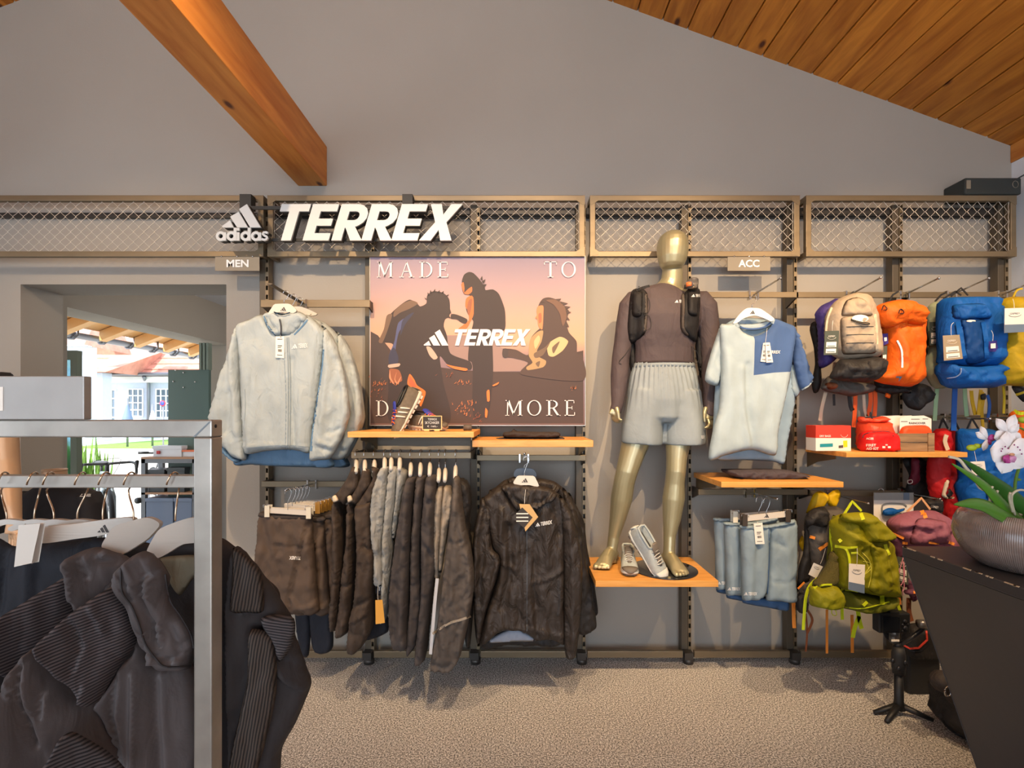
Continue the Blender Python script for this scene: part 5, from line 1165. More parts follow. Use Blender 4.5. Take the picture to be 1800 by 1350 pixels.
puff('front', Bq((250, 350), (180, 395), (150, 420), (170, 520), (205, 690), (240, 735), (226, 860), (180, 1000), (150, 1100), (126, 1214), (190, 1180), (240, 1138), (330, 1128), (400, 1155), (440, 1184), (520, 1180), (592, 1202), (590, 1000), (592, 800), (590, 600), (584, 450), (560, 395), (500, 368), (440, 450), (380, 470), (320, 455)), KD, .06, M_bk, bj, R=18, nz=(.014, 14, 46), seed=2,
     folds=[(Bq((372, 600), (378, 900), (376, 1150)), 2, .008), (Bq((398, 600), (402, 900), (402, 1150)), 2, .007), (Bq((430, 640), (425, 800), (440, 1150)), 4, -.018), (Bq((290, 560), (300, 760), (250, 1000)), 6, -.018), (Bq((250, 470), (240, 640)), 5, .014), (Bq((420, 860), (520, 830), (580, 790)), 3, .012), (Bq((320, 790), (260, 760)), 4, .014), (Bq((540, 420), (560, 600)), 5, -.014), (Bq((480, 480), (500, 760)), 7, .010), (Bq((250, 1100), (420, 1110), (580, 1150)), 4, .008)])
puff('hood', Bq((248, 352), (300, 332), (380, 346), (450, 348), (510, 362), (552, 392), (530, 430), (490, 450), (440, 478), (380, 490), (330, 480), (300, 440), (270, 390)), KD-.025, .06, M_bk, bj, R=11, nz=(.012, 9, 14), seed=4, folds=[(Bq((256, 360), (300, 440), (340, 480)), 3, .020), (Bq((276, 350), (320, 420), (370, 450)), 2.6, -.022), (Bq((545, 395), (500, 440), (440, 475)), 3, .020), (Bq((520, 380), (470, 430), (420, 440)), 2.6, -.020), (Bq((380, 360), (384, 470)), 2, .010)])
puff('sleeve_behind', Bq((590, 430), (640, 500), (684, 590), (702, 740), (735, 900), (762, 1080), (756, 1122), (690, 1156), (640, 1100), (600, 800)), KD+.10, .05, M_bk2, bj, R=12, nz=(.012, 8, 22), seed=8)
strap('zip', Bq((386, 480), (388, 800), (387, 1140)), 1.6, M_zip, bj, d=(KD-.06,), lift=.003)
strap('pocket_flap', Bq((556, 860), (562, 960), (552, 1050)), 3.2, M_bk2, bj, d=(KD-.05,), lift=.004)
M_kraft = mat('kraft_card', (198, 160, 104), .7); M_kblk = mat('kraft_print_black', (52, 46, 42), .7)
dt = price_tag(bj, Bq((346, 448), (402, 449), (448, 518), (379, 596)), m=M_kraft, ink=False, string=Bq((380, 370), (376, 410), (374, 448)), name='diamond_tag', lift=.012)
t_ = hit(bj, *Bq((380, 520))[0], 2.4)-.0012
dk = Geo()
for poly in (Bq((306, 520), (362, 466), (418, 520), (372, 578)),): dk.add([P(x, y, t_) for x, y in poly], [(0, 1, 2, 3)])
dk.obj('print', M_kblk, dt, smooth=False, bvh=False)
g = Geo()
for v in (500, 520, 540): g.add([P(x, y, t_-.0008) for x, y in Bq((330, v-3), (395, v-3), (395, v+3), (330, v+3))], [(0, 1, 2, 3)])
g.obj('print', M_tag, dt, smooth=False, bvh=False)
brand(bj, M_print, 940, 917, 971, 923.5, rot=-.17)
hanger('pale hanger with three-stripe emblem carrying the foremost black hooded jacket', 922, 803, 836, Bq((314, 335), (330, 305), (345, 295), (420, 296), (430, 302), (452, 350), (430, 352), (400, 345), (350, 345)), KD-.03, logo=(917, 840.5, 928, 848))
copy_thing(bj, (.03, .14, .015), 'black hooded shell jacket hanging second, behind the one with the kraft tag')
hanger('dark blue hanger of the second black hooded jacket', 922, 801, 824, [(905, 838), (908, 824), (936, 824), (942, 838)], KD+.10, m=mat('navy_hanger', (62, 76, 96), .5))
# ---------------------------------------------------------------- two-tone T-shirt
Dq = lambda *p: cr(1200, 440, 3.069, p)
M_tee = fabric('pale_ice_blue_jersey', (166, 180, 184), .8, .14); M_teeb = fabric('denim_blue_jersey', (72, 98, 142), .8, .10)
TD = 2.58
ts = thing('t_shirt', 'pale ice blue T-shirt with a denim blue shoulder block on a white hanger', 't-shirt', P(1325, 812, TD))
puff('back_panel', Dq((230, 400), (560, 410), (600, 640), (610, 780), (600, 860), (570, 1020), (548, 1152), (490, 1140), (340, 1132), (190, 1128), (160, 1000)), TD+.06, .03, fabric('pale_ice_blue_back', (138, 158, 172), .8, .1), ts, R=8, nz=(.006, 14, 40), seed=3)
puff('sleeve', Dq((205, 400), (190, 440), (150, 560), (120, 700), (190, 730), (214, 640), (225, 480)), TD+.03, .04, M_tee, ts, R=10, nz=(.006, 10, 20))
puff('sleeve', Dq((588, 600), (614, 640), (636, 720), (632, 776), (606, 790), (580, 752), (578, 660)), TD+.05, .03, M_tee, ts, R=8, nz=(.004, 8, 16))
puff('sleeve', Dq((600, 416), (622, 450), (650, 540), (680, 630), (702, 702), (676, 738), (642, 758), (626, 730), (608, 660), (592, 560)), TD+.02, .045, M_teeb, ts, R=9, nz=(.008, 8, 20), seed=2, folds=[(Dq((615, 460), (640, 600), (660, 740)), 4, .012)])
strap('cuff_band', Dq((702, 704), (676, 734), (644, 752)), 2.2, M_tee, ts, d=(TD-.01,), lift=.006)
puff('front', Dq((286, 386), (240, 398), (200, 408), (206, 560), (204, 700), (196, 850), (165, 960), (140, 1130), (230, 1106), (370, 1076), (500, 1106), (516, 980), (545, 840), (578, 700), (596, 560), (612, 424), (560, 392), (492, 370), (478, 410), (440, 446), (382, 464), (325, 440), (300, 412)), TD, .05, M_tee, ts, R=22, nz=(.008, 22, 90), seed=4,
     folds=[(Dq((340, 620), (335, 850), (370, 1070)), 5, -.012), (Dq((310, 640), (320, 860), (345, 1080)), 5, .010), (Dq((440, 700), (470, 900), (480, 1090)), 7, .008), (Dq((240, 560), (230, 850), (200, 1080)), 8, .008), (Dq((580, 640), (560, 760)), 3, -.012)], cut=(Dq((375, 468), (375, 440), (500, 360), (640, 380), (640, 560), (575, 657), (480, 662), (370, 676)), 'shoulder_block', M_teeb))
puff('inner_back', Dq((288, 388), (330, 398), (390, 396), (470, 378), (478, 404), (440, 422), (385, 430), (320, 424)), TD+.01, .01, M_tee, ts, R=6, step=4, nz=(0, 1, 1))
strap('neck_tape', Dq((290, 402), (330, 420), (385, 424), (440, 414), (474, 390)), 2.6, M_teeb, ts, d=(TD,), lift=.004)
strap('neck_rib', Dq((286, 388), (302, 414), (328, 440), (382, 460), (440, 443), (477, 408), (491, 372)), 5, M_tee, ts, d=(TD-.03,), lift=.006, T=.004)
brand(ts, M_print, 1349, 616, 1372, 621.5, bars=False)
tg = price_tag(ts, Dq((435, 500), (450, 498), (452, 604), (420, 600)), string=Dq((455, 420), (452, 455), (446, 500)), lift=.004)
price_tag(ts, Dq((446, 498), (470, 497), (488, 604), (452, 606)), lift=.010)
hanger('white hanger of the two-tone T-shirt', 1322, 519, 541, Dq((270, 394), (300, 352), (330, 322), (352, 312), (408, 314), (440, 330), (492, 370), (474, 384), (440, 368), (385, 352), (330, 366), (292, 392)), TD-.02, m=M_hwhite, group=None, logo=(1318, 545.5, 1327, 552))
# ---------------------------------------------------------------- shorts on clip hangers
def clip_hanger(label, x0, y0, x1, y1, hx, hy, d, group, mc, clips, h=9, th=.012):
    """bar hanger with two clips: bar from (x0, y0) to (x1, y1)"""
    t = thing('clip_hanger', label, 'hanger', P((x0+x1)/2, y0, d), group)
    Geo().prism([P(x0, y0, d), P(x1, y1, d), P(x1-1, y1+h, d), P(x0+1, y0+h, d)], (0, th, 0)).obj('bar', M_hang, t, smooth=False, bevel=.002)
    Geo().tube(spline([P(hx-5, hy+6, d), P(hx-4, hy-1, d), P(hx+1, hy-4, d), P(hx+6, hy, d), P(hx+5, hy+9, d), P(hx, hy+20, d), P(hx, (y0+y1)/2+2, d)], 4), .0017, 6).obj('hook', M_chrome, t)
    for cx, cy in clips:
        g = Geo(); a, b = P(cx-4.2, cy+10, d-.008), P(cx+4.2, cy-10, d-.008); g.box(a.x, b.x, a.y, a.y+.006, a.z, b.z).box(a.x, b.x, a.y+.03, a.y+.035, a.z, b.z); c = g.obj('clip', mc, t, smooth=False)
        Geo().tube([P(cx-6, cy-6, d-.004), P(cx-6, cy-12, d+.004), P(cx+6, cy-12, d+.004), P(cx+6, cy-6, d-.004)], .0016, 6).obj('spring', M_chrome, c)
    return t
C = lambda *p: cr(440, 780, 3.214, p)
M_bs = fabric('dark_taupe_softshell', (84, 70, 60), .75, .25); M_bs2 = fabric('dark_taupe_shade', (62, 54, 50), .75, .25); M_nv = fabric('dark_navy', (34, 36, 44), .75, .3)
SD = 2.52
bs = thing('shorts', 'dark taupe shorts with white thigh lettering on a clip hanger, foremost', 'shorts', P(515, 1080, SD), 'dark shorts on the low hook')
puff('front', C((60, 384), (200, 396), (344, 394), (356, 520), (370, 700), (382, 860), (390, 942), (336, 972), (290, 955), (240, 965), (196, 962), (130, 930), (70, 860), (30, 760), (40, 560)), SD, .065, M_bs, bs, R=18, nz=(.014, 14, 36), seed=2, folds=[(C((335, 450), (280, 660), (236, 860), (242, 960)), 2.5, -.022), (C((318, 470), (262, 680), (228, 850)), 3, .012), (C((90, 430), (110, 560), (180, 740)), 5, -.010), (C((60, 420), (50, 700)), 4, .010), (C((250, 860), (300, 920), (380, 900)), 4, .012), (C((130, 560), (280, 580), (370, 560)), 2, -.008), (C((215, 905), (300, 915), (388, 900)), 2, .006)])
puff('waistband', C((58, 384), (200, 396), (346, 392), (348, 424), (200, 432), (58, 418)), SD-.02, .03, M_bs2, bs, R=5, step=4, nz=(.003, 5, 5), Tb=.01)
text('logo_print', 'TERREX', *C((220, 636))[0], *C((286, 655))[0], M_print, bs, bold=.03, shear=.2, rot=math.pi+.04)
clip_hanger('clip hanger of the foremost dark taupe shorts', 466, 892, 546, 897, 506, 863, SD-.045, 'clip hangers of the dark shorts', mat('clear_clip', (214, 208, 190), .3), [(469, 899), (542, 902)])
for k in range(5):
    o = copy_thing(bs, (.035+.034*k, .065+.05*k, .006*k-.03), 'dark taupe shorts hanging %s behind the foremost pair' % ['second', 'third', 'fourth', 'fifth', 'last'][k])
    clip_hanger('clip hanger of the %s pair of dark shorts' % ['second', 'third', 'fourth', 'fifth', 'last'][k], 500+9*k, 886-1.5*k, 556+7*k, 889-2*k, 514+6*k, 862-1.2*k, SD+.02+.05*k, 'clip hangers of the dark shorts', mat('amber_clip', (150, 112, 50), .3), [(558+6.5*k, 893-2*k)])
# longer dark tights below and behind them
tl = thing('running_tights', 'long navy tights hanging behind the dark shorts', 'tights', P(560, 1150, 2.78))
puff('leg', C((235, 700), (300, 690), (330, 900), (345, 1010), (330, 1195), (290, 1190), (260, 1050)), 2.70, .04, M_nv, tl, R=12, nz=(.008, 8, 30)); puff('leg', C((320, 690), (430, 560), (460, 900), (468, 1145), (400, 1190), (350, 1150), (330, 950)), 2.69, .045, M_nv, tl, R=12, nz=(.008, 8, 30), seed=2)
# ---------------------------------------------------------------- side-hung row on the front rail
RD = 2.575
ORD12 = ['first', 'second', 'third', 'fourth', 'fifth', 'sixth', 'seventh', 'eighth', 'ninth', 'tenth', 'eleventh', 'last']
def side(name, label, cat, parts, hx, hy, xs, ys, group='side-hung clothes on the front rail', md=M_hang):
    """a garment seen from its side; parts: (part, outline, d, T, Tb, material, folds)"""
    t = thing(name, label, cat, P(hx, hy, RD), group)
    for i, (n_, o_, d, T, Tb, m, fo) in enumerate(parts):
        puff(n_, C(*o_), d, T, m, t, Tb=Tb, R=11, step=5, nz=(min(.014, T*.16), 6, 22), seed=i*3+hx, folds=[(C(*a), b, c) for a, b, c in fo])
    h = thing('hanger', '%s hanger from the left on the front rail, seen edge-on' % ORD12.pop(0), 'hanger', P(hx, hy, RD), 'edge-on hangers on the front rail')
    a = C((xs, ys))[0]
    Geo().loft([P(a[0]-1, a[1]-2, RD-.16), P(a[0], a[1]-14, RD-.03), P(a[0], a[1]-16, RD+.02), P(a[0]+1, a[1]-10, RD+.10), P(a[0]+1, a[1], RD+.2)], [(.009, .012), (.012, .028), (.012, .03), (.010, .022), (.008, .010)], 10).obj('body', md, h)
    hz = P(0, 795, RD).z
    p = P(a[0], 795, RD); q = P(a[0], a[1]-18, RD)
    Geo().tube(spline([p+Vector((0, -.022, -.02)), p+Vector((0, -.018, .006)), p+Vector((0, .008, .014)), p+Vector((0, .032, .004)), p+Vector((0, .03, -.03)), p+Vector((0, 0, -.055)), q+Vector((0, 0, -.01))], 4), .0018, 6).obj('hook', M_chrome, h)
    return t
M_dt = fabric('dark_brown_stretch', (66, 55, 47), .7, .3); M_dg = fabric('charcoal_fleece', (68, 62, 60), .85, .2); M_lg = fabric('pale_grey_print', (150, 150, 146), .7, .6); M_vb = fabric('beige_vest_fabric', (148, 136, 122), .75, .25); M_cj = fabric('charcoal_softshell', (80, 72, 66), .7, .2)
row = [('longsleeve_top', 'dark brown hooded top with thumb-loop sleeve, first from the left', 'top', [('sleeve', [(575, 130), (612, 150), (610, 250), (560, 310), (530, 350), (520, 330), (478, 335), (462, 300), (500, 265), (550, 190)], RD-.13, .06, .06, M_dt, []), ('body', [(470, 330), (500, 310), (525, 520), (522, 760), (492, 1038), (462, 1040), (455, 960), (466, 780), (470, 520)], RD-.10, .10, .12, M_dt, [([(500, 420), (505, 700), (480, 1000)], 3, .012), ([(470, 770), (510, 780)], 3, -.012)])], 597, 800, 600, 165),
 ('longsleeve_top', 'dark brown hooded top with thumb-loop sleeve, second from the left', 'top', [('sleeve', [(635, 140), (670, 150), (680, 230), (640, 290), (606, 350), (590, 340), (560, 335), (546, 310), (575, 290), (620, 200)], RD-.14, .06, .06, M_dt, []), ('body', [(555, 335), (590, 330), (592, 560), (588, 800), (560, 1050), (497, 1086), (488, 1050), (508, 900), (520, 760), (545, 560)], RD-.11, .10, .12, M_dt, [([(580, 420), (570, 700), (530, 1040)], 4, .014), ([(520, 790), (580, 780)], 3, -.014)])], 640, 800, 648, 165),
 ('softshell_trousers', 'dark brown softshell trousers with wrinkled knees, third from the left', 'trousers', [('waist', [(685, 130), (720, 145), (712, 230), (690, 330), (640, 380), (605, 370), (600, 340), (640, 280), (690, 200)], RD-.14, .06, .06, M_dt, []), ('leg', [(600, 350), (650, 330), (695, 330), (700, 560), (715, 600), (710, 720), (690, 900), (680, 1060), (620, 1160), (565, 1168), (555, 1130), (572, 980), (602, 800), (612, 560)], RD-.13, .12, .12, M_dt, [([(660, 560), (700, 590)], 3, -.016), ([(640, 420), (650, 700), (600, 1120)], 6, .018), ([(600, 900), (680, 860)], 4, -.016), ([(590, 970), (670, 930)], 4, .014)])], 695, 800, 702, 165),
 ('hiking_jacket', 'pale grey patterned jacket with black cuff, first of three pale ones', 'jacket', [('body', [(735, 140), (775, 132), (772, 220), (765, 330), (748, 560), (762, 760), (745, 792), (706, 790), (700, 640), (690, 560), (682, 420), (690, 290), (712, 200)], RD-.14, .09, .12, M_lg, [([(720, 240), (710, 420), (730, 740)], 4, .014), ([(745, 200), (740, 420)], 3, -.012)]), ('cuff', [(706, 788), (746, 790), (762, 786), (752, 850), (716, 852)], RD-.13, .06, .08, M_nv, [])], 755, 800, 760, 150),
 ('hiking_jacket', 'pale grey patterned jacket, middle of three pale ones', 'jacket', [('body', [(785, 140), (818, 132), (832, 170), (818, 330), (802, 480), (800, 620), (790, 800), (770, 982), (736, 1002), (746, 800), (748, 560), (768, 330)], RD-.11, .09, .12, M_lg, [([(790, 240), (775, 420), (765, 900)], 4, .014)])], 795, 800, 797, 150),
 ('hiking_jacket', 'pale grey patterned jacket, right of three pale ones', 'jacket', [('body', [(830, 132), (876, 168), (870, 250), (846, 360), (828, 470), (808, 560), (800, 480), (816, 330), (826, 200)], RD-.10, .08, .12, M_lg, [([(850, 220), (830, 420)], 4, .012)])], 840, 800, 845, 150),
 ('fleece_top', 'charcoal fleece top with a wide sleeve, first of three dark ones', 'top', [('body', [(885, 198), (928, 192), (922, 270), (908, 480), (902, 700), (892, 1000), (896, 1142), (830, 1146), (800, 1100), (785, 960), (798, 720), (828, 500), (858, 300)], RD-.15, .11, .14, M_dg, [([(895, 260), (880, 480), (860, 1100)], 6, .016), ([(870, 320), (835, 600), (820, 1060)], 6, -.012)])], 905, 800, 907, 182),
 ('fleece_top', 'charcoal fleece top, middle of three dark ones', 'top', [('body', [(940, 192), (986, 190), (978, 330), (962, 640), (970, 900), (950, 1100), (902, 1186), (880, 1160), (902, 900), (908, 600), (925, 330)], RD-.13, .10, .14, M_dg, [([(955, 260), (935, 560), (920, 1100)], 4, .016)])], 960, 800, 962, 182),
 ('fleece_top', 'charcoal fleece top hanging lowest, right of three dark ones', 'top', [('body', [(995, 190), (1046, 186), (1048, 330), (1042, 520), (1052, 650), (1022, 900), (1002, 1100), (986, 1222), (930, 1222), (945, 1050), (968, 800), (965, 500), (980, 300)], RD-.14, .11, .14, M_dg, [([(1020, 260), (1005, 600), (970, 1160)], 5, .016), ([(1000, 560), (1040, 640)], 4, -.012)])], 1015, 800, 1015, 182),
 ('gilet', 'beige sleeveless gilet, left one of two', 'gilet', [('body', [(1055, 250), (1088, 250), (1086, 400), (1072, 600), (1062, 760), (1040, 752), (1030, 520), (1036, 320)], RD-.12, .07, .12, M_vb, [([(1065, 300), (1055, 700)], 3, .012)])], 1065, 800, 1066, 215),
 ('gilet', 'beige sleeveless gilet, right one of two', 'gilet', [('body', [(1092, 250), (1126, 250), (1146, 310), (1140, 400), (1120, 480), (1092, 640), (1078, 742), (1064, 760), (1070, 500)], RD-.13, .08, .12, M_vb, [([(1105, 300), (1090, 600)], 3, .012), ([(1125, 300), (1110, 420)], 3, -.010)])], 1095, 800, 1102, 215),
 ('softshell_jacket', 'charcoal softshell jacket with a reflective stripe on its sleeve, rightmost of the row', 'jacket', [('body', [(1170, 200), (1232, 228), (1252, 330), (1240, 450), (1262, 700), (1262, 900), (1242, 1142), (1214, 1120), (1190, 800), (1170, 420)], RD-.05, .08, .12, M_bk2, []), ('sleeve', [(1148, 196), (1182, 198), (1196, 330), (1216, 470), (1246, 600), (1262, 720), (1262, 830), (1240, 970), (1190, 1190), (1142, 1270), (1080, 1272), (1020, 1258), (1026, 1180), (1058, 1010), (1078, 850), (1096, 680), (1130, 400)], RD-.19, .11, .12, M_cj, [([(1160, 300), (1160, 640), (1100, 1200)], 8, .016), ([(1120, 540), (1200, 540)], 3, -.008), ([(1100, 640), (1070, 1000)], 6, .010), ([(1040, 1220), (1120, 1230), (1180, 1180)], 4, -.010)])], 1155, 800, 1160, 200)]
RT = [side(*r) for r in row]
for k, pts in ((0, [(462, 302), (482, 290), (498, 320), (470, 332)]), (1, [(548, 300), (568, 292), (578, 320), (552, 332)])):
    puff('thumb_tab', C(*pts), RD-.20, .012, mat('pale_tab', (216, 198, 170), .6), RT[k], R=5, step=3, nz=(0, 1, 1))
strap('lining', C((1056, 762), (1044, 880), (1034, 1000), (1018, 1190)), 5.5, mat('white_lining', (190, 190, 192), .7), RT[10], d=RD-.22)
strap('reflective_stripe', C((1030, 1075), (1080, 1040), (1130, 1012), (1190, 995), (1245, 975)), 4, mat('reflective_grey', (150, 138, 122), .4), RT[11], d=(RD-.25,), lift=.004)
price_tag(RT[3], C((706, 884), (746, 882), (760, 1012), (708, 1020)), m=mat('orange_tag', (216, 156, 62), .6), ink=False, string=C((722, 800), (720, 850), (722, 886)), d=RD-.24, label='orange swing tag')
text('print', 'TE', *C((722, 806))[0], *C((748, 830))[0], M_print, RT[3], bold=.03)
for px_ in ((652, 3), (700, 4)): pass
bl = thing('leggings', 'black leggings hem showing under the pale grey jackets', 'leggings', P(665, 1125, RD))
puff('leg', C((640, 900), (700, 860), (770, 960), (782, 1000), (778, 1062), (700, 1100), (630, 1112), (640, 1050)), RD+.02, .05, M_nv, bl, R=10, nz=(.008, 6, 16))
# ---------------------------------------------------------------- grey-blue shorts, right
E = lambda *p: cr(1220, 840, 4.218, p)
M_gs = fabric('grey_blue_woven', (132, 148, 156), .65, .2); M_gb = fabric('mid_blue_lining', (62, 92, 130), .7, .15)
GD = 2.58
def grey_shorts(label, dx=0):
    t = thing('shorts', label, 'shorts', P(1350, 1070, GD), 'grey-blue shorts on the low hook')
    puff('lining', E((370, 880), (530, 890), (700, 905), (704, 975), (690, 990), (560, 965), (440, 945), (360, 925)), GD+.05, .03, M_gb, t, R=8, nz=(.005, 8, 10))
    puff('leg', E((345, 362), (450, 356), (556, 350), (560, 480), (552, 640), (546, 780), (536, 870), (520, 862), (482, 908), (420, 906), (358, 902), (350, 760), (348, 560)), GD, .05, M_gs, t, R=16, nz=(.008, 12, 40), seed=1, folds=[(E((420, 380), (410, 600), (400, 890)), 6, .008), (E((545, 480), (548, 700), (530, 850)), 3, -.012)])
    puff('leg', E((552, 350), (650, 330), (742, 312), (762, 345), (766, 560), (760, 760), (756, 920), (640, 916), (540, 910), (534, 860), (550, 700), (556, 500)), GD+.004, .05, M_gs, t, R=18, nz=(.008, 14, 44), seed=2, folds=[(E((590, 360), (600, 420)), 4, .008), (E((600, 480), (650, 500)), 3, -.010), (E((650, 380), (680, 640), (670, 900)), 8, .008), (E((560, 760), (650, 770), (750, 740)), 3, -.006)])
    puff('waistband', E((343, 350), (450, 352), (560, 346), (660, 326), (742, 306), (748, 334), (660, 356), (560, 374), (450, 380), (345, 376)), GD-.018, .03, M_gs, t, R=4, step=3, nz=(.006, 2.2, 6))
    strap('side_seam', E((556, 380), (556, 600), (546, 860)), 1.2, M_gb, t, d=(GD-.05,), lift=.002)
    brand(t, M_print, 1307, 1041, 1331, 1046.5)
    return t
gs = grey_shorts('grey-blue woven shorts with a price tag and white hem logo, foremost at right')
copy_thing(gs, (-.055, .07, .0), 'grey-blue woven shorts hanging behind, showing at the left edge')
copy_thing(gs, (-.085, .13, .01), 'grey-blue woven shorts hindmost, leftmost sliver')
price_tag(gs, E((442, 338), (507, 333), (523, 490), (456, 492)), string=E((470, 325), (474, 345)))
Mdc = mat('dark_clip', (66, 58, 52), .4)
ch = clip_hanger('clip hanger with three-stripe emblem holding the foremost grey-blue shorts', 1312, 907, 1384, 899.5, 1347, 879, GD-.035, 'clip hangers of the grey-blue shorts', Mdc, [(1310, 915), (1386, 908)])
decal('logo_print', logo_bars(1343, 904, 1352, 910), M_ink, ch, d=GD-.037, lift=.001)
clip_hanger('clip hanger behind, holding the hidden grey-blue shorts', 1291, 904, 1370, 898, 1334, 877, GD+.045, 'clip hangers of the grey-blue shorts', mat('clear_clip', (0, 0, 0)), [(1293, 909)])
# ---------------------------------------------------------------- folded clothes on the shelves
def folded(label, outs, d, m, T=.12):
    t = thing('folded_garment', label, 'clothing', P(outs[0][0][0], outs[0][0][1], d))
    for i, o in enumerate(outs): puff('fold', o, d, T, m[i % len(m)], t, Tb=T, R=7, step=4, nz=(.012, 10, 4), seed=i)
    return t
M_fd = fabric('folded_dark_brown', (56, 46, 42), .75, .3); M_fg = fabric('folded_dark_grey', (70, 62, 66), .8, .25)
folded('folded dark brown trousers lying on the shelf beside the poster foot', [Bq((222, 92), (300, 86), (450, 90), (580, 86), (586, 104), (540, 112), (400, 111), (250, 110), (222, 104)), Bq((262, 62), (300, 56), (318, 42), (334, 54), (440, 58), (556, 60), (562, 86), (480, 92), (340, 90), (262, 88))], 2.66, [M_fd, M_fd])
folded('folded dark grey T-shirt on the shelf under the two-tone T-shirt', [Dq((300, 1226), (440, 1220), (600, 1222), (666, 1226), (668, 1246), (520, 1248), (330, 1246)), Dq((244, 1186), (330, 1182), (470, 1180), (560, 1184), (660, 1208), (662, 1224), (540, 1234), (380, 1236), (300, 1228), (252, 1212))], 2.64, [M_fg, M_fg])
# ================================================================ BACKPACKS AND ACCESSORIES
PG.update(T=.9, R=.9, step=.8, ridge=.5, front=.6)
Fq = lambda *p: cr(1400, 480, 3.97, p)
G = lambda *p: cr(1400, 720, 4.5, p)
H = lambda *p: cr(1380, 840, 4.356, p)
PK = dict(beige=fabric('pack_beige', (168, 150, 128), .75, .3), black=fabric('pack_black', (40, 37, 36), .6, .5), orange=fabric('pack_orange', (226, 98, 18), .6, .35), mint=fabric('pack_pale_green', (158, 168, 138), .75, .3),
          blue=fabric('pack_blue', (8, 84, 158), .65, .4), blued=fabric('pack_blue_dark', (8, 62, 120), .65, .35), yellow=fabric('pack_mustard', (176, 146, 18), .65, .35), purple=fabric('pack_purple', (62, 50, 112), .65, .35), grey=fabric('pack_grey', (84, 78, 72), .7, .4),
          brown=fabric('pack_brown', (130, 74, 44), .7, .3), red=fabric('pack_red', (176, 20, 22), .6, .35), wine=fabric('pack_wine', (96, 16, 34), .65, .3), lime=fabric('pack_olive_lime', (130, 126, 8), .65, .4), limed=fabric('pack_olive_dark', (96, 98, 14), .7, .35), neon=mat('neon_webbing', (196, 208, 20), .6),
          mauve=fabric('pack_mauve', (142, 86, 104), .65, .4), mauved=fabric('pack_mauve_dark', (104, 60, 82), .65, .4), orange2=mat('orange_webbing', (232, 140, 50), .6), net=mat('pocket_netting', (92, 82, 28), .8, bump=1.0, bscale=240), lining=fabric('pale_trim', (196, 178, 152), .7, .1))
M_vtag = mat('violet_tag', (52, 40, 120), .5); M_dtag = mat('dark_green_tag', (70, 76, 66), .6); M_btag = mat('blue_grey_tag_foot', (104, 120, 138), .6); M_ktag = mat('brown_tag', (156, 138, 112), .6)
def pack_tag(par, quad, m, label=None, d=None, string=None, lift=.01, lines=True, bird=True):
    c = price_tag(par, quad, m=m, ink=False, d=d, string=string, lift=lift, label=label, name='swing_tag')
    Q = lambda u, v: tuple((1-v)*((1-u)*np.array(quad[0])+u*np.array(quad[1]))+v*((1-u)*np.array(quad[3])+u*np.array(quad[2])))
    cx = sum(q[0] for q in quad)/4; cy = sum(q[1] for q in quad)/4
    dd = c['d']
    if lines:
        g = Geo(); gi = Geo()
        for v0, v1 in ((.46, .68), (.74, .92)):
            g.add([P(*Q(*q), dd-.0008) for q in ((.14, v0), (.86, v0), (.86, v1), (.14, v1))], [(0, 1, 2, 3)])
            gi.add([P(*Q(*q), dd-.0014) for q in ((.22, v1-.06), (.78, v1-.06), (.78, v1-.03), (.22, v1-.03))], [(0, 1, 2, 3)])
        g.obj('sticker', M_tag, c, smooth=False, bvh=False); gi.obj('print', M_ink, c, smooth=False, bvh=False)
    if bird:
        pts = [P(*Q(.5+.3*math.cos(a), .26+.10*math.sin(a)), dd-.0012) for a in [math.pi*.05+k*math.pi*.9/8 for k in range(9)]]
        Geo().tube(pts, .0008, 4).obj('emblem', M_ink if m in (M_tag,) else M_tag, c, bvh=False)
        V, Fc = text_polys('OSPREY'); wv = V[:, 0].max()
        Geo().add([P(*Q(.26+.48*x/wv, .26-.07*y), dd-.001) for x, y in V], Fc).obj('print', M_ink if m in (M_tag,) else M_tag, c, smooth=False, bvh=False)
    return c
_pt = price_tag
def price_tag(par, quad, m=None, ink=True, foot=None, d=None, th=.0015, lift=.006, string=None, label=None, name='price_tag'):
    cx = sum(q[0] for q in quad)/4; cy = sum(q[1] for q in quad)/4
    dd = d or min((hit(par, x, y, 9) or 9) for x, y in quad+[(cx, cy)])-lift
    c = _pt(par, quad, m, ink, foot, dd, th, lift, string, label, name); c['d'] = float(dd); return c
def pack(label, px, py, d, name='backpack', group=None): return thing(name, label, 'backpack', P(px, py, d), group)
M_loop = mat('black_webbing', (30, 28, 28), .7)
def hang_loop(t, x0, y0, x1, y1, xm, ym, d, m=None):
    strap('hang_loop', [(x0, y0), (xm, ym), (x1, y1)], 2.6, m or M_loop, t, d=d, smooth=False)
# --- upper row
t = pack('purple backpack with black back frame, hidden behind the beige one at the left', 1450, 700, 2.72)
puff('back_frame', Fq((104, 350), (140, 338), (170, 420), (170, 620), (176, 760), (150, 830), (120, 836), (106, 770), (128, 640), (120, 520), (92, 400)), 2.76, .03, PK['black'], t, R=8, nz=(.005, 8, 14))
puff('body', Fq((290, 178), (230, 200), (170, 230), (128, 285), (140, 340), (150, 420), (152, 560), (160, 664), (230, 640), (300, 560), (330, 300)), 2.70, .10, PK['purple'], t, R=16, nz=(.010, 10, 20), folds=[(Fq((160, 300), (172, 480), (166, 640)), 3, .014), (Fq((140, 320), (200, 340)), 3, -.014)])
puff('hip_belt', Fq((166, 800), (220, 720), (300, 730), (420, 760), (536, 772), (540, 826), (440, 850), (380, 862), (300, 846), (220, 830)), 2.68, .06, PK['grey'], t, R=10, nz=(.012, 10, 8), seed=3, folds=[(Fq((240, 800), (380, 830), (500, 800)), 3, .012)])
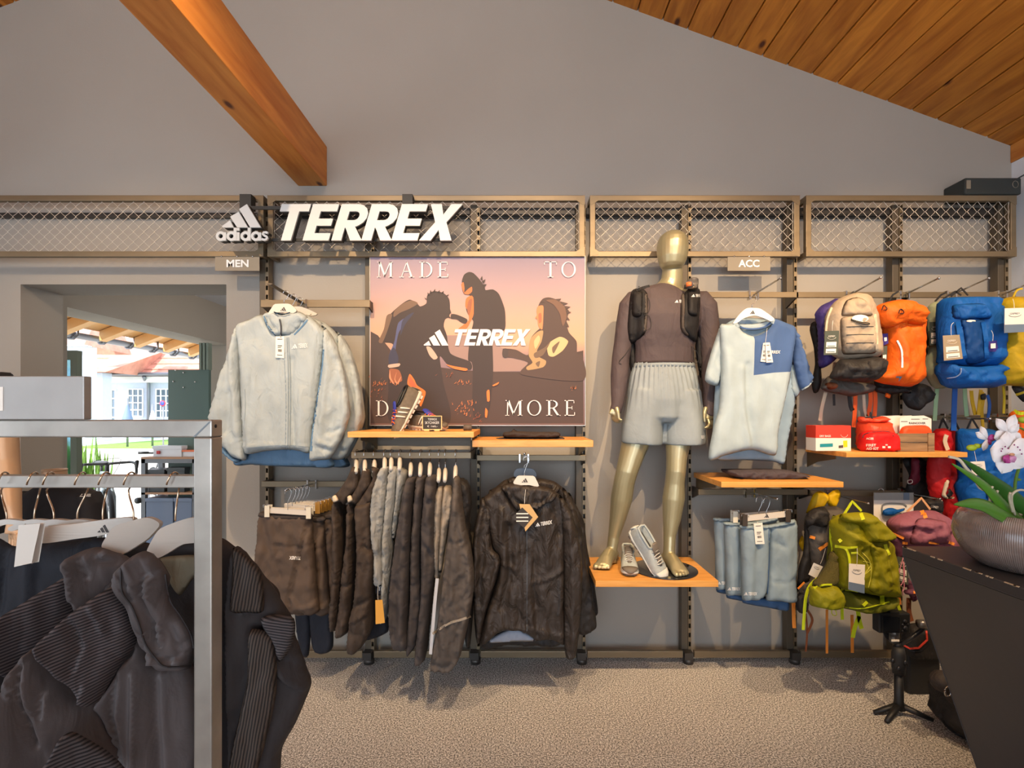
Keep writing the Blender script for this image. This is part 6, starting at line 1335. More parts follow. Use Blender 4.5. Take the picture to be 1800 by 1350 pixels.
puff('hip_pocket', Fq((196, 775), (240, 760), (285, 775), (275, 806), (225, 812)), 2.66, .03, PK['brown'], t, R=6, step=4, on=True, nz=(.003, 6, 6))
strap('strap', Fq((205, 830), (178, 940), (165, 1030)), 6, PK['lining'], t, d=2.70); strap('strap', Fq((262, 845), (265, 925)), 4, M_loop, t, d=2.70)
strap('strap', Fq((370, 850), (380, 930), (395, 960)), 7, PK['black'], t, d=2.69); strap('strap', Fq((470, 850), (478, 960), (495, 1010)), 5, PK['lining'], t, d=2.70)
t = pack('beige backpack with a black bottom pocket and dark green swing tag', 1500, 680, 2.60)
puff('body', Fq((350, 155), (420, 136), (486, 160), (524, 220), (545, 280), (566, 420), (576, 520), (564, 590), (440, 604), (310, 604), (240, 560), (206, 480), (200, 400), (212, 280), (260, 206), (310, 172)), 2.62, .16, PK['beige'], t, R=30, nz=(.012, 16, 24), seed=1, folds=[(Fq((330, 180), (315, 240), (330, 300)), 2, -.018), (Fq((500, 190), (525, 300)), 2, -.014), (Fq((350, 200), (420, 175), (490, 210)), 2, -.010), (Fq((215, 300), (300, 300)), 3, .010)])
puff('lid_pocket', Fq((318, 300), (322, 240), (350, 190), (420, 168), (480, 190), (520, 250), (528, 300), (430, 292)), 2.5, .018, PK['beige'], t, R=8, step=4, on=True, nz=(.005, 9, 6), seed=2)
puff('front_pocket', Fq((312, 316), (400, 298), (500, 300), (536, 320), (548, 440), (550, 556), (440, 566), (326, 566), (310, 480), (304, 390)), 2.5, .03, PK['beige'], t, R=9, step=4, on=True, nz=(.004, 12, 12), seed=3)
for v in (372, 428, 486): strap('daisy_loop', Fq((350, v+4), (440, v), (540, v+1)), 1.0, PK['black'], t, d=(2.45,), lift=.002)
bb = puff('bottom_pocket', Fq((300, 604), (420, 598), (560, 582), (606, 618), (592, 690), (560, 738), (500, 764), (400, 760), (300, 752), (236, 732), (250, 690), (276, 650)), 2.56, .13, PK['black'], t, R=16, nz=(.016, 12, 10), seed=4, folds=[(Fq((280, 640), (400, 690), (560, 650)), 4, .014), (Fq((300, 720), (420, 700), (520, 740)), 3, -.014)])
pl = Geo().prism([P(x, y, (hit(t, 1400+445/3.97, 480+315/3.97, 2.45))-.004) for x, y in Fq(*[(446+58*math.cos(a), 316+26*math.sin(a)) for a in [2*math.pi*k/20 for k in range(20)]])], (0, .003, 0)).obj('emblem_plate', M_tag, t, smooth=False)
cord('elastic_cord', Fq((380, 322), (440, 340), (506, 350), (500, 358), (440, 348), (382, 332)), .0022, PK['black'], t, lift=.008)
strap('compression_strap', Fq((548, 286), (560, 400), (562, 540)), 5, PK['lining'], t, d=(2.5,), lift=.006); strap('compression_strap', Fq((248, 240), (216, 330), (204, 470)), 3.5, PK['lining'], t, d=(2.55,), lift=.006)
pack_tag(t, Fq((200, 404), (298, 402), (288, 570), (190, 572)), M_dtag, string=Fq((255, 330), (250, 370), (250, 404)), lift=.014)
hang_loop(t, 1487, 524, 1502, 522, 1500, 513, 2.66)
t = pack('bright orange backpack with a white stripe and blue patch', 1580, 675, 2.62)
puff('back_panel', Fq((560, 230), (880, 250), (916, 300), (914, 560), (890, 720), (820, 800), (700, 836), (560, 820), (540, 700)), 2.72, .05, PK['black'], t, R=14, nz=(.01, 10, 16))
puff('body', Fq((556, 250), (640, 300), (860, 330), (868, 420), (864, 560), (868, 700), (862, 740), (800, 792), (700, 786), (600, 772), (530, 744), (560, 700), (596, 660), (610, 560), (600, 440), (566, 340)), 2.64, .16, PK['orange'], t, R=26, nz=(.014, 14, 26), seed=5, folds=[(Fq((620, 560), (680, 610), (720, 640)), 3, .014), (Fq((560, 730), (640, 690), (690, 660)), 3, .014), (Fq((650, 400), (700, 380), (820, 370)), 3, -.020), (Fq((660, 470), (690, 600), (640, 760)), 4, .012), (Fq((780, 520), (850, 490)), 2, -.010)])
puff('lid', Fq((560, 232), (640, 200), (740, 184), (830, 214), (878, 270), (882, 320), (866, 372), (760, 350), (650, 384), (590, 370), (562, 310)), 2.56, .12, PK['orange'], t, R=16, nz=(.012, 14, 10), seed=6, folds=[(Fq((600, 300), (700, 270), (860, 290)), 3, .012), (Fq((640, 340), (740, 310), (860, 330)), 3, -.012)])
strap('reflective_stripe', Fq((704, 470), (736, 540), (740, 660)), 3, M_letter, t, d=(2.5,), lift=.003)
for c_ in ((614, 244), (732, 268)): cord('lash_loop', Fq((c_[0]-18, c_[1]+14), (c_[0]-6, c_[1]-18), (c_[0]+14, c_[1]-4), (c_[0]+16, c_[1]+12), (c_[0]-8, c_[1]+14)), .0022, PK['black'], t)
decal('patch', [Fq((694, 722), (738, 722), (716, 756))], mat('patch_blue', (70, 140, 180), .5), t, d=2.5, lift=.004)
price_tag(t, Fq((600, 424), (638, 420), (642, 490), (604, 508)), m=M_vtag, ink=False, label='violet swing tag'); decal('print', [Fq((612, 450), (630, 448), (632, 472), (614, 476))], M_tag, t, d=2.46, lift=.02)
pack_tag(t, Fq((600, 510), (634, 508), (630, 640), (598, 648)), M_dtag, bird=False)
price_tag(t, Fq((866, 470), (884, 470), (906, 520), (880, 556), (858, 548)), m=M_vtag, ink=False, d=2.66, label='violet swing tag')
cord('zip_pull', [(x, y, 2.64) for x, y in Fq((858, 420), (880, 460), (890, 500))], .002, PK['red'], t)
for a, b, m in ((408, 400, 'orange'), (548, 545, 'orange'), (515, 500, 'orange')): strap('strap', Fq((a, 800), (a+4, 900), (b, 1000 if a != 408 else 1076)), 7, mat('webbing_orange', (216, 84, 20), .6), t, d=2.69+.01*(a > 500))
puff('strap_end', Fq((628, 836), (660, 850), (650, 874), (618, 860)), 2.66, .02, PK['orange'], t, R=5, step=3)
puff('hip_belt', Fq((540, 800), (640, 780), (760, 800), (800, 840), (740, 836), (640, 850), (560, 830)), 2.70, .04, PK['black'], t, R=8, nz=(.01, 8, 8))
strap('hang_loop', [(1562, 531), (1570, 518), (1580, 512)], 3, M_loop, t, d=2.68, smooth=False)
t = pack('pale sage green backpack half hidden behind the blue one', 1640, 680, 2.70)
puff('body', Fq((920, 230), (950, 208), (1000, 200), (1060, 300), (1060, 760), (1000, 806), (960, 800), (920, 740), (896, 690), (904, 600), (926, 520), (918, 400), (914, 300)), 2.70, .09, PK['mint'], t, R=14, nz=(.014, 8, 16), seed=7, folds=[(Fq((930, 560), (950, 640), (930, 720)), 3, .016), (Fq((980, 580), (960, 680), (1000, 780)), 3, -.014), (Fq((910, 640), (990, 620)), 3, -.012)])
pack_tag(t, Fq((930, 342), (1000, 340), (1000, 500), (930, 506)), M_dtag, string=Fq((975, 250), (980, 300), (978, 342)))
strap('strap', Fq((984, 800), (974, 900), (966, 1030)), 7, mat('webbing_mint', (150, 178, 136), .6), t, d=2.70); strap('strap', Fq((1176, 800), (1180, 900), (1190, 1000)), 7, MATS['webbing_mint'], t, d=2.70)
puff('hip_belt', Fq((740, 830), (860, 770), (940, 800), (960, 880), (900, 920), (860, 960), (780, 940), (744, 890)), 2.74, .05, PK['black'], t, R=10, nz=(.014, 10, 10), seed=3)
strap('hang_loop', [(1644, 530), (1655, 518), (1664, 514)], 3, M_loop, t, d=2.70, smooth=False)
t = pack('bright blue travel backpack with a brown and a violet swing tag', 1705, 680, 2.56)
puff('body', Fq((1004, 200), (1030, 176), (1120, 166), (1250, 164), (1340, 166), (1376, 190), (1394, 250), (1408, 380), (1416, 520), (1412, 640), (1300, 660), (1100, 650), (1000, 640), (1004, 560), (996, 400), (996, 280)), 2.58, .17, PK['blue'], t, R=26, nz=(.012, 16, 26), seed=8, folds=[(Fq((1090, 200), (1220, 190), (1350, 200)), 3, .010), (Fq((1080, 230), (1240, 215), (1350, 240)), 2, -.014), (Fq((1020, 220), (1040, 400), (1030, 620)), 3, -.014), (Fq((1360, 220), (1385, 420), (1385, 620)), 3, -.012)])
puff('top_pocket', Fq((1085, 230), (1160, 215), (1290, 212), (1345, 240), (1350, 318), (1240, 322), (1140, 324), (1090, 310)), 2.45, .02, PK['blue'], t, R=8, step=4, on=True, nz=(.006, 10, 6))
puff('front_panel', Fq((1146, 328), (1230, 326), (1312, 328), (1322, 400), (1328, 500), (1334, 600), (1260, 634), (1184, 632), (1176, 500), (1162, 400)), 2.45, .012, PK['blued'], t, R=6, step=4, on=True, nz=(.006, 8, 14))
for x0, x1 in ((1140, 1180), (1318, 1330)): strap('compression_strap', Fq((x0-14, 340), (x0+6, 460), (x1, 600)), 8, PK['blue'], t, d=(2.45,), lift=.008)
puff('bottom_compartment', Fq((1010, 618), (1080, 640), (1200, 650), (1330, 640), (1414, 620), (1416, 700), (1418, 778), (1380, 800), (1240, 804), (1060, 802), (1010, 730), (986, 684)), 2.56, .15, PK['blue'], t, R=18, nz=(.016, 14, 9), seed=9, folds=[(Fq((1190, 700), (1300, 660), (1410, 680)), 3, .016), (Fq((1200, 720), (1300, 700), (1400, 720)), 3, -.016), (Fq((1030, 660), (1100, 740), (1200, 770)), 3, .014), (Fq((1360, 690), (1390, 780)), 3, -.016)])
cord('piping', Fq((1050, 734), (1110, 726), (1145, 700), (1148, 664)), .003, mat('piping_grey_blue', (124, 150, 190), .5), t, lift=.004)
Geo().prism([P(x, y, hit(t, 1400+1220/3.97, 480+333/3.97, 2.42)-.004) for x, y in Fq(*[(1220+32*math.cos(a), 334+8*math.sin(a)) for a in [2*math.pi*k/16 for k in range(16)]])], (0, .003, 0)).obj('emblem_plate', M_tag, t, smooth=False)
pack_tag(t, Fq((1022, 436), (1138, 430), (1162, 598), (1030, 612)), M_ktag, string=Fq((1098, 345), (1080, 368), (1080, 440)), label='brown swing tag', lift=.014)
vt = price_tag(t, Fq((1340, 478), (1398, 470), (1406, 520), (1390, 548), (1344, 548)), m=M_vtag, ink=False, lift=.012, string=Fq((1360, 400), (1372, 430), (1370, 476)), label='violet swing tag')
decal('print', [Fq((1356, 492), (1390, 490), (1390, 524), (1356, 526))], M_tag, t, d=2.42, lift=.016)
strap('strap', Fq((1108, 800), (1102, 950), (1098, 1100)), 9, mat('webbing_blue', (8, 76, 150), .6), t, d=2.62); strap('strap', Fq((1334, 850), (1350, 920), (1336, 1020)), 5, MATS['webbing_blue'], t, d=2.66)
strap('strap', Fq((1222, 820), (1230, 900), (1250, 990)), 6, mat('webbing_yellow', (206, 158, 16), .6), t, d=2.68); strap('strap', Fq((1290, 815), (1280, 900), (1272, 990)), 6, MATS['webbing_yellow'], t, d=2.67); strap('strap', Fq((1300, 830), (1306, 880), (1296, 960), (1304, 1080)), 5, MATS['webbing_yellow'], t, d=2.69)
puff('buckle', Fq((1286, 850), (1320, 840), (1322, 880), (1290, 884)), 2.66, .012, PK['black'], t, R=3, step=3)
for a in ((1662, 523, 1690, 519, 1680, 512), (1672, 521, 1702, 519, 1690, 506)): hang_loop(t, a[0], a[1], a[2], a[3], a[4], a[5], 2.60)
t = pack('mustard yellow backpack with a white swing tag, cut by the right picture edge', 1780, 680, 2.52)
puff('body', Fq((1412, 230), (1430, 190), (1480, 168), (1560, 164), (1640, 176), (1680, 300), (1690, 600), (1660, 780), (1560, 790), (1470, 784), (1420, 770), (1414, 680), (1416, 560), (1436, 440), (1424, 330)), 2.52, .15, PK['yellow'], t, R=24, nz=(.012, 14, 20), seed=10, folds=[(Fq((1430, 400), (1470, 580), (1540, 640)), 2, -.018), (Fq((1450, 400), (1490, 560), (1560, 620)), 3, .012), (Fq((1430, 690), (1520, 680), (1600, 700)), 4, .014), (Fq((1430, 230), (1500, 190), (1600, 200)), 2, -.014)])
lt = pack_tag(t, Fq((1454, 246), (1596, 242), (1600, 410), (1452, 418)), M_tag, d=2.36, lines=False); decal('print', [Fq((1454, 360), (1598, 356), (1600, 410), (1452, 418))], M_btag, lt, fix=lt['d'], lift=.0008)
cord('tag_string', [(x, y, 2.36) for x, y in Fq((1510, 180), (1518, 210), (1520, 250))], .001, M_tag, t)
strap('hang_loop', Fq((1515, 168), (1540, 120), (1580, 108)), 3, mat('webbing_mustard', (190, 160, 20), .6), t, d=2.50); strap('strap', Fq((1445, 790), (1452, 860), (1448, 980)), 4, MATS['webbing_mustard'], t, d=2.54)
puff('hip_belt', Fq((1500, 790), (1590, 795), (1600, 900), (1580, 900), (1540, 860)), 2.52, .04, PK['black'], t, R=8); strap('belt_trim', Fq((1535, 850), (1595, 830)), 4, MATS['webbing_mustard'], t, d=(2.5,))
# --- lower row under the dark rail
t = pack('red backpack with pale trim behind the wooden crate', 1660, 880, 2.74, group='red backpacks under the dark rail')
puff('body', G((1086, 170), (1140, 150), (1200, 160), (1206, 330), (1190, 480), (1180, 640), (1150, 720), (1090, 712), (1060, 690), (1032, 540), (1044, 380), (1070, 330)), 2.70, .09, PK['red'], t, R=16, nz=(.016, 9, 16), seed=2, folds=[(G((1060, 420), (1130, 440)), 3, -.014), (G((1090, 200), (1160, 230)), 3, .012)])
puff('shoulder_pad', G((1180, 560), (1206, 560), (1196, 620), (1180, 660), (1194, 690), (1250, 690), (1240, 706), (1180, 704), (1150, 680), (1164, 610)), 2.62, .02, PK['lining'], t, R=5, step=3, nz=(.003, 5, 5))
strap('shoulder_strap', G((1190, 200), (1176, 250), (1200, 320)), 7, PK['lining'], t, d=2.60)
strap('hang_loop', G((1130, 150), (1160, 70), (1200, 150)), 3, M_loop, t, d=2.70, smooth=False); 
t = pack('deep red backpack between the crate and the second blue pack', 1680, 930, 2.76, group='red backpacks under the dark rail')
puff('body', G((1200, 176), (1270, 170), (1300, 220), (1310, 700), (1330, 980), (1260, 1010), (1180, 900), (1150, 720), (1190, 500)), 2.73, .08, PK['red'], t, R=14, nz=(.018, 9, 14), seed=5, folds=[(G((1200, 760), (1270, 720)), 3, .014), (G((1180, 840), (1280, 800)), 3, -.014)])
puff('pad', G((1182, 640), (1214, 626), (1246, 660), (1240, 690), (1180, 690)), 2.68, .02, PK['black'], t, R=5, step=3, nz=(.003, 5, 5)); strap('hang_loop', G((1220, 172), (1250, 80), (1290, 160)), 3, M_loop, t, d=2.72, smooth=False)
t = pack('wine red pack in the shade under the wooden shelf', 1610, 870, 2.78)
puff('body', G((840, 390), (1040, 384), (1050, 480), (1050, 700), (940, 690), (860, 640), (890, 520)), 2.80, .05, PK['black'], t, R=12, nz=(.014, 9, 14)); puff('side_panel', G((910, 388), (966, 388), (976, 500), (980, 560), (930, 600), (880, 580), (906, 500)), 2.74, .03, PK['wine'], t, R=8, nz=(.01, 7, 12))
cord('buckle', [(x, y, 2.70) for x, y in G((880, 560), (912, 556), (916, 578), (886, 586), (880, 562))], .002, M_hang, t)
t = pack('second large blue backpack with a white swing tag, behind the orchid', 1745, 930, 2.66)
puff('body', G((1284, 166), (1360, 152), (1500, 150), (1560, 166), (1620, 260), (1700, 330), (1760, 400), (1782, 560), (1780, 760), (1740, 900), (1600, 960), (1440, 964), (1360, 920), (1310, 780), (1274, 640), (1270, 590), (1300, 540), (1284, 420)), 2.68, .15, PK['blue'], t, R=24, nz=(.016, 14, 20), seed=3, folds=[(G((1290, 200), (1400, 190), (1540, 210)), 3, .012), (G((1300, 590), (1350, 560), (1380, 640)), 4, .016), (G((1320, 680), (1400, 760), (1380, 900)), 4, .014), (G((1460, 700), (1600, 730), (1740, 700)), 4, -.012)])
puff('front_pocket', G((1500, 490), (1620, 482), (1720, 490), (1730, 620), (1700, 740), (1560, 750), (1500, 700)), 2.5, .02, PK['blue'], t, R=7, step=4, on=True, nz=(.005, 10, 14))
pack_tag(t, G((1376, 412), (1488, 408), (1504, 500), (1420, 520), (1390, 480))[:2]+G((1504, 520), (1392, 520)), M_tag, string=G((1408, 330), (1416, 370), (1424, 412)), lines=False)
strap('hang_loop', G((1350, 156), (1390, 70), (1440, 150)), 3, M_loop, t, d=2.66, smooth=False)
t = pack('orange pack at the right edge behind the orchid flower', 1805, 800, 2.7)
puff('body', [(1775, 728), (1800, 722), (1850, 730), (1860, 850), (1800, 880), (1780, 800)], 2.72, .08, PK['orange'], t, R=14, nz=(.01, 9, 12)); strap('trim', [(1783, 722), (1795, 727), (1815, 724)], 6, PK['neon'], t, d=(2.6,)); strap('hang_loop', [(1785, 726), (1795, 735), (1800, 722)], 3, M_loop, t, d=2.70)
# --- lowest row
t = pack('black and grey rucksack behind the lime green one', 1425, 1075, 2.66)
puff('body', H((150, 310), (210, 238), (300, 216), (400, 222), (450, 260), (400, 420), (390, 700), (320, 900), (200, 960), (110, 940), (110, 800), (180, 760), (176, 620), (150, 460)), 2.66, .11, PK['grey'], t, R=18, nz=(.016, 10, 18), seed=1, folds=[(H((180, 450), (250, 470), (330, 440)), 4, .016), (H((200, 560), (260, 640), (240, 760)), 4, .014), (H((330, 230), (300, 300)), 4, -.014)])
puff('lid', H((150, 320), (205, 244), (300, 222), (330, 260), (330, 330), (300, 380), (210, 362), (170, 380)), 2.58, .06, PK['black'], t, R=10, nz=(.014, 8, 8), seed=2)
puff('back_panel', H((150, 340), (176, 360), (196, 640), (186, 780), (110, 820), (80, 1000), (100, 700), (140, 560)), 2.62, .04, PK['black'], t, R=8)
strap('tool_loop', H((190, 450), (230, 462)), 5, PK['orange2'], t, d=(2.55,)); strap('tool_loop', H((262, 550), (330, 500)), 6, PK['orange2'], t, d=(2.55,)); strap('strap', H((100, 850), (150, 800)), 3, PK['orange2'], t, d=2.56)
pack_tag(t, H((220, 650), (290, 680), (240, 770), (180, 740)), M_tag, d=2.50, lines=False, string=H((310, 540), (290, 610), (270, 660)))
strap('strap', H((66, 958), (68, 1080), (72, 1150)), 6, PK['orange2'], t, d=2.66); strap('strap', H((322, 1010), (322, 1150), (322, 1345)), 4, PK['orange2'], t, d=2.70); strap('strap', H((514, 1050), (516, 1200), (516, 1340)), 5, PK['orange2'], t, d=2.70)
puff('belt', H((80, 900), (160, 880), (180, 1000), (130, 1040), (90, 1010)), 2.62, .04, PK['black'], t, R=8, nz=(.01, 7, 8))
strap('strap', H((160, 1040), (170, 1180), (160, 1330)), 3, PK['brown'], t, d=2.66); strap('strap', H((170, 1010), (210, 1090), (170, 1190)), 4, PK['brown'], t, d=2.64)
t = thing('rain_cover', 'bright yellow folded cover hanging above the black and grey rucksack', 'cover', P(1430, 880, 2.72))
puff('panel', H((160, 270), (200, 160), (226, 116), (270, 100), (330, 130), (330, 180), (280, 240), (200, 260)), 2.70, .03, fabric('yellow_cover', (214, 172, 8), .55, .2), t, R=9, nz=(.008, 8, 12), folds=[(H((320, 150), (270, 200), (230, 250)), 3, .014)]); puff('panel', H((322, 134), (370, 96), (404, 88), (426, 110), (424, 150), (390, 220), (350, 226), (322, 190)), 2.71, .025, MATS['yellow_cover'], t, R=8, nz=(.006, 8, 10), seed=4)
puff('panel', H((104, 500), (130, 440), (150, 480), (152, 560), (130, 556)), 2.74, .02, MATS['yellow_cover'], t, R=5, step=4)
LD = 2.44
t = pack('lime green backpack with neon straps and a white swing tag, lowest row', 1530, 1070, LD)
puff('back_panel', H((350, 330), (420, 300), (780, 420), (830, 700), (820, 960), (600, 1020), (380, 980), (300, 900)), LD+.10, .05, PK['limed'], t, R=12)
puff('body', H((352, 350), (410, 290), (480, 272), (620, 400), (780, 470), (806, 560), (824, 720), (832, 850), (820, 900), (700, 900), (560, 868), (440, 850), (384, 800), (378, 600), (366, 460)), LD+.02, .18, PK['lime'], t, R=28, nz=(.014, 14, 24), seed=2, folds=[(H((400, 400), (480, 440), (540, 470)), 4, .018), (H((400, 360), (500, 420)), 3, -.016), (H((500, 520), (470, 660), (430, 800)), 4, -.014), (H((640, 540), (620, 700), (660, 860)), 4, .014), (H((690, 580), (720, 520)), 3, -.016)])
puff('lid', H((420, 282), (500, 266), (590, 262), (660, 276), (716, 322), (770, 372), (806, 410), (802, 452), (756, 486), (690, 500), (600, 500), (556, 512), (570, 440), (560, 390), (520, 360), (440, 330)), LD-.06, .12, PK['lime'], t, R=18, nz=(.012, 14, 12), seed=3, folds=[(H((580, 420), (680, 450), (790, 420)), 4, .012), (H((560, 500), (640, 480), (760, 480)), 3, -.012)])
puff('front_panel', H((650, 520), (720, 520), (790, 560), (812, 700), (824, 850), (760, 892), (690, 890), (636, 850), (660, 760), (676, 660)), LD-.1, .02, PK['lime'], t, R=8, step=4, on=True, nz=(.005, 12, 16))
puff('bottom', H((446, 858), (560, 872), (700, 900), (826, 880), (820, 950), (760, 1000), (640, 1022), (540, 1020), (470, 980)), LD+.0, .13, PK['limed'], t, R=14, nz=(.012, 10, 8), seed=4)
puff('mesh_pocket', H((376, 560), (388, 660), (390, 760), (376, 806), (300, 832), (206, 828), (240, 780), (310, 690), (346, 580)), LD-.02, .09, PK['net'], t, R=10, nz=(.006, 8, 10))
puff('hip_pocket', H((196, 830), (280, 836), (350, 812), (410, 838), (434, 900), (426, 984), (340, 1002), (240, 990), (188, 968), (190, 900)), LD-.05, .10, PK['lime'], t, R=12, nz=(.010, 9, 8), seed=5)
N_ = PK['neon']
for pts, w_ in ((H((354, 356), (352, 460), (366, 560), (330, 700), (200, 816), (160, 920), (146, 1080), (140, 1165)), 5), (H((384, 526), (460, 540), (490, 600), (498, 690)), 4), (H((384, 520), (480, 536), (556, 530)), 3.4), (H((508, 576), (560, 574)), 3), (H((430, 860), (436, 960), (440, 1086)), 5), (H((430, 856), (510, 860), (560, 870)), 4), (H((600, 980), (630, 950)), 5), (H((744, 902), (748, 970)), 7), (H((768, 510), (780, 552), (800, 590)), 6), (H((826, 880), (860, 960), (890, 1040)), 5), (H((560, 1020), (570, 1090), (588, 1156)), 7), (H((568, 1060), (535, 1150), (520, 1224)), 7), (H((415, 470), (430, 490)), 6), (H((220, 845), (300, 820), (360, 818)), 3), (H((450, 990), (600, 1000), (800, 950)), 1.6)):
    hang_ = max(p[1] for p in pts) > 840+1000/4.356
    strap('neon_strap', pts, w_, N_, t, d=(LD-.02 if hang_ else (LD-.1,)), lift=.007)
strap('hang_loop', H((456, 276), (516, 180), (586, 254)), 4, N_, t, d=LD-.05, smooth=False); strap('haul_tab', H((582, 270), (600, 320)), 6, N_, t, d=(LD-.15,), lift=.006)
for pts in (H((560, 580), (620, 640), (640, 700)), H((600, 640), (660, 660), (610, 740), (660, 700)), H((580, 560), (650, 640), (660, 740), (640, 840))): strap('print_line', pts, 1.0, mat('lime_print', (196, 190, 70), .6), t, d=(LD-.15,), lift=.003)
lt = pack_tag(t, H((490, 656), (612, 666), (608, 886), (486, 856)), M_tag, lines=False, string=H((552, 540), (552, 620), (548, 676)), lift=.012, label='white swing tag')
decal('print', [H((488, 796), (610, 820), (608, 886), (486, 856))], M_btag, lt, fix=lt['d'], lift=.0008)
price_tag(t, H((800, 590), (836, 600), (856, 660), (846, 704), (820, 700)), m=M_vtag, ink=False, d=LD-.10, label='violet swing tag')
cord('drawcord', [(x, y, LD-.06) for x, y in H((380, 990), (356, 1020), (366, 1050), (394, 1050), (388, 1020), (376, 1000))], .002, N_, t)
# blister card and black pouch between the rucksacks
t = thing('blister_card', 'white hanging card with a clear top and a blue item, between the low rucksacks', 'package', P(1572, 910, 2.74))
a, b = P(1536, 945, 2.74), P(1606, 866, 2.74); Geo().box(a.x, b.x, a.y, a.y+.003, a.z, b.z).obj('card', M_tag, t, smooth=False)
a2, b2 = P(1536, 879, 2.738), P(1606, 866, 2.738); Geo().box(a2.x, b2.x, a2.y-.001, a2.y+.001, a2.z, b2.z).obj('header', mat('card_header_grey', (150, 150, 146), .4), t, smooth=False)
Geo().box(P(1588, 0, 2.737).x, P(1598, 0, 2.737).x, a2.y-.003, a2.y-.001, P(0, 879, 2.737).z, b2.z).obj('header', M_btag, t, smooth=False)
puff('item', G((684, 800), (720, 780), (760, 778), (800, 790), (856, 780), (850, 800), (800, 820), (760, 840), (690, 836)), 2.73, .03, PK['blue'], t, R=6, step=3, nz=(.004, 5, 5)); strap('frame_print', G((680, 830), (682, 760), (740, 742), (850, 748), (870, 770)), 2.4, mat('frame_print_grey', (120, 122, 122), .5), t, d=2.735)
Geo().tube([P(1543, 862, 2.745), P(1548, 858, 2.745), P(1553, 861, 2.745), P(1554, 868, 2.74)], .002, 6).obj('hook', M_chrome, t)
t = thing('pouch', 'black pouch with white lettering hanging above the mauve backpack', 'pouch', P(1640, 905, 2.60))
puff('body', G((1020, 730), (1080, 712), (1150, 716), (1152, 810), (1100, 812), (1060, 790)), 2.62, .03, PK['black'], t, R=6, step=4); strap('edge', G((1152, 718), (1153, 812)), 1.6, M_tag, t, d=2.60); text('print', 'OSPREY', *G((1062, 762))[0], *G((1124, 780))[0], M_tag, t, rot=.12)
MD = 2.46
t = pack('mauve rucksack with orange tabs behind the counter', 1625, 960, MD)
puff('body', G((726, 910), (740, 880), (792, 840), (900, 804), (1000, 796), (1100, 802), (1200, 856), (1262, 930), (1282, 1000), (1270, 1060), (1240, 1140), (1060, 1160), (860, 1120), (770, 1010)), MD+.02, .15, PK['mauve'], t, R=24, nz=(.014, 12, 12), seed=1, folds=[(G((740, 900), (820, 880), (920, 890)), 4, .018), (G((760, 940), (840, 920), (920, 930)), 4, -.018), (G((790, 860), (860, 850), (920, 870)), 3, -.014), (G((1200, 870), (1220, 960), (1260, 1000)), 4, .016), (G((1160, 850), (1220, 900)), 3, -.014)])
puff('front_panel', G((950, 872), (1010, 856), (1120, 872), (1190, 900), (1214, 1050), (1080, 1060), (900, 1062), (920, 950)), MD-.1, .022, PK['mauve'], t, R=8, step=4, on=True, nz=(.004, 14, 14))
puff('side_pocket', G((736, 980), (830, 1000), (860, 1050), (850, 1130), (870, 1300), (880, 1400), (820, 1380), (770, 1150)), MD-.02, .05, PK['mauved'], t, R=10, nz=(.01, 8, 12)); puff('hip_belt', G((860, 1300), (940, 1420), (960, 1500), (920, 1520), (880, 1440)), MD+.02, .04, PK['mauved'], t, R=8)
for pts, w_ in ((G((990, 800), (1000, 830)), 8), (G((1010, 820), (1024, 858)), 7), (G((756, 976), (850, 1020)), 4), (G((840, 1055), (880, 1058)), 5), (G((1050, 1052), (1130, 1060)), 4), (G((1210, 1050), (1250, 1066)), 5)): strap('orange_tab', pts, w_, PK['orange2'], t, d=(MD-.12,), lift=.005)
strap('hang_loop', G((876, 810), (990, 700), (1060, 790)), 3.4, mat('webbing_peach', (214, 160, 112), .6), t, d=MD-.03, smooth=False)
pack_tag(t, H((858, 600), (944, 620), (942, 820), (850, 790)), M_dtag, d=MD-.10, label='dark green swing tag')
cord('drawcord', [(x, y, MD-.12) for x, y in H((905, 610), (880, 700), (870, 790), (890, 820), (915, 740), (905, 640), (912, 840), (900, 860), (908, 900))], .002, mat('pink_cord', (206, 130, 150), .6), t)
strap('strap', H((850, 850), (870, 900), (880, 970)), 5, PK['orange2'], t, d=MD-.02); strap('strap', H((950, 920), (950, 1020), (970, 1100)), 8, PK['brown'], t, d=MD+.02)
puff('strap_end', H((910, 860), (990, 850), (1006, 880), (1000, 904), (920, 890)), MD-.02, .04, PK['mauved'], t, R=7); strap('orange_tab', H((996, 866), (1000, 906)), 5, PK['orange2'], t, d=(MD-.06,), lift=.004)
PG.update(T=1, R=1, step=1, ridge=0, front=1)
# ---------------------------------------------------------------- goods on the small wood shelf
M_coral = mat('coral_print', (222, 62, 44), .5)
zs = zs4
t = thing('product_box', 'red and white cardboard box at the left of the wood shelf', 'box', P(1465, 792, 2.62))
a, b = P(1434, 790.5, 2.60), P(1496, 748, 2.60); zt_ = zs; zb_ = b.z; zm = P(0, 770, 2.60).z
Geo().box(a.x, b.x, a.y, a.y+.09, zs4+.0005, zm).obj('carton', M_tag, t, smooth=False, bevel=.001); Geo().box(a.x, b.x, a.y, a.y+.09, zm, zb_).obj('upper_half', M_coral, t, smooth=False, bevel=.001)
text('print', 'DRY BAGS', *Fq((162, 1130))[0], *Fq((240, 1144))[0], M_tag, t, d=2.598, bold=.02)
pts = [P(1484+6*math.cos(a_), 764+4.5*math.sin(a_), 2.598) for a_ in [k*math.pi/8 for k in range(9)]]; Geo().tube(pts, .0008, 4).obj('emblem', M_tag, t, bvh=False)
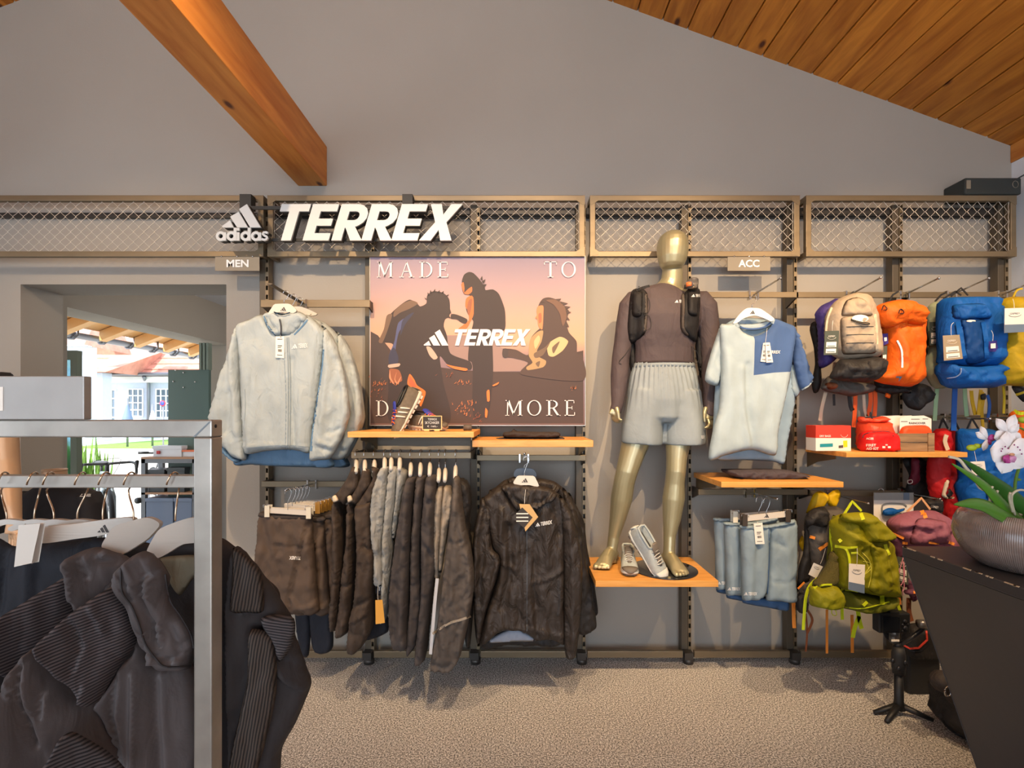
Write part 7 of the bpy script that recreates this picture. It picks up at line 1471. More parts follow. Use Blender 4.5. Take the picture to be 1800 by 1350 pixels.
decal('print', [Fq((164, 1192), (254, 1188), (254, 1212), (164, 1216))], mat('teal_print', (30, 140, 150), .5), t, d=2.599, lift=.001); decal('print', [Fq((326, 1170), (355, 1168), (356, 1214), (328, 1216))], PK['neon'], t, d=2.599, lift=.001); decal('print', [Fq((294, 1204), (326, 1200), (326, 1220), (294, 1222))], MATS['pack_grey'], t, d=2.599, lift=.001)
t = thing('dry_bag', 'orange-red roll-top dry bag standing behind the first aid kit', 'bag', P(1534, 790, 2.66))
puff('body', Fq((428, 1022), (470, 1030), (560, 1028), (624, 1016), (634, 1060), (640, 1140), (640, 1226), (530, 1230), (432, 1226), (424, 1120)), 2.68, .09, fabric('dry_bag_orange', (226, 74, 44), .4, .35), t, R=14, nz=(.01, 10, 10), folds=[(Fq((440, 1060), (530, 1050), (620, 1062)), 3, -.012)])
puff('roll_top', Fq((424, 1010), (450, 1000), (520, 1012), (600, 998), (632, 1010), (620, 1040), (530, 1048), (440, 1044)), 2.66, .05, MATS['dry_bag_orange'], t, R=6, step=4, nz=(.006, 8, 5)); cord('buckle_cord', [(x, y, 2.63) for x, y in Fq((480, 1010), (510, 1000), (516, 970), (524, 1000), (530, 1024))], .003, M_black, t)
t = thing('first_aid_kit', 'bright red first aid pouch with white lettering and cross', 'bag', P(1543, 794, 2.56))
puff('body', Fq((452, 1240), (450, 1160), (466, 1116), (500, 1100), (600, 1096), (650, 1104), (682, 1134), (686, 1190), (686, 1246), (570, 1250)), 2.60, .06, fabric('aid_red', (214, 30, 28), .55, .2), t, Tb=.05, R=7, step=4, nz=(.004, 14, 10))
cord('zip', Fq((462, 1150), (474, 1126), (520, 1112), (600, 1104), (650, 1110), (676, 1136)), .002, M_zip, t, lift=.002)
text('print', 'ACES', *Fq((486, 1148))[0], *Fq((538, 1162))[0], M_tag, t, bold=.02); text('print', 'FIRST', *Fq((486, 1192))[0], *Fq((556, 1210))[0], M_tag, t, bold=.03); text('print', 'AID KIT', *Fq((486, 1216))[0], *Fq((574, 1234))[0], M_tag, t, bold=.03)
decal('cross_print', [Fq((621, 1194), (637, 1194), (637, 1236), (621, 1236)), Fq((600, 1208), (620, 1208), (620, 1222), (600, 1222)), Fq((638, 1208), (658, 1208), (658, 1222), (638, 1222))], M_tag, t, d=2.5)
t = thing('wooden_crate', 'small weathered wooden crate holding the rain cover packs', 'crate', P(1608, 793, 2.56)); M_crate = wood('weathered_crate', (112, 86, 60), (160, 128, 92), 'X', 12, .8, knots=False)
c0, c1 = P(1581, 793.5, 2.56), P(1637, 761, 2.56); zc0 = zs4+.0008
h_ = (c1.z-zc0)/2
for k in range(2): Geo().box(c0.x, c1.x, c0.y, c0.y+.008, zc0+k*h_, zc0+(k+1)*h_-.003).obj('front_slat', M_crate, t, smooth=False, bevel=.001); Geo().box(c0.x, c1.x, c0.y+.16, c0.y+.168, zc0+k*h_, zc0+(k+1)*h_-.003).obj('back_slat', M_crate, t, smooth=False, bevel=.001)
for x in (c0.x-.008, c1.x): Geo().box(x, x+.008, c0.y, c0.y+.168, zc0, c1.z-.002).obj('side_board', M_crate, t, smooth=False, bevel=.001)
Geo().box(c1.x-.02, c1.x+.012, c0.y-.006, c0.y, zc0, c1.z).obj('corner_post', M_crate, t, smooth=False); Geo().box(c0.x, c1.x, c0.y+.008, c0.y+.16, zc0, zc0+.006).obj('bottom', M_crate, t, smooth=False)
for k, (dx, dy, lab) in enumerate(((0, 0, 'front rain cover pack with orange cover and white card in the crate'), (-.03, .045, 'second rain cover pack in the crate, showing at the left'), (-.06, .09, 'hindmost rain cover pack in the crate'))):
    u = thing('rain_cover_pack', lab, 'package', P(1610, 780, 2.60), 'rain cover packs in the crate')
    a, b = P(1582, 785, 2.595), P(1637, 731, 2.595)
    q = [P(x, y, 2.595)+Vector((dx, dy, 0)) for x, y in Fq((722, 1190), (720, 1012), (760, 998), (890, 994), (942, 1016), (942, 1190))]
    Geo().prism(q, (0, .002, 0)).obj('card', M_tag, u, smooth=False)
    if k == 0:
        puff('cover', Fq((716, 1124), (730, 1086), (760, 1066), (900, 1062), (930, 1084), (938, 1124), (930, 1160), (730, 1160)), 2.59, .022, fabric('cover_orange', (232, 82, 34), .5, .3), u, R=6, step=4, nz=(.004, 8, 5))
        text('print', 'RAINCOVER', *Fq((786, 1040))[0], *Fq((902, 1054))[0], M_ink, u, d=2.593, bold=.02)
        for v, x0, x1 in ((1018, 800, 860), (1034, 730, 776), (1016, 880, 920)): decal('print', [Fq((x0, v), (x1, v), (x1, v+4), (x0, v+4))], M_ink, u, d=2.594, lift=.001)
# extra dark pack bottoms in the crate shade
# ================================================================ SHOES
def shoe(label, o, toe, up, m, cols, L=.29, group=None, stripes=True, laces2=None):
    """trainer: o = middle of the sole, toe = heading, up = its own upward direction"""
    x = Vector(toe).normalized(); u = Vector(up); z = (u-x*u.dot(x)).normalized(); y = z.cross(x); s = L/.29
    M = Matrix(((x.x*s, y.x*s, z.x*s, o[0]), (x.y*s, y.y*s, z.y*s, o[1]), (x.z*s, y.z*s, z.z*s, o[2]), (0, 0, 0, 1)))
    t = thing('trainer', label, 'shoe', o, group)
    def ob(g, n, mm, **k): return g.xf(M).obj(n, mm, t, **k)
    st = [(-.147, .012, .026, .012), (-.138, .032, .022, .020), (-.10, .041, .018, .018), (-.04, .039, .016, .016), (.03, .044, .015, .015), (.08, .048, .014, .013), (.115, .044, .016, .012), (.138, .030, .021, .010), (.149, .010, .026, .006)]
    ob(Geo().loft([(a, 0, c) for a, b, c, d in st], [(b, d) for a, b, c, d in st], 18, ref=(0, 1, 0)), 'midsole', cols['sole'])
    g = Geo()
    for i in range(9):
        a = -.125+i*.03; w_ = .034 if i not in (8,) else .026; g.box(a, a+.02, -w_, w_, -.001+(.006 if i == 8 else 0), .008)
    ob(g, 'outsole', cols['out'], smooth=False)
    up_ = [(-.140, .020, .070, 0), (-.132, .030, .098, 1), (-.10, .036, .094, 1), (-.06, .037, .086, 1), (-.025, .037, .088, 1), (-.005, .038, .090, 0), (.02, .040, .082, 0), (.055, .044, .068, 0), (.09, .045, .054, 0), (.118, .040, .044, 0), (.138, .028, .036, 0), (.148, .010, .028, 0)]
    V = []; n = 17; sec = []
    for a, w_, h_, op in up_:
        base = .018
        for k in range(n):
            th = math.pi*k/(n-1); cc, ss = math.cos(th), math.sin(th)
            yy = w_*math.copysign(abs(cc)**.75, cc); zz = base+(h_-base)*ss**.62
            if op:
                if k in (4, 12): yy, zz = w_*.72*(1 if k == 4 else -1), h_
                if k in (5, 11): yy, zz = w_*.58*(1 if k == 5 else -1), h_-.004
                if k in (6, 10): yy, zz = w_*.52*(1 if k == 6 else -1), .045
                if k in (7, 8, 9): yy, zz = w_*.3*(8-k), .038
            V.append((a, yy, zz))
    Fs = [(i*n+k, i*n+k+1, (i+1)*n+k+1, (i+1)*n+k) for i in range(len(up_)-1) for k in range(n-1)]
    Fs.append(tuple(range(n))); Fs.append(tuple(range((len(up_)-1)*n, len(up_)*n)[::-1]))
    ob(Geo().add(V, Fs), 'upper', cols['upper'])
    ob(Geo().loft([(.035, 0, .078), (.0, 0, .095), (-.02, 0, .108), (-.026, 0, .112)], [(.020, .005), (.022, .006), (.021, .006), (.014, .004)], 12, ref=(0, 1, 0)), 'tongue', cols['tongue'])
    ob(Geo().loft([(-.004, 0, .090), (.02, 0, .083), (.055, 0, .069), (.085, 0, .057)], [(.013, .003), (.016, .004), (.015, .004), (.009, .003)], 10, ref=(0, 1, 0)), 'eyestay', cols['tongue'])
    g = Geo()
    for i, a in enumerate((.012, .028, .044, .060, .074)):
        h_ = .0935-(a-.0)*.40; q = (-1)**i*.006
        g.tube(spline([(a-q, -.024, h_-.008), (a, -.012, h_+.003), (a, .012, h_+.003), (a+q, .024, h_-.008)], 3), .0027, 6)
    if cols['lace'] is not None: ob(g, 'laces', cols['lace'])
    ob(Geo().loft([(-.126, 0, .056), (-.10, 0, .054), (-.06, 0, .052), (-.022, 0, .056)], [(.012, .003), (.022, .004), (.022, .004), (.016, .003)], 12, ref=(0, 1, 0)), 'insole', cols.get('in', M_zip))
    g = Geo(); rim = [(-.134, 0), (-.128, .022), (-.10, .028), (-.06, .028), (-.02, .027), (-.008, .012)]
    pts = [(a, b, .099-(a+.134)*.10) for a, b in rim]+[(a, -b, .099-(a+.134)*.10) for a, b in rim[::-1][:-1]]
    g.loft(pts, [(.006, .006)]*len(pts), 8, closed=True); ob(g, 'collar', cols['collar'])
    if stripes:
        for sy in (1, -1):
            for i in range(3):
                a = -.012+i*.026; g = Geo()
                r = lambda f: (a+.020*f-.014, sy*(.0418-.010*f**2+.0018*i), .030+.044*f)
                pts = [r(f) for f in (0, .25, .5, .75, 1)]
                g.loft(pts, [(.0045, .0016)]*5, 6, ref=(1, 0, 0)); ob(g, 'side_stripe', cols['stripe'])
    ob(Geo().loft([(.106, 0, .036), (.128, 0, .032), (.146, 0, .026), (.152, 0, .020)], [(.043, .012), (.036, .014), (.020, .012), (.008, .006)], 14, ref=(0, 1, 0)), 'toe_cap', cols['cap'])
    ob(Geo().loft([(-.151, 0, .022), (-.147, 0, .045), (-.141, 0, .07)], [(.012, .005), (.022, .006), (.018, .005)], 10, ref=(0, 1, 0)), 'heel_counter', cols['cap'])
    return t
wt = mat('pale_mesh_upper', (172, 178, 174), .7, var=.06, vscale=60, bump=.3, bscale=500); gy = mat('warm_grey_trim', (112, 102, 90), .7); ww = mat('off_white_foam', (206, 206, 198), .6, var=.05, vscale=30)
c1 = dict(sole=ww, out=gy, upper=wt, tongue=gy, lace=mat('grey_lace', (198, 196, 186), .7), collar=wt, cap=ww, stripe=ww)
p = P(1137, 977, 2.60)
shoe('pale grey trainer leaning heel-up against its pair on the mannequin shelf', p+Vector((.0, .02, .0)), (.50, -.36, -.79), (.38, -.82, .50), None, c1, group='pale trainers at the mannequin feet', stripes=False)
p = P(1105, 985, 2.68); shoe('pale grey trainer standing flat with grey toe, beside the mannequin left foot', (p.x, p.y, zsm+.002), (-.16, -.98, 0), (0, 0, 1), None, dict(c1, cap=gy), group='pale trainers at the mannequin feet', stripes=False)
br = mat('taupe_mesh_upper', (104, 92, 78), .7, var=.1, vscale=60, bump=.3, bscale=500); bl_ = mat('royal_blue_lace', (48, 58, 150), .6); ol = mat('orange_lace', (232, 104, 40), .6); st_ = mat('cream_stripe', (214, 208, 196), .5); pk = mat('cream_foam', (206, 192, 176), .6)
c2 = dict(sole=pk, out=pk, upper=br, tongue=bl_, lace=ol, collar=M_black, cap=br, stripe=st_)
p = P(709, 726, 2.62); shoe('brown trainer with cream stripes and blue tongue, tipped up on its toe on the shelf', p+Vector((.035, 0, -.02)), (-.40, -.35, -.84), (-.80, -.40, .42), None, c2, group='brown trainers on the poster shelf')
p = P(752, 758, 2.62); shoe('brown trainer with cream stripes lying flat behind the chalk sign', (p.x, p.y, zs1+.002), (.72, -.69, 0), (0, 0, 1), None, c2, group='brown trainers on the poster shelf')
# chalk price sign
t = thing('chalk_sign', 'small black chalk sign with wooden frame in front of the brown trainers', 'sign', P(760, 758, 2.50))
a, b = P(743.5, 755, 2.50), P(775.5, 733, 2.50); dz = zs1+.012-a.z
M_bwood = mat('pale_wood_frame', (222, 186, 128), .6)
Geo().box(a.x, b.x, a.y, a.y+.006, a.z+dz, b.z+dz).obj('board', mat('chalk_black', (52, 48, 46), .8), t, smooth=False); z0, z1 = a.z+dz, b.z+dz
for u in ((a.x-.004, a.x, z0, z1), (b.x, b.x+.004, z0, z1), (a.x-.004, b.x+.004, z0-.004, z0), (a.x-.004, b.x+.004, z1, z1+.004)): Geo().box(u[0], u[1], a.y-.002, a.y+.008, u[2], u[3]).obj('frame_strip', M_bwood, t, smooth=False)
for x in (a.x+.02, b.x-.02): Geo().box(x-.014, x+.014, a.y-.012, a.y+.02, zs1+.0005, zs1+.010).obj('foot', M_bwood, t, smooth=False, bevel=.003)
dy = -dz*F/2.50
for s_, x0, x1, y0, y1 in (('TERREX', 752, 768, 736, 739.5), ('SKYCHASER', 747, 772, 741.5, 746), ('€ 160,-', 751, 769, 748.5, 752)): text('lettering', s_, x0, y0+dy, x1, y1+dy, M_letter, t, d=2.499, bold=-.01)
t = thing('tape_roll', 'small dark grey roll at the right end of the sneaker shelf', 'roll', P(823, 757, 2.6)); Geo().tube([P(815, 751, 2.62), P(829, 751, 2.62)], .016, 16).obj('roll', mat('roll_grey', (92, 82, 74), .7), t)
t.children[0].location.z += zs1+.016-P(0, 751, 2.62).z
# ================================================================ CLOTHES RACK IN FRONT
K = lambda *p: cr(0, 900, 3.0, p)
M_raw = mat('raw_welded_steel', (172, 166, 156), .38, .75, var=.14, vscale=9, rvar=1)
NR = 1.07
rk = thing('clothes_rack', 'raw square-tube steel clothes rack in the left foreground', 'rack', P(356, 1350, NR))
xp0, xp1 = P(340, 0, NR).x, P(372, 0, NR).x; zt_ = P(0, 738, NR).z; zl = P(0, 769, NR).z; yR = NR+CY; xL = -1.95
Geo().box(xp0, xp1, yR, yR+.040, .0, zl).obj('post', M_raw, rk, smooth=False, bevel=.003); Geo().box(xL, xL+.04, yR, yR+.040, 0, zl).obj('post', M_raw, rk, smooth=False, bevel=.003)
Geo().box(xL, xp1, yR, yR+.040, zl, zt_).obj('top_bar', M_raw, rk, smooth=False, bevel=.003)
r0, r1 = P(0, 857, 1.085), P(0, 835, 1.085)
hr = Geo().box(xL+.04, xp0, 1.078+CY, 1.102+CY, r0.z, r1.z).obj('hanging_bar', M_raw, rk, smooth=False, bevel=.002)
Geo().tube([(xp1-.001, yR+.014, zt_-.014), (xp1+.001, yR+.014, zt_-.014)], .004, 12).obj('bolt_hole', M_black, rk)
for x in (xL, xp0): Geo().box(x-.01, xp1-xp0+x+.01, yR-.22, yR+.26, 0, .03).obj('foot', M_raw, rk, smooth=False, bevel=.003)
g = Geo().prism([(xp0-.001, yR-.0008, zl+.001), (xp0+.034, yR-.0008, zt_-.004), (xp0+.038, yR-.0008, zt_-.004), (xp0+.004, yR-.0008, zl+.001)], (0, .0009, 0)); g.obj('weld_seam', mat('weld_grey', (120, 126, 128), .4, .7), rk, smooth=False)
# metal topper slab with a white label
t = thing('rack_topper', 'grey metal sign slab with a white label, standing on top of the rack', 'sign', P(60, 738, NR))
a, b = P(-160, 738, 1.065), P(147.5, 661, 1.065)
Geo().box(a.x, b.x, a.y, a.y+.02, zt_+.0005, b.z).obj('slab', mat('galvanised_slab', (168, 164, 158), .45, .5, var=.08, vscale=6), t, smooth=False, bevel=.002)
q0, q1 = P(-22, 722, 1.064), P(5, 680, 1.064); Geo().box(q0.x, q1.x, a.y-.0008, a.y, q0.z, q1.z).obj('label', M_tag, t, smooth=False)
# hangers on the rack
def rod(g, hx, sx, sy, dm, kink=0):
    """wire hook gripping the hanging bar"""
    c = [P(sx, sy, dm), P(sx+kink*.2, sy-20, dm), P(hx+kink, 862, dm+.01), P(hx+9, 846, 1.107), P(hx+6, 835, 1.108), P(hx, 830, 1.09), P(hx-7, 834, 1.070), P(hx-13, 845, 1.066), P(hx-15, 852, 1.068)]
    return g.tube(spline(c, 4), .0019, 8)
def near_hanger(label, hx, sx, outline, df, kink, logo=None, th=.012, m=None):
    t = thing('hanger', label, 'hanger', P(sx, 914, df(sx)), 'hangers on the front rack')
    pl = [tuple(q) for q in cat_close(outline, 4, True)]
    V = [P(x, y, df(x)-th/2) for x, y in pl]; n = len(V); W = [v+Vector((0, th, 0)) for v in V]
    tr = tessellate_polygon([[Vector((x, y, 0)) for x, y in pl]])
    Geo().add(V+W, [tuple(f) for f in tr]+[tuple(i+n for i in reversed(f)) for f in tr]+[(i, (i+1) % n, (i+1) % n+n, i+n) for i in range(n)]).obj('body', m or M_hang, t, smooth=False, bevel=.002)
    rod(Geo(), hx, sx, 916, df(sx), kink).obj('hook', mat('copper_chrome', (196, 168, 140), .22, 1.), t)
    if logo: g = Geo(); [g.add([P(x, y, df(x)-th/2-.001) for x, y in q], [(0, 1, 2, 3)]) for q in logo_bars(*logo)]; o = g.obj('logo_print', M_ink, t, smooth=False, bvh=False)
    return t
sl = .00085
D1f = lambda x, y=0: 1.125+(x-308)*sl
D2f = lambda x, y=0: 1.115+(x-232)*sl
D3f = lambda x, y=0: 1.13+(x-160)*sl*.6
M_fj = fabric('charcoal_ripstop', (84, 77, 76), .5, .16); M_fk = fabric('charcoal_ripstop_dark', (54, 50, 50), .55, .16); M_fn = fabric('black_navy_twill', (38, 40, 46), .75, .4)
def striped(name, c1, c2, rot, scale=52):
    m = fabric(name, c1, .6, .45); nt = m.node_tree; b = nt.nodes['Principled BSDF']
    tc = nt.nodes.new('ShaderNodeTexCoord'); mp = nt.nodes.new('ShaderNodeMapping'); mp.inputs['Rotation'].default_value = rot
    wv = nt.nodes.new('ShaderNodeTexWave'); wv.wave_type = 'BANDS'; wv.bands_direction = 'Z'; wv.inputs['Scale'].default_value = scale; wv.inputs['Distortion'].default_value = .5; wv.inputs['Detail'].default_value = 1
    nt.links.new(tc.outputs['Object'], mp.inputs[0]); nt.links.new(mp.outputs[0], wv.inputs['Vector'])
    r = nt.nodes.new('ShaderNodeValToRGB'); r.color_ramp.elements[0].position = .35; r.color_ramp.elements[1].position = .6; r.color_ramp.elements[0].color = (*s2l(c2), 1); r.color_ramp.elements[1].color = (*s2l(c1), 1)
    nt.links.new(wv.outputs[0], r.inputs[0]); nt.links.new(r.outputs[0], b.inputs['Base Color'])
    for q in nt.nodes:
        if q.type == 'BUMP': q.inputs['Strength'].default_value = .15
    return m
M_s1 = striped('striped_panel_level', (84, 76, 76), (34, 32, 34), (0, .12, 0)); M_s2 = striped('striped_panel_slant', (84, 78, 78), (36, 34, 36), (0, -.55, 0)); M_s3 = striped('striped_panel_upright', (82, 72, 64), (38, 34, 32), (0, 1.45, 0), 60)
PG.update(T=.75, R=1, step=1.0, ridge=.25); _pf = puff
def puff(*a, nz=(.006, 16, 45), **k): return _pf(*a, nz=(nz[0]*.75, nz[1]*2.6, nz[2]*2.4), **k)
# trousers on a long clip hanger, at the far left
t = thing('trousers', 'black trousers on a long clip hanger at the left picture edge', 'trousers', P(60, 960, D3f(60)))
puff('leg', K((-60, 176), (80, 180), (210, 168), (400, 152), (560, 134), (600, 200), (560, 420), (420, 700), (200, 900), (-60, 1000)), lambda x, y: D3f(x)+.03, .03, M_fn, t, R=20, nz=(.010, 22, 50), seed=2, folds=[(K((60, 200), (40, 500)), 6, -.010), (K((200, 190), (190, 500)), 8, .008)])
lh = near_hanger('long clip hanger with three-stripe emblem holding the black trousers', 188, 181, K((214, 164), (226, 84), (400, 62), (560, 40), (690, 30), (700, 60), (560, 118), (400, 142)), D3f, 0, logo=(171, 922, 192, 936))
cl = lh; a_ = K((102, 74), (206, 66), (172, 268), (80, 284)); V = [P(x, y, 1.035) for x, y in a_]; Geo().prism(V, (0, .012, 0)).obj('clip', M_hang, cl, smooth=False, bevel=.002)
for i, (hx, sx, lab) in enumerate(((146, 136, 'fourth hanger from the left on the rack, thin wire hook only'), (90, 95, 'third hanger from the left on the rack'), (62, 60, 'second hanger from the left on the rack'), (10, 12, 'first hanger from the left on the rack'))):
    near_hanger(lab, hx, sx, [(sx-46, 926+i), (sx-20, 916), (sx, 913), (sx+30, 916), (sx+70, 922), (sx+68, 928), (sx, 922), (sx-40, 932+i)], lambda x, y=0, i=i: 1.14+.02*i+(x-sx)*.0004, (-1)**i*8)
# second jacket
t = thing('rain_jacket', 'charcoal rain jacket with striped sleeve, second on the rack behind the hooded one', 'jacket', P(130, 1300, D2f(130)), 'charcoal rain jackets on the front rack')
puff('sleeve', K((-80, 620), (0, 556), (120, 480), (250, 398), (384, 326), (430, 420), (430, 560), (320, 680), (170, 780), (130, 850), (60, 840), (-80, 800)), D2f, .05, M_s1, t, R=22, nz=(.012, 22, 30), seed=1, folds=[(K((100, 560), (60, 700)), 6, .010)])
puff('front', K((-80, 780), (60, 830), (140, 840), (330, 660), (430, 480), (620, 400), (700, 700), (640, 1100), (560, 1400), (-80, 1400)), lambda x, y: D2f(x)+.02, .05, M_fk, t, R=20, nz=(.012, 22, 60), seed=2)
puff('hood', K((388, 244), (430, 206), (520, 184), (600, 208), (680, 240), (700, 320), (620, 400), (560, 440), (440, 520), (404, 440), (386, 330)), lambda x, y: D2f(x)-.02, .034, M_fj, t, R=12, nz=(.014, 16, 22), seed=3, folds=[(K((420, 220), (440, 300), (420, 440)), 5, .012), (K((520, 200), (560, 240), (660, 250)), 4, -.016), (K((480, 220), (500, 330)), 4, -.010)])
near_hanger('pale wide hanger of the second charcoal jacket', 232, 235, K((536, 188), (560, 130), (604, 76), (700, 44), (780, 30), (832, 52), (838, 76), (780, 140), (720, 180), (650, 222), (620, 214)), D2f, -6)
puff('inner_collar', K((590, 210), (660, 176), (740, 160), (800, 170), (800, 240), (720, 300), (620, 290)), lambda x, y: D2f(x)+.025, .02, M_fk, t, R=10, step=5)
# foremost jacket, turned so that its left sleeve comes forward
t = thing('rain_jacket', 'charcoal hooded rain jacket with striped yoke, foremost on the rack beside the post', 'jacket', P(308, 1340, D1f(308)), 'charcoal rain jackets on the front rack')
puff('body', K((560, 400), (700, 330), (820, 300), (1040, 240), (1120, 140), (1180, 140), (1240, 182), (1330, 250), (1400, 340), (1480, 450), (1400, 800), (1400, 1400), (560, 1400), (500, 1000)), lambda x, y: D1f(x)+.03, .03, M_fk, t, R=26, nz=(.012, 22, 60), seed=1, folds=[(K((1180, 200), (1200, 340), (1180, 600), (1170, 1300)), 5, .012), (K((780, 820), (760, 1300)), 8, .012), (K((900, 840), (880, 1300)), 10, -.012)])
puff('inner_collar', K((800, 250), (850, 190), (930, 160), (1070, 150), (1080, 260), (960, 320), (850, 310)), lambda x, y: D1f(x)+.02, .02, M_fk, t, R=10, step=5)
puff('lining', K((830, 250), (900, 232), (1040, 230), (1100, 300), (1020, 350), (950, 440), (900, 380), (884, 320)), lambda x, y: D1f(x)-.012, .01, fabric('olive_grey_lining', (116, 110, 92), .7, .3), t, R=8, step=5, nz=(.003, 9, 9))
puff('sleeve', K((-80, 1400), (0, 1240), (60, 1030), (110, 860), (150, 760), (210, 700), (330, 820), (430, 910), (520, 990), (580, 1130), (640, 1290), (660, 1400)), lambda x, y: D1f(x)-.02, .06, M_fj, t, R=26, nz=(.014, 24, 60), seed=3, folds=[(K((200, 770), (230, 950), (290, 1140)), 7, -.022), (K((330, 850), (320, 1000)), 6, -.014), (K((120, 900), (90, 1100), (40, 1300)), 9, .012), (K((160, 800), (200, 900)), 6, .012)])
puff('striped_yoke', K((204, 704), (300, 600), (420, 500), (600, 388), (660, 430), (710, 520), (728, 640), (706, 716), (640, 800), (560, 930), (510, 1006), (430, 930), (330, 836)), lambda x, y: D1f(x)-.045, .035, M_s1, t, R=14, nz=(.012, 20, 24), seed=4, folds=[(K((420, 560), (460, 700), (430, 800)), 7, -.014), (K((560, 480), (600, 600)), 7, .012), (K((520, 880), (500, 960)), 5, .010)])
puff('striped_patch', K((310, 1200), (380, 1158), (470, 1200), (570, 1262), (650, 1340), (660, 1400), (220, 1400), (260, 1300)), lambda x, y: D1f(x)-.068, .012, M_s2, t, R=8, nz=(.005, 16, 16), seed=5)
puff('front_flap', K((600, 392), (680, 420), (760, 600), (800, 760), (860, 820), (1030, 830), (1040, 1400), (650, 1400), (620, 1250), (560, 1080), (512, 1004), (570, 930), (650, 800), (722, 700)), lambda x, y: D1f(x)-.02, .03, M_fj, t, R=16, nz=(.010, 18, 60), seed=6, folds=[(K((640, 850), (620, 1050), (660, 1300)), 6, -.016), (K((760, 830), (750, 1350)), 7, .012), (K((840, 830), (860, 1350)), 9, -.014)])
puff('hood', K((634, 292), (700, 232), (770, 204), (830, 246), (884, 318), (896, 360), (880, 420), (900, 480), (950, 550), (1000, 640), (1026, 716), (1020, 780), (1006, 822), (940, 828), (870, 824), (820, 780), (762, 700), (730, 600), (690, 500), (640, 430), (616, 350)), lambda x, y: D1f(x)-.055, .034, M_fj, t, R=11, nz=(.012, 15, 24), seed=7,
     folds=[(K((660, 300), (700, 420), (800, 600), (840, 800)), 4, .010), (K((800, 330), (790, 430), (850, 560), (866, 680)), 3, -.020), (K((830, 330), (822, 430), (880, 560), (892, 660)), 3, .014), (K((880, 440), (950, 560), (1010, 680)), 3, .012), (K((905, 500), (960, 620), (990, 720)), 3, -.014), (K((850, 730), (940, 745), (1016, 720)), 2.5, -.012), (K((840, 760), (930, 776), (1016, 752)), 2.5, .010), (K((760, 230), (800, 300), (880, 340)), 2.5, -.014), (K((700, 250), (740, 330), (760, 420)), 3, .012), (K((680, 280), (700, 360), (730, 450)), 2.5, -.010), (K((720, 470), (790, 620), (810, 740)), 3, -.010)])
for q in (K((634, 300), (640, 420), (692, 500), (732, 600), (764, 698), (822, 778), (872, 818), (1004, 816)), K((870, 330), (884, 420), (904, 484), (952, 552), (1004, 645), (1020, 720))): strap('hood_edge_seam', q, 2.2, M_fk, t, d=(1.0,), lift=.003)
puff('sleeve', K((1240, 184), (1330, 250), (1400, 340), (1480, 456), (1544, 560), (1556, 640), (1584, 720), (1630, 850), (1644, 900), (1620, 970), (1560, 1110), (1490, 1240), (1460, 1400), (1240, 1400), (1200, 900), (1200, 500)), lambda x, y: D1f(x)-.01, .045, M_fk, t, R=18, nz=(.014, 20, 40), seed=8, folds=[(K((1380, 590), (1450, 600), (1500, 560)), 6, -.020), (K((1440, 640), (1460, 760), (1440, 1000)), 6, -.018), (K((1480, 760), (1560, 860), (1630, 900)), 5, .016), (K((1500, 720), (1600, 800)), 5, -.014), (K((1330, 300), (1340, 500)), 6, .010)])
puff('striped_patch', K((1228, 190), (1300, 236), (1380, 330), (1390, 520), (1300, 530), (1216, 520), (1226, 340)), lambda x, y: D1f(x)-.04, .012, M_s3, t, R=8, nz=(.006, 12, 20), seed=9)
puff('striped_patch', K((1376, 560), (1470, 540), (1550, 560), (1556, 640), (1520, 740), (1470, 790), (1440, 700), (1400, 640)), lambda x, y: D1f(x)-.05, .012, M_s2, t, R=8, nz=(.006, 12, 16), seed=10)
puff('striped_patch', K((1310, 640), (1370, 620), (1440, 660), (1460, 800), (1450, 1000), (1340, 1400), (1200, 1400), (1300, 900)), lambda x, y: D1f(x)-.052, .014, M_s3, t, R=9, nz=(.008, 12, 26), seed=11)
near_hanger('pale wide hanger of the foremost charcoal jacket, beside the post', 308, 308, K((772, 212), (800, 150), (842, 90), (930, 52), (1000, 32), (1060, 36), (1070, 130), (1040, 160), (960, 172), (890, 214), (836, 242), (800, 232)), lambda x, y=0: D1f(x)-.008, 6)
PG.update(T=1, R=1, step=1, ridge=0); puff = _pf
# ================================================================ COUNTER, POT AND ORCHID
M_ctr = mat('black_laminate', (58, 54, 52), .42, var=.06, vscale=4, bump=.03, bscale=40)
ct = thing('counter', 'black sales counter with inward sloping side in the right foreground', 'counter', (1.6, -1.9, 0))
CT = 1.05; y1, y0 = 1.55+CY, -2.45
Geo().prism([(1.21, y0, CT-.03), (1.565, y0, 0), (2.6, y0, 0), (2.6, y0, CT-.03)], (0, y1-y0, 0)).obj('body', M_ctr, ct, smooth=False, bevel=.002)
Geo().box(1.208, 2.6, y0, y1+.002, CT-.0295, CT).obj('top', M_ctr, ct, smooth=False, bevel=.003)
random.seed(21); M_chip = mat('chipped_edge', (186, 160, 126), .7)
for i in range(34):
    y = random.uniform(y1-.55, y1) if i < 26 else random.uniform(-2.2, y1-.55); l = random.uniform(.004, .022); h_ = random.uniform(.0015, .003)
    Geo().box(1.2068, 1.2105, y-l, y, CT-h_, CT+.0006).obj('edge_chip', M_chip, ct, smooth=False, bvh=False)
for (px, py) in ((1600, 977), (1616, 977), (1747, 1028)):
    f = (py-725)/F; r = (px-VX)/F                            # point on the sloping side
    d_ = (1.21+(CT-CZ)*.338)/(r-f*.338)
    Geo().ell(P(px, py, d_-.002), (.004, .004, .0025), 8, 5).obj('edge_chip', M_chip, ct, bvh=False)
po2 = thing('plant_pot', 'ribbed glazed taupe ceramic pot standing on the counter', 'pot', (1.395, 1.33+CY, CT))
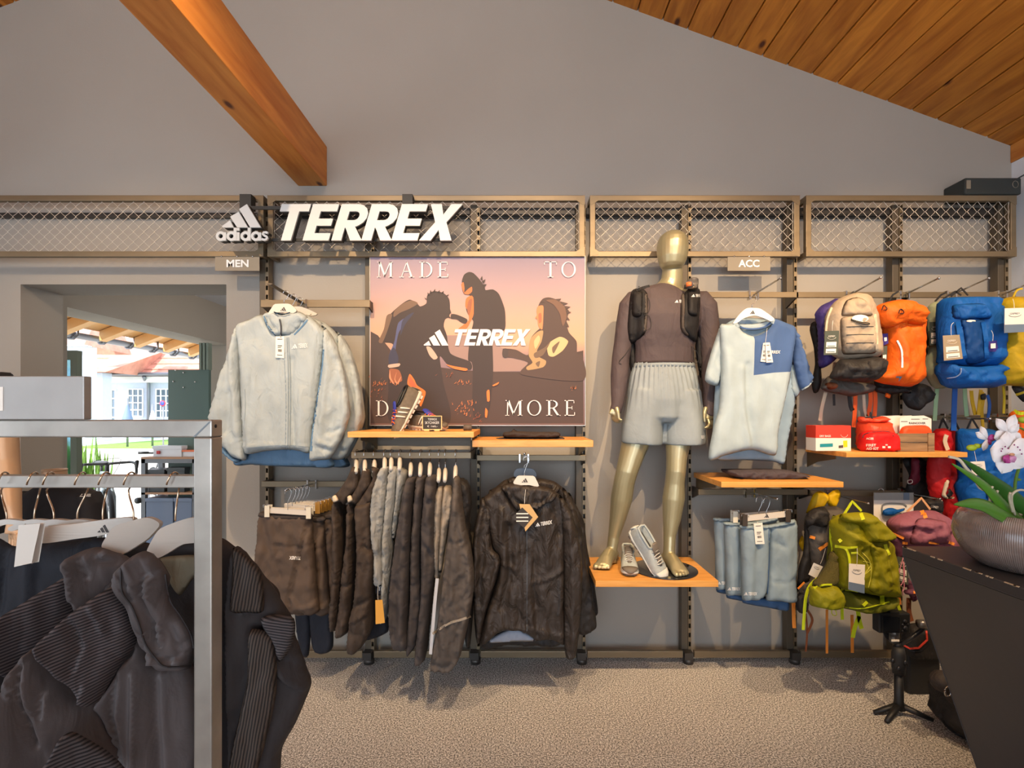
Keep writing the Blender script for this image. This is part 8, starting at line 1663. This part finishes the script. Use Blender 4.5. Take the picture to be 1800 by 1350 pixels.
def glaze():
    m = mat('taupe_glaze', (128, 112, 104), .22, var=.22, vscale=7, coat=.6, stretch=(1, 1, 3)); nt = m.node_tree; b = nt.nodes['Principled BSDF']
    tc = nt.nodes.new('ShaderNodeTexCoord'); s = nt.nodes.new('ShaderNodeSeparateXYZ'); nt.links.new(tc.outputs['Object'], s.inputs[0])
    a = nt.nodes.new('ShaderNodeMath'); a.operation = 'ARCTAN2'; nt.links.new(s.outputs[0], a.inputs[0]); nt.links.new(s.outputs[1], a.inputs[1])
    k = nt.nodes.new('ShaderNodeMath'); k.operation = 'MULTIPLY'; k.inputs[1].default_value = 240; nt.links.new(a.outputs[0], k.inputs[0])
    q = nt.nodes.new('ShaderNodeMath'); q.operation = 'SINE'; nt.links.new(k.outputs[0], q.inputs[0])
    u = nt.nodes.new('ShaderNodeBump'); u.inputs['Strength'].default_value = .35; u.inputs['Distance'].default_value = .002; nt.links.new(q.outputs[0], u.inputs['Height']); nt.links.new(u.outputs[0], b.inputs['Normal']); return m
PC = Vector((1.395, 1.33+CY, CT))
Geo().lathe(PC, [(.001, .0005), (.105, .0005), (.125, .006), (.150, .030), (.168, .066), (.172, .090), (.168, .118), (.158, .140), (.148, .150), (.141, .151), (.137, .145), (.140, .125), (.001, .120)], 64).obj('body', glaze(), po2)
orc = thing('orchid', 'white and magenta orchid with green leaves and pale roots growing in the pot', 'plant', PC+Vector((0, 0, .12)))
Geo().lathe(PC, [(.001, .128), (.08, .130), (.139, .124)], 24).obj('bark_soil', mat('bark', (74, 58, 44), .9, bump=1, bscale=60), orc)
M_leaf = mat('orchid_leaf', (78, 128, 34), .35, var=.12, vscale=6); M_leafd = mat('orchid_leaf_dark', (52, 98, 34), .35, var=.12, vscale=6)
def leaf(pts, widths, m, d, tilt=.4, name='leaf'):
    g = Geo(); C_ = spline([P(x, y, dd) for (x, y), dd in zip(pts, d)], 6); n = len(C_); V = []
    for i, c in enumerate(C_):
        f = i/(n-1); w_ = np.interp(f, np.linspace(0, 1, len(widths)), widths)*1.33/F/2
        t_ = (C_[min(i+1, n-1)]-C_[max(i-1, 0)]).normalized(); sd = t_.cross(Vector((0, -1, 0))).normalized(); sd = (sd+Vector((0, tilt, 0))).normalized(); nn = sd.cross(t_).normalized()
        for q, z in ((-1, .010), (-.5, .002), (0, -.003), (.5, .002), (1, .010)): V.append(c+sd*w_*q+nn*(-z)*w_*30)
        for q, z in ((1, .010), (.5, .002), (0, -.003), (-.5, .002), (-1, .010)): V.append(c+sd*w_*q+nn*(-z)*w_*30+nn*.0025)
    Fs = [(i*10+k, i*10+(k+1) % 10, i*10+10+(k+1) % 10, i*10+10+k) for i in range(n-1) for k in range(10)]
    return g.add(V, Fs).obj(name, m, orc)
leaf([(1820, 930), (1792, 886), (1740, 842), (1690, 806)], [14, 26, 24, 14, 1], M_leafd, [1.34, 1.33, 1.32, 1.30], -.3)
leaf([(1822, 940), (1778, 900), (1730, 852), (1672, 815)], [16, 24, 24, 13, 1], M_leaf, [1.33, 1.30, 1.27, 1.24])
leaf([(1815, 935), (1770, 908), (1725, 886), (1676, 887)], [18, 26, 27, 18, 1], M_leaf, [1.31, 1.28, 1.24, 1.21], .5)
leaf([(1830, 930), (1850, 880), (1890, 860)], [18, 28, 1], M_leafd, [1.33, 1.30, 1.27])
M_stem = mat('orchid_stem', (96, 132, 46), .5); M_root = mat('aerial_root', (196, 184, 156), .6, var=.1)
Geo().tube(spline([P(1800, 930, 1.36), P(1784, 860, 1.36), P(1796, 810, 1.34), P(1815, 770, 1.33)]), .0036, 8).obj('stem', M_stem, orc)
Geo().ell(P(1790, 843, 1.355), (.006, .006, .004), 8, 6).obj('stem', M_stem, orc)
Geo().tube(spline([P(1815, 770, 1.33), P(1790, 752, 1.33), P(1750, 772, 1.335), P(1712, 786, 1.34)]), .0026, 8).obj('stem', M_stem, orc)
for i, pts in enumerate(([(1795, 905, 1.33), (1745, 893, 1.30), (1740, 870, 1.29), (1722, 845, 1.28), (1700, 825, 1.27), (1686, 808, 1.27), (1668, 803, 1.27)], [(1830, 880, 1.28), (1800, 862, 1.26), (1782, 866, 1.26), (1778, 880, 1.27), (1784, 905, 1.29)], [(1776, 866, 1.25), (1774, 876, 1.26), (1780, 900, 1.28)], [(1738, 872, 1.29), (1750, 868, 1.29), (1754, 862, 1.29)], [(1712, 838, 1.275), (1722, 858, 1.275), (1738, 862, 1.28), (1745, 855, 1.28)])):
    Geo().tube(spline([P(*q) for q in pts]), [.0036, .0036, .0034, .0033, .0032, .0030, .0030][0] if i < 1 else .0028, 8).obj('aerial_root', M_root, orc)
M_pet = mat('petal_white', (238, 230, 226), .6, var=.03, vscale=20); M_mag = mat('petal_magenta', (176, 60, 130), .5); M_magl = mat('petal_pink', (208, 140, 176), .5); M_bud = mat('bud_green', (166, 186, 42), .5); M_spot = mat('petal_spot', (132, 30, 96), .6)
def petal(cx, cy, L, w_, ang, d, curl, m, par, name='petal', tilt=0):
    """broad petal from (cx, cy) outwards at angle ang (photo degrees)"""
    a = math.radians(ang); ux, uy = math.cos(a), -math.sin(a); g = Geo(); V = []; n = 9; k = 7
    for i in range(n):
        f = i/(n-1); hw = w_/2*math.sin(math.pi*min(1, .10+f*.92))**.6*(.45+.75*f if f < .7 else 1.0-.35*(f-.7)/.3*1.0)
        for j in range(k):
            q = j/(k-1)*2-1; px = cx+ux*L*f-uy*hw*q; py = cy+uy*L*f+ux*hw*q
            V.append(P(px, py, d+tilt*f-curl*math.sin(math.pi*f)*1.0+.010*q*q*curl/.01*.5+.0018*math.sin(7*q+5*f)))
    nV = len(V); V += [v+Vector((0, .0012, 0)) for v in V]
    Fs = [(i*k+j, i*k+j+1, (i+1)*k+j+1, (i+1)*k+j) for i in range(n-1) for j in range(k-1)]; Fs += [tuple(x+nV for x in reversed(f)) for f in Fs]
    return g.add(V, Fs).obj(name, m, par)
f1 = Geo().ell(P(1776, 800, 1.285), (.006, .006, .006), 10, 6).obj('flower', M_pet, orc, label='large white spotted blossom')
for L, w_, an, dd, cu in ((34, 50, 168, 1.29, .008), (38, 40, 250, 1.295, .006), (44, 46, 20, 1.29, .008), (40, 34, 95, 1.30, .006), (36, 36, 315, 1.295, .006)): petal(1774, 797, L, w_, an, dd, cu, M_pet, f1)
petal(1776, 800, 17, 20, 235, 1.278, .006, M_mag, f1, 'lip'); petal(1776, 800, 15, 18, 300, 1.276, .006, M_magl, f1, 'lip'); Geo().ell(P(1779, 799, 1.272), (.006, .005, .004), 10, 6).obj('column', mat('column_yellow', (206, 150, 110), .5), f1)
for (x, y) in ((1762, 789), (1767, 785), (1772, 788), (1789, 786), (1793, 791), (1760, 793), (1796, 798), (1783, 782)): Geo().ell(P(x, y, 1.276), (.0022, .001, .0022), 8, 4).obj('spot', M_spot, f1, bvh=False)
f2 = Geo().ell(P(1738, 772, 1.33), (.006, .006, .006), 10, 6).obj('flower', M_magl, orc, label='half-opened blossom seen from the side')
for L, w_, an, cu, m in ((26, 14, 118, .008, M_pet), (22, 13, 250, .008, M_pet), (24, 15, 150, .006, M_pet), (16, 14, 20, .006, M_mag), (12, 10, 300, .004, M_mag)): petal(1736, 772, L, w_, an, 1.325, cu, m, f2)
f3 = Geo().ell(P(1772, 752, 1.32), (.006, .006, .006), 10, 6).obj('flower', M_pet, orc, label='upper white blossom turned away')
for L, w_, an, cu in ((36, 24, 70, .008), (34, 20, 128, .008), (26, 26, 200, .006), (28, 26, 330, .006), (26, 20, 40, .01)): petal(1772, 762, L, w_, an, 1.315, cu, M_pet, f3)
for (x, y, r) in ((1708, 787, .010), (1718, 784, .008), (1800, 738, .011), (1806, 806, .010)): Geo().ell(P(x, y, 1.335), (r*1.3, r*.9, r*.85), 12, 8).obj('bud', M_bud, orc)
# ================================================================ CAMERA GEAR BY THE COUNTER
Lq = lambda *p: cr(1500, 940, 3.293, p)
def Lp(u, v, d): x, y = Lq((u, v))[0]; return P(x, y, d)
gb = thing('gimbal_camera', 'black camera on a handheld gimbal with small tripod feet on the carpet', 'camera', Lp(262, 960, 2.40))
hub = Lp(264, 960, 2.40); hub.z = .05
for tip in ((120, 886, 2.40), (192, 1040, 2.33), (462, 1022, 2.34)):
    q = Lp(*tip); q.z = .012; Geo().loft([hub, hub+(q-hub)*.5, q], [(.016, .014), (.014, .011), (.010, .009)], 10).obj('tripod_leg', M_black, gb)
top = Lp(262, 790, 2.40); Geo().tube([hub-Vector((0, 0, .02)), hub+Vector((0, 0, .02)), top], [.026, .020, .019], 16).obj('extension_tube', M_black, gb)
gp = Lp(262, 650, 2.40); Geo().loft([top-Vector((0, 0, .01)), top+(gp-top)*.3, top+(gp-top)*.7, gp], [(.026, .026), (.031, .030), (.029, .030), (.024, .024)], 16).obj('grip', mat('grip_rubber', (30, 30, 32), .6), gb)
M_gd = mat('gimbal_metal', (44, 44, 48), .35, .4)
for u, v in ((228, 730), (262, 775), (300, 740)): Geo().ell(Lp(u, v, 2.37), (.009, .008, .012), 10, 6).obj('knob', M_gd, gb)
arm = spline([gp, Lp(240, 615, 2.44), Lp(200, 590, 2.48), Lp(190, 540, 2.50), Lp(220, 500, 2.48)], 4); Geo().tube(arm, .013, 10).obj('gimbal_arm', M_gd, gb)
arm = spline([Lp(262, 640, 2.42), Lp(330, 600, 2.46), Lp(400, 545, 2.46), Lp(400, 515, 2.44)], 4); Geo().tube(arm, .011, 10).obj('gimbal_arm', M_gd, gb)
for u, v, ax in ((400, 515, (1, 0, 0)), (236, 600, (0, 0, 1)), (240, 570, (0, 0, 1))): c_ = Lp(u, v, 2.43); Geo().tube([c_-Vector(ax)*.02, c_+Vector(ax)*.02], .020, 16).obj('motor', mat('motor_grey', (120, 116, 112), .3, .6), gb)
a, b = Lp(150, 572, 2.38), Lp(332, 456, 2.38); cb = Geo().box(a.x, b.x, a.y, a.y+.05, a.z, b.z).obj('camera_body', M_black, gb, smooth=False, bevel=.006)
a2, b2 = Lp(168, 562, 2.379), Lp(268, 474, 2.379); Geo().box(a2.x, b2.x, a2.y-.004, a2.y, a2.z, b2.z).obj('screen', mat('screen_glass', (22, 24, 28), .12), gb, smooth=False, bevel=.002)
for u, v, r in ((298, 500, .009), (300, 540, .011), (284, 520, .004), (316, 516, .004), (284, 556, .004)): c_ = Lp(u, v, 2.378); Geo().tube([c_+Vector((0, -.004, 0)), c_], r, 12).obj('button', M_gd, gb)
a3, b3 = Lp(195, 456, 2.40), Lp(250, 436, 2.40); Geo().box(a3.x, b3.x, a3.y-.02, a3.y+.02, a3.z, b3.z).obj('viewfinder', M_black, gb, smooth=False, bevel=.003)
Geo().tube([Lp(240, 515, 2.43), Lp(240, 515, 2.60)], .034, 18).obj('lens', M_black, gb); Geo().box(*(lambda p, q: (p.x, q.x, p.y-.001, p.y+.001, p.z, q.z))(Lp(220, 618, 2.385), Lp(266, 606, 2.385))).obj('label', M_tag, gb, smooth=False)
# case with a red rim and the black shoulder bag
t = thing('gear_case', 'black case with a red rim standing against the wall behind the gimbal', 'bag', Lp(360, 690, 2.62))
sh = lambda pts: pts
puff('body', Lq((290, 560), (300, 520), (400, 510), (440, 560), (470, 640), (480, 700), (400, 716), (300, 706), (276, 650)), 2.60, .06, PK['black'], t, R=10, nz=(.004, 10, 10)); strap('red_rim', Lq((292, 640), (330, 660), (380, 656), (428, 610), (424, 556)), 3, mat('red_rim', (206, 66, 50), .5), t, d=(2.54,), lift=.006, smooth=False); strap('grey_rim', Lq((300, 660), (380, 676), (440, 630)), 2, M_gd, t, d=(2.54,), lift=.005)
Geo().box(P(1590, 0, 2.6).x, P(1645, 0, 2.6).x, 2.57+CY, 2.66+CY, 0.0, P(0, 1130, 2.6).z).obj('base', M_black, t, smooth=False, bevel=.01)
t = thing('shoulder_bag', 'black padded shoulder bag on the carpet, half behind the counter', 'bag', Lp(560, 1160, 2.25))
puff('body', Lq((470, 1040), (486, 990), (476, 900), (500, 850), (560, 840), (700, 900), (800, 1000), (820, 1200), (700, 1220), (640, 1176), (580, 1140), (520, 1090)), 2.26, .14, PK['black'], t, R=18, nz=(.012, 12, 14), seed=1, folds=[(Lq((520, 900), (540, 1000), (560, 1110)), 4, .02)])
puff('flap', Lq((446, 840), (470, 800), (500, 782), (530, 790), (560, 860), (580, 950), (560, 980), (520, 920), (470, 890)), 2.20, .05, fabric('bag_flap', (58, 52, 50), .6, .4), t, R=9, step=4, nz=(.01, 8, 8)); cord('buckle_ring', [(x, y, 2.14) for x, y in Lq((530, 900), (545, 880), (565, 900), (560, 930), (535, 930), (530, 905))], .004, M_chrome, t)
strap('shoulder_strap', Lq((500, 1040), (540, 1100), (600, 1150), (650, 1176)), 6, M_loop, t, d=(2.1,), lift=.006)
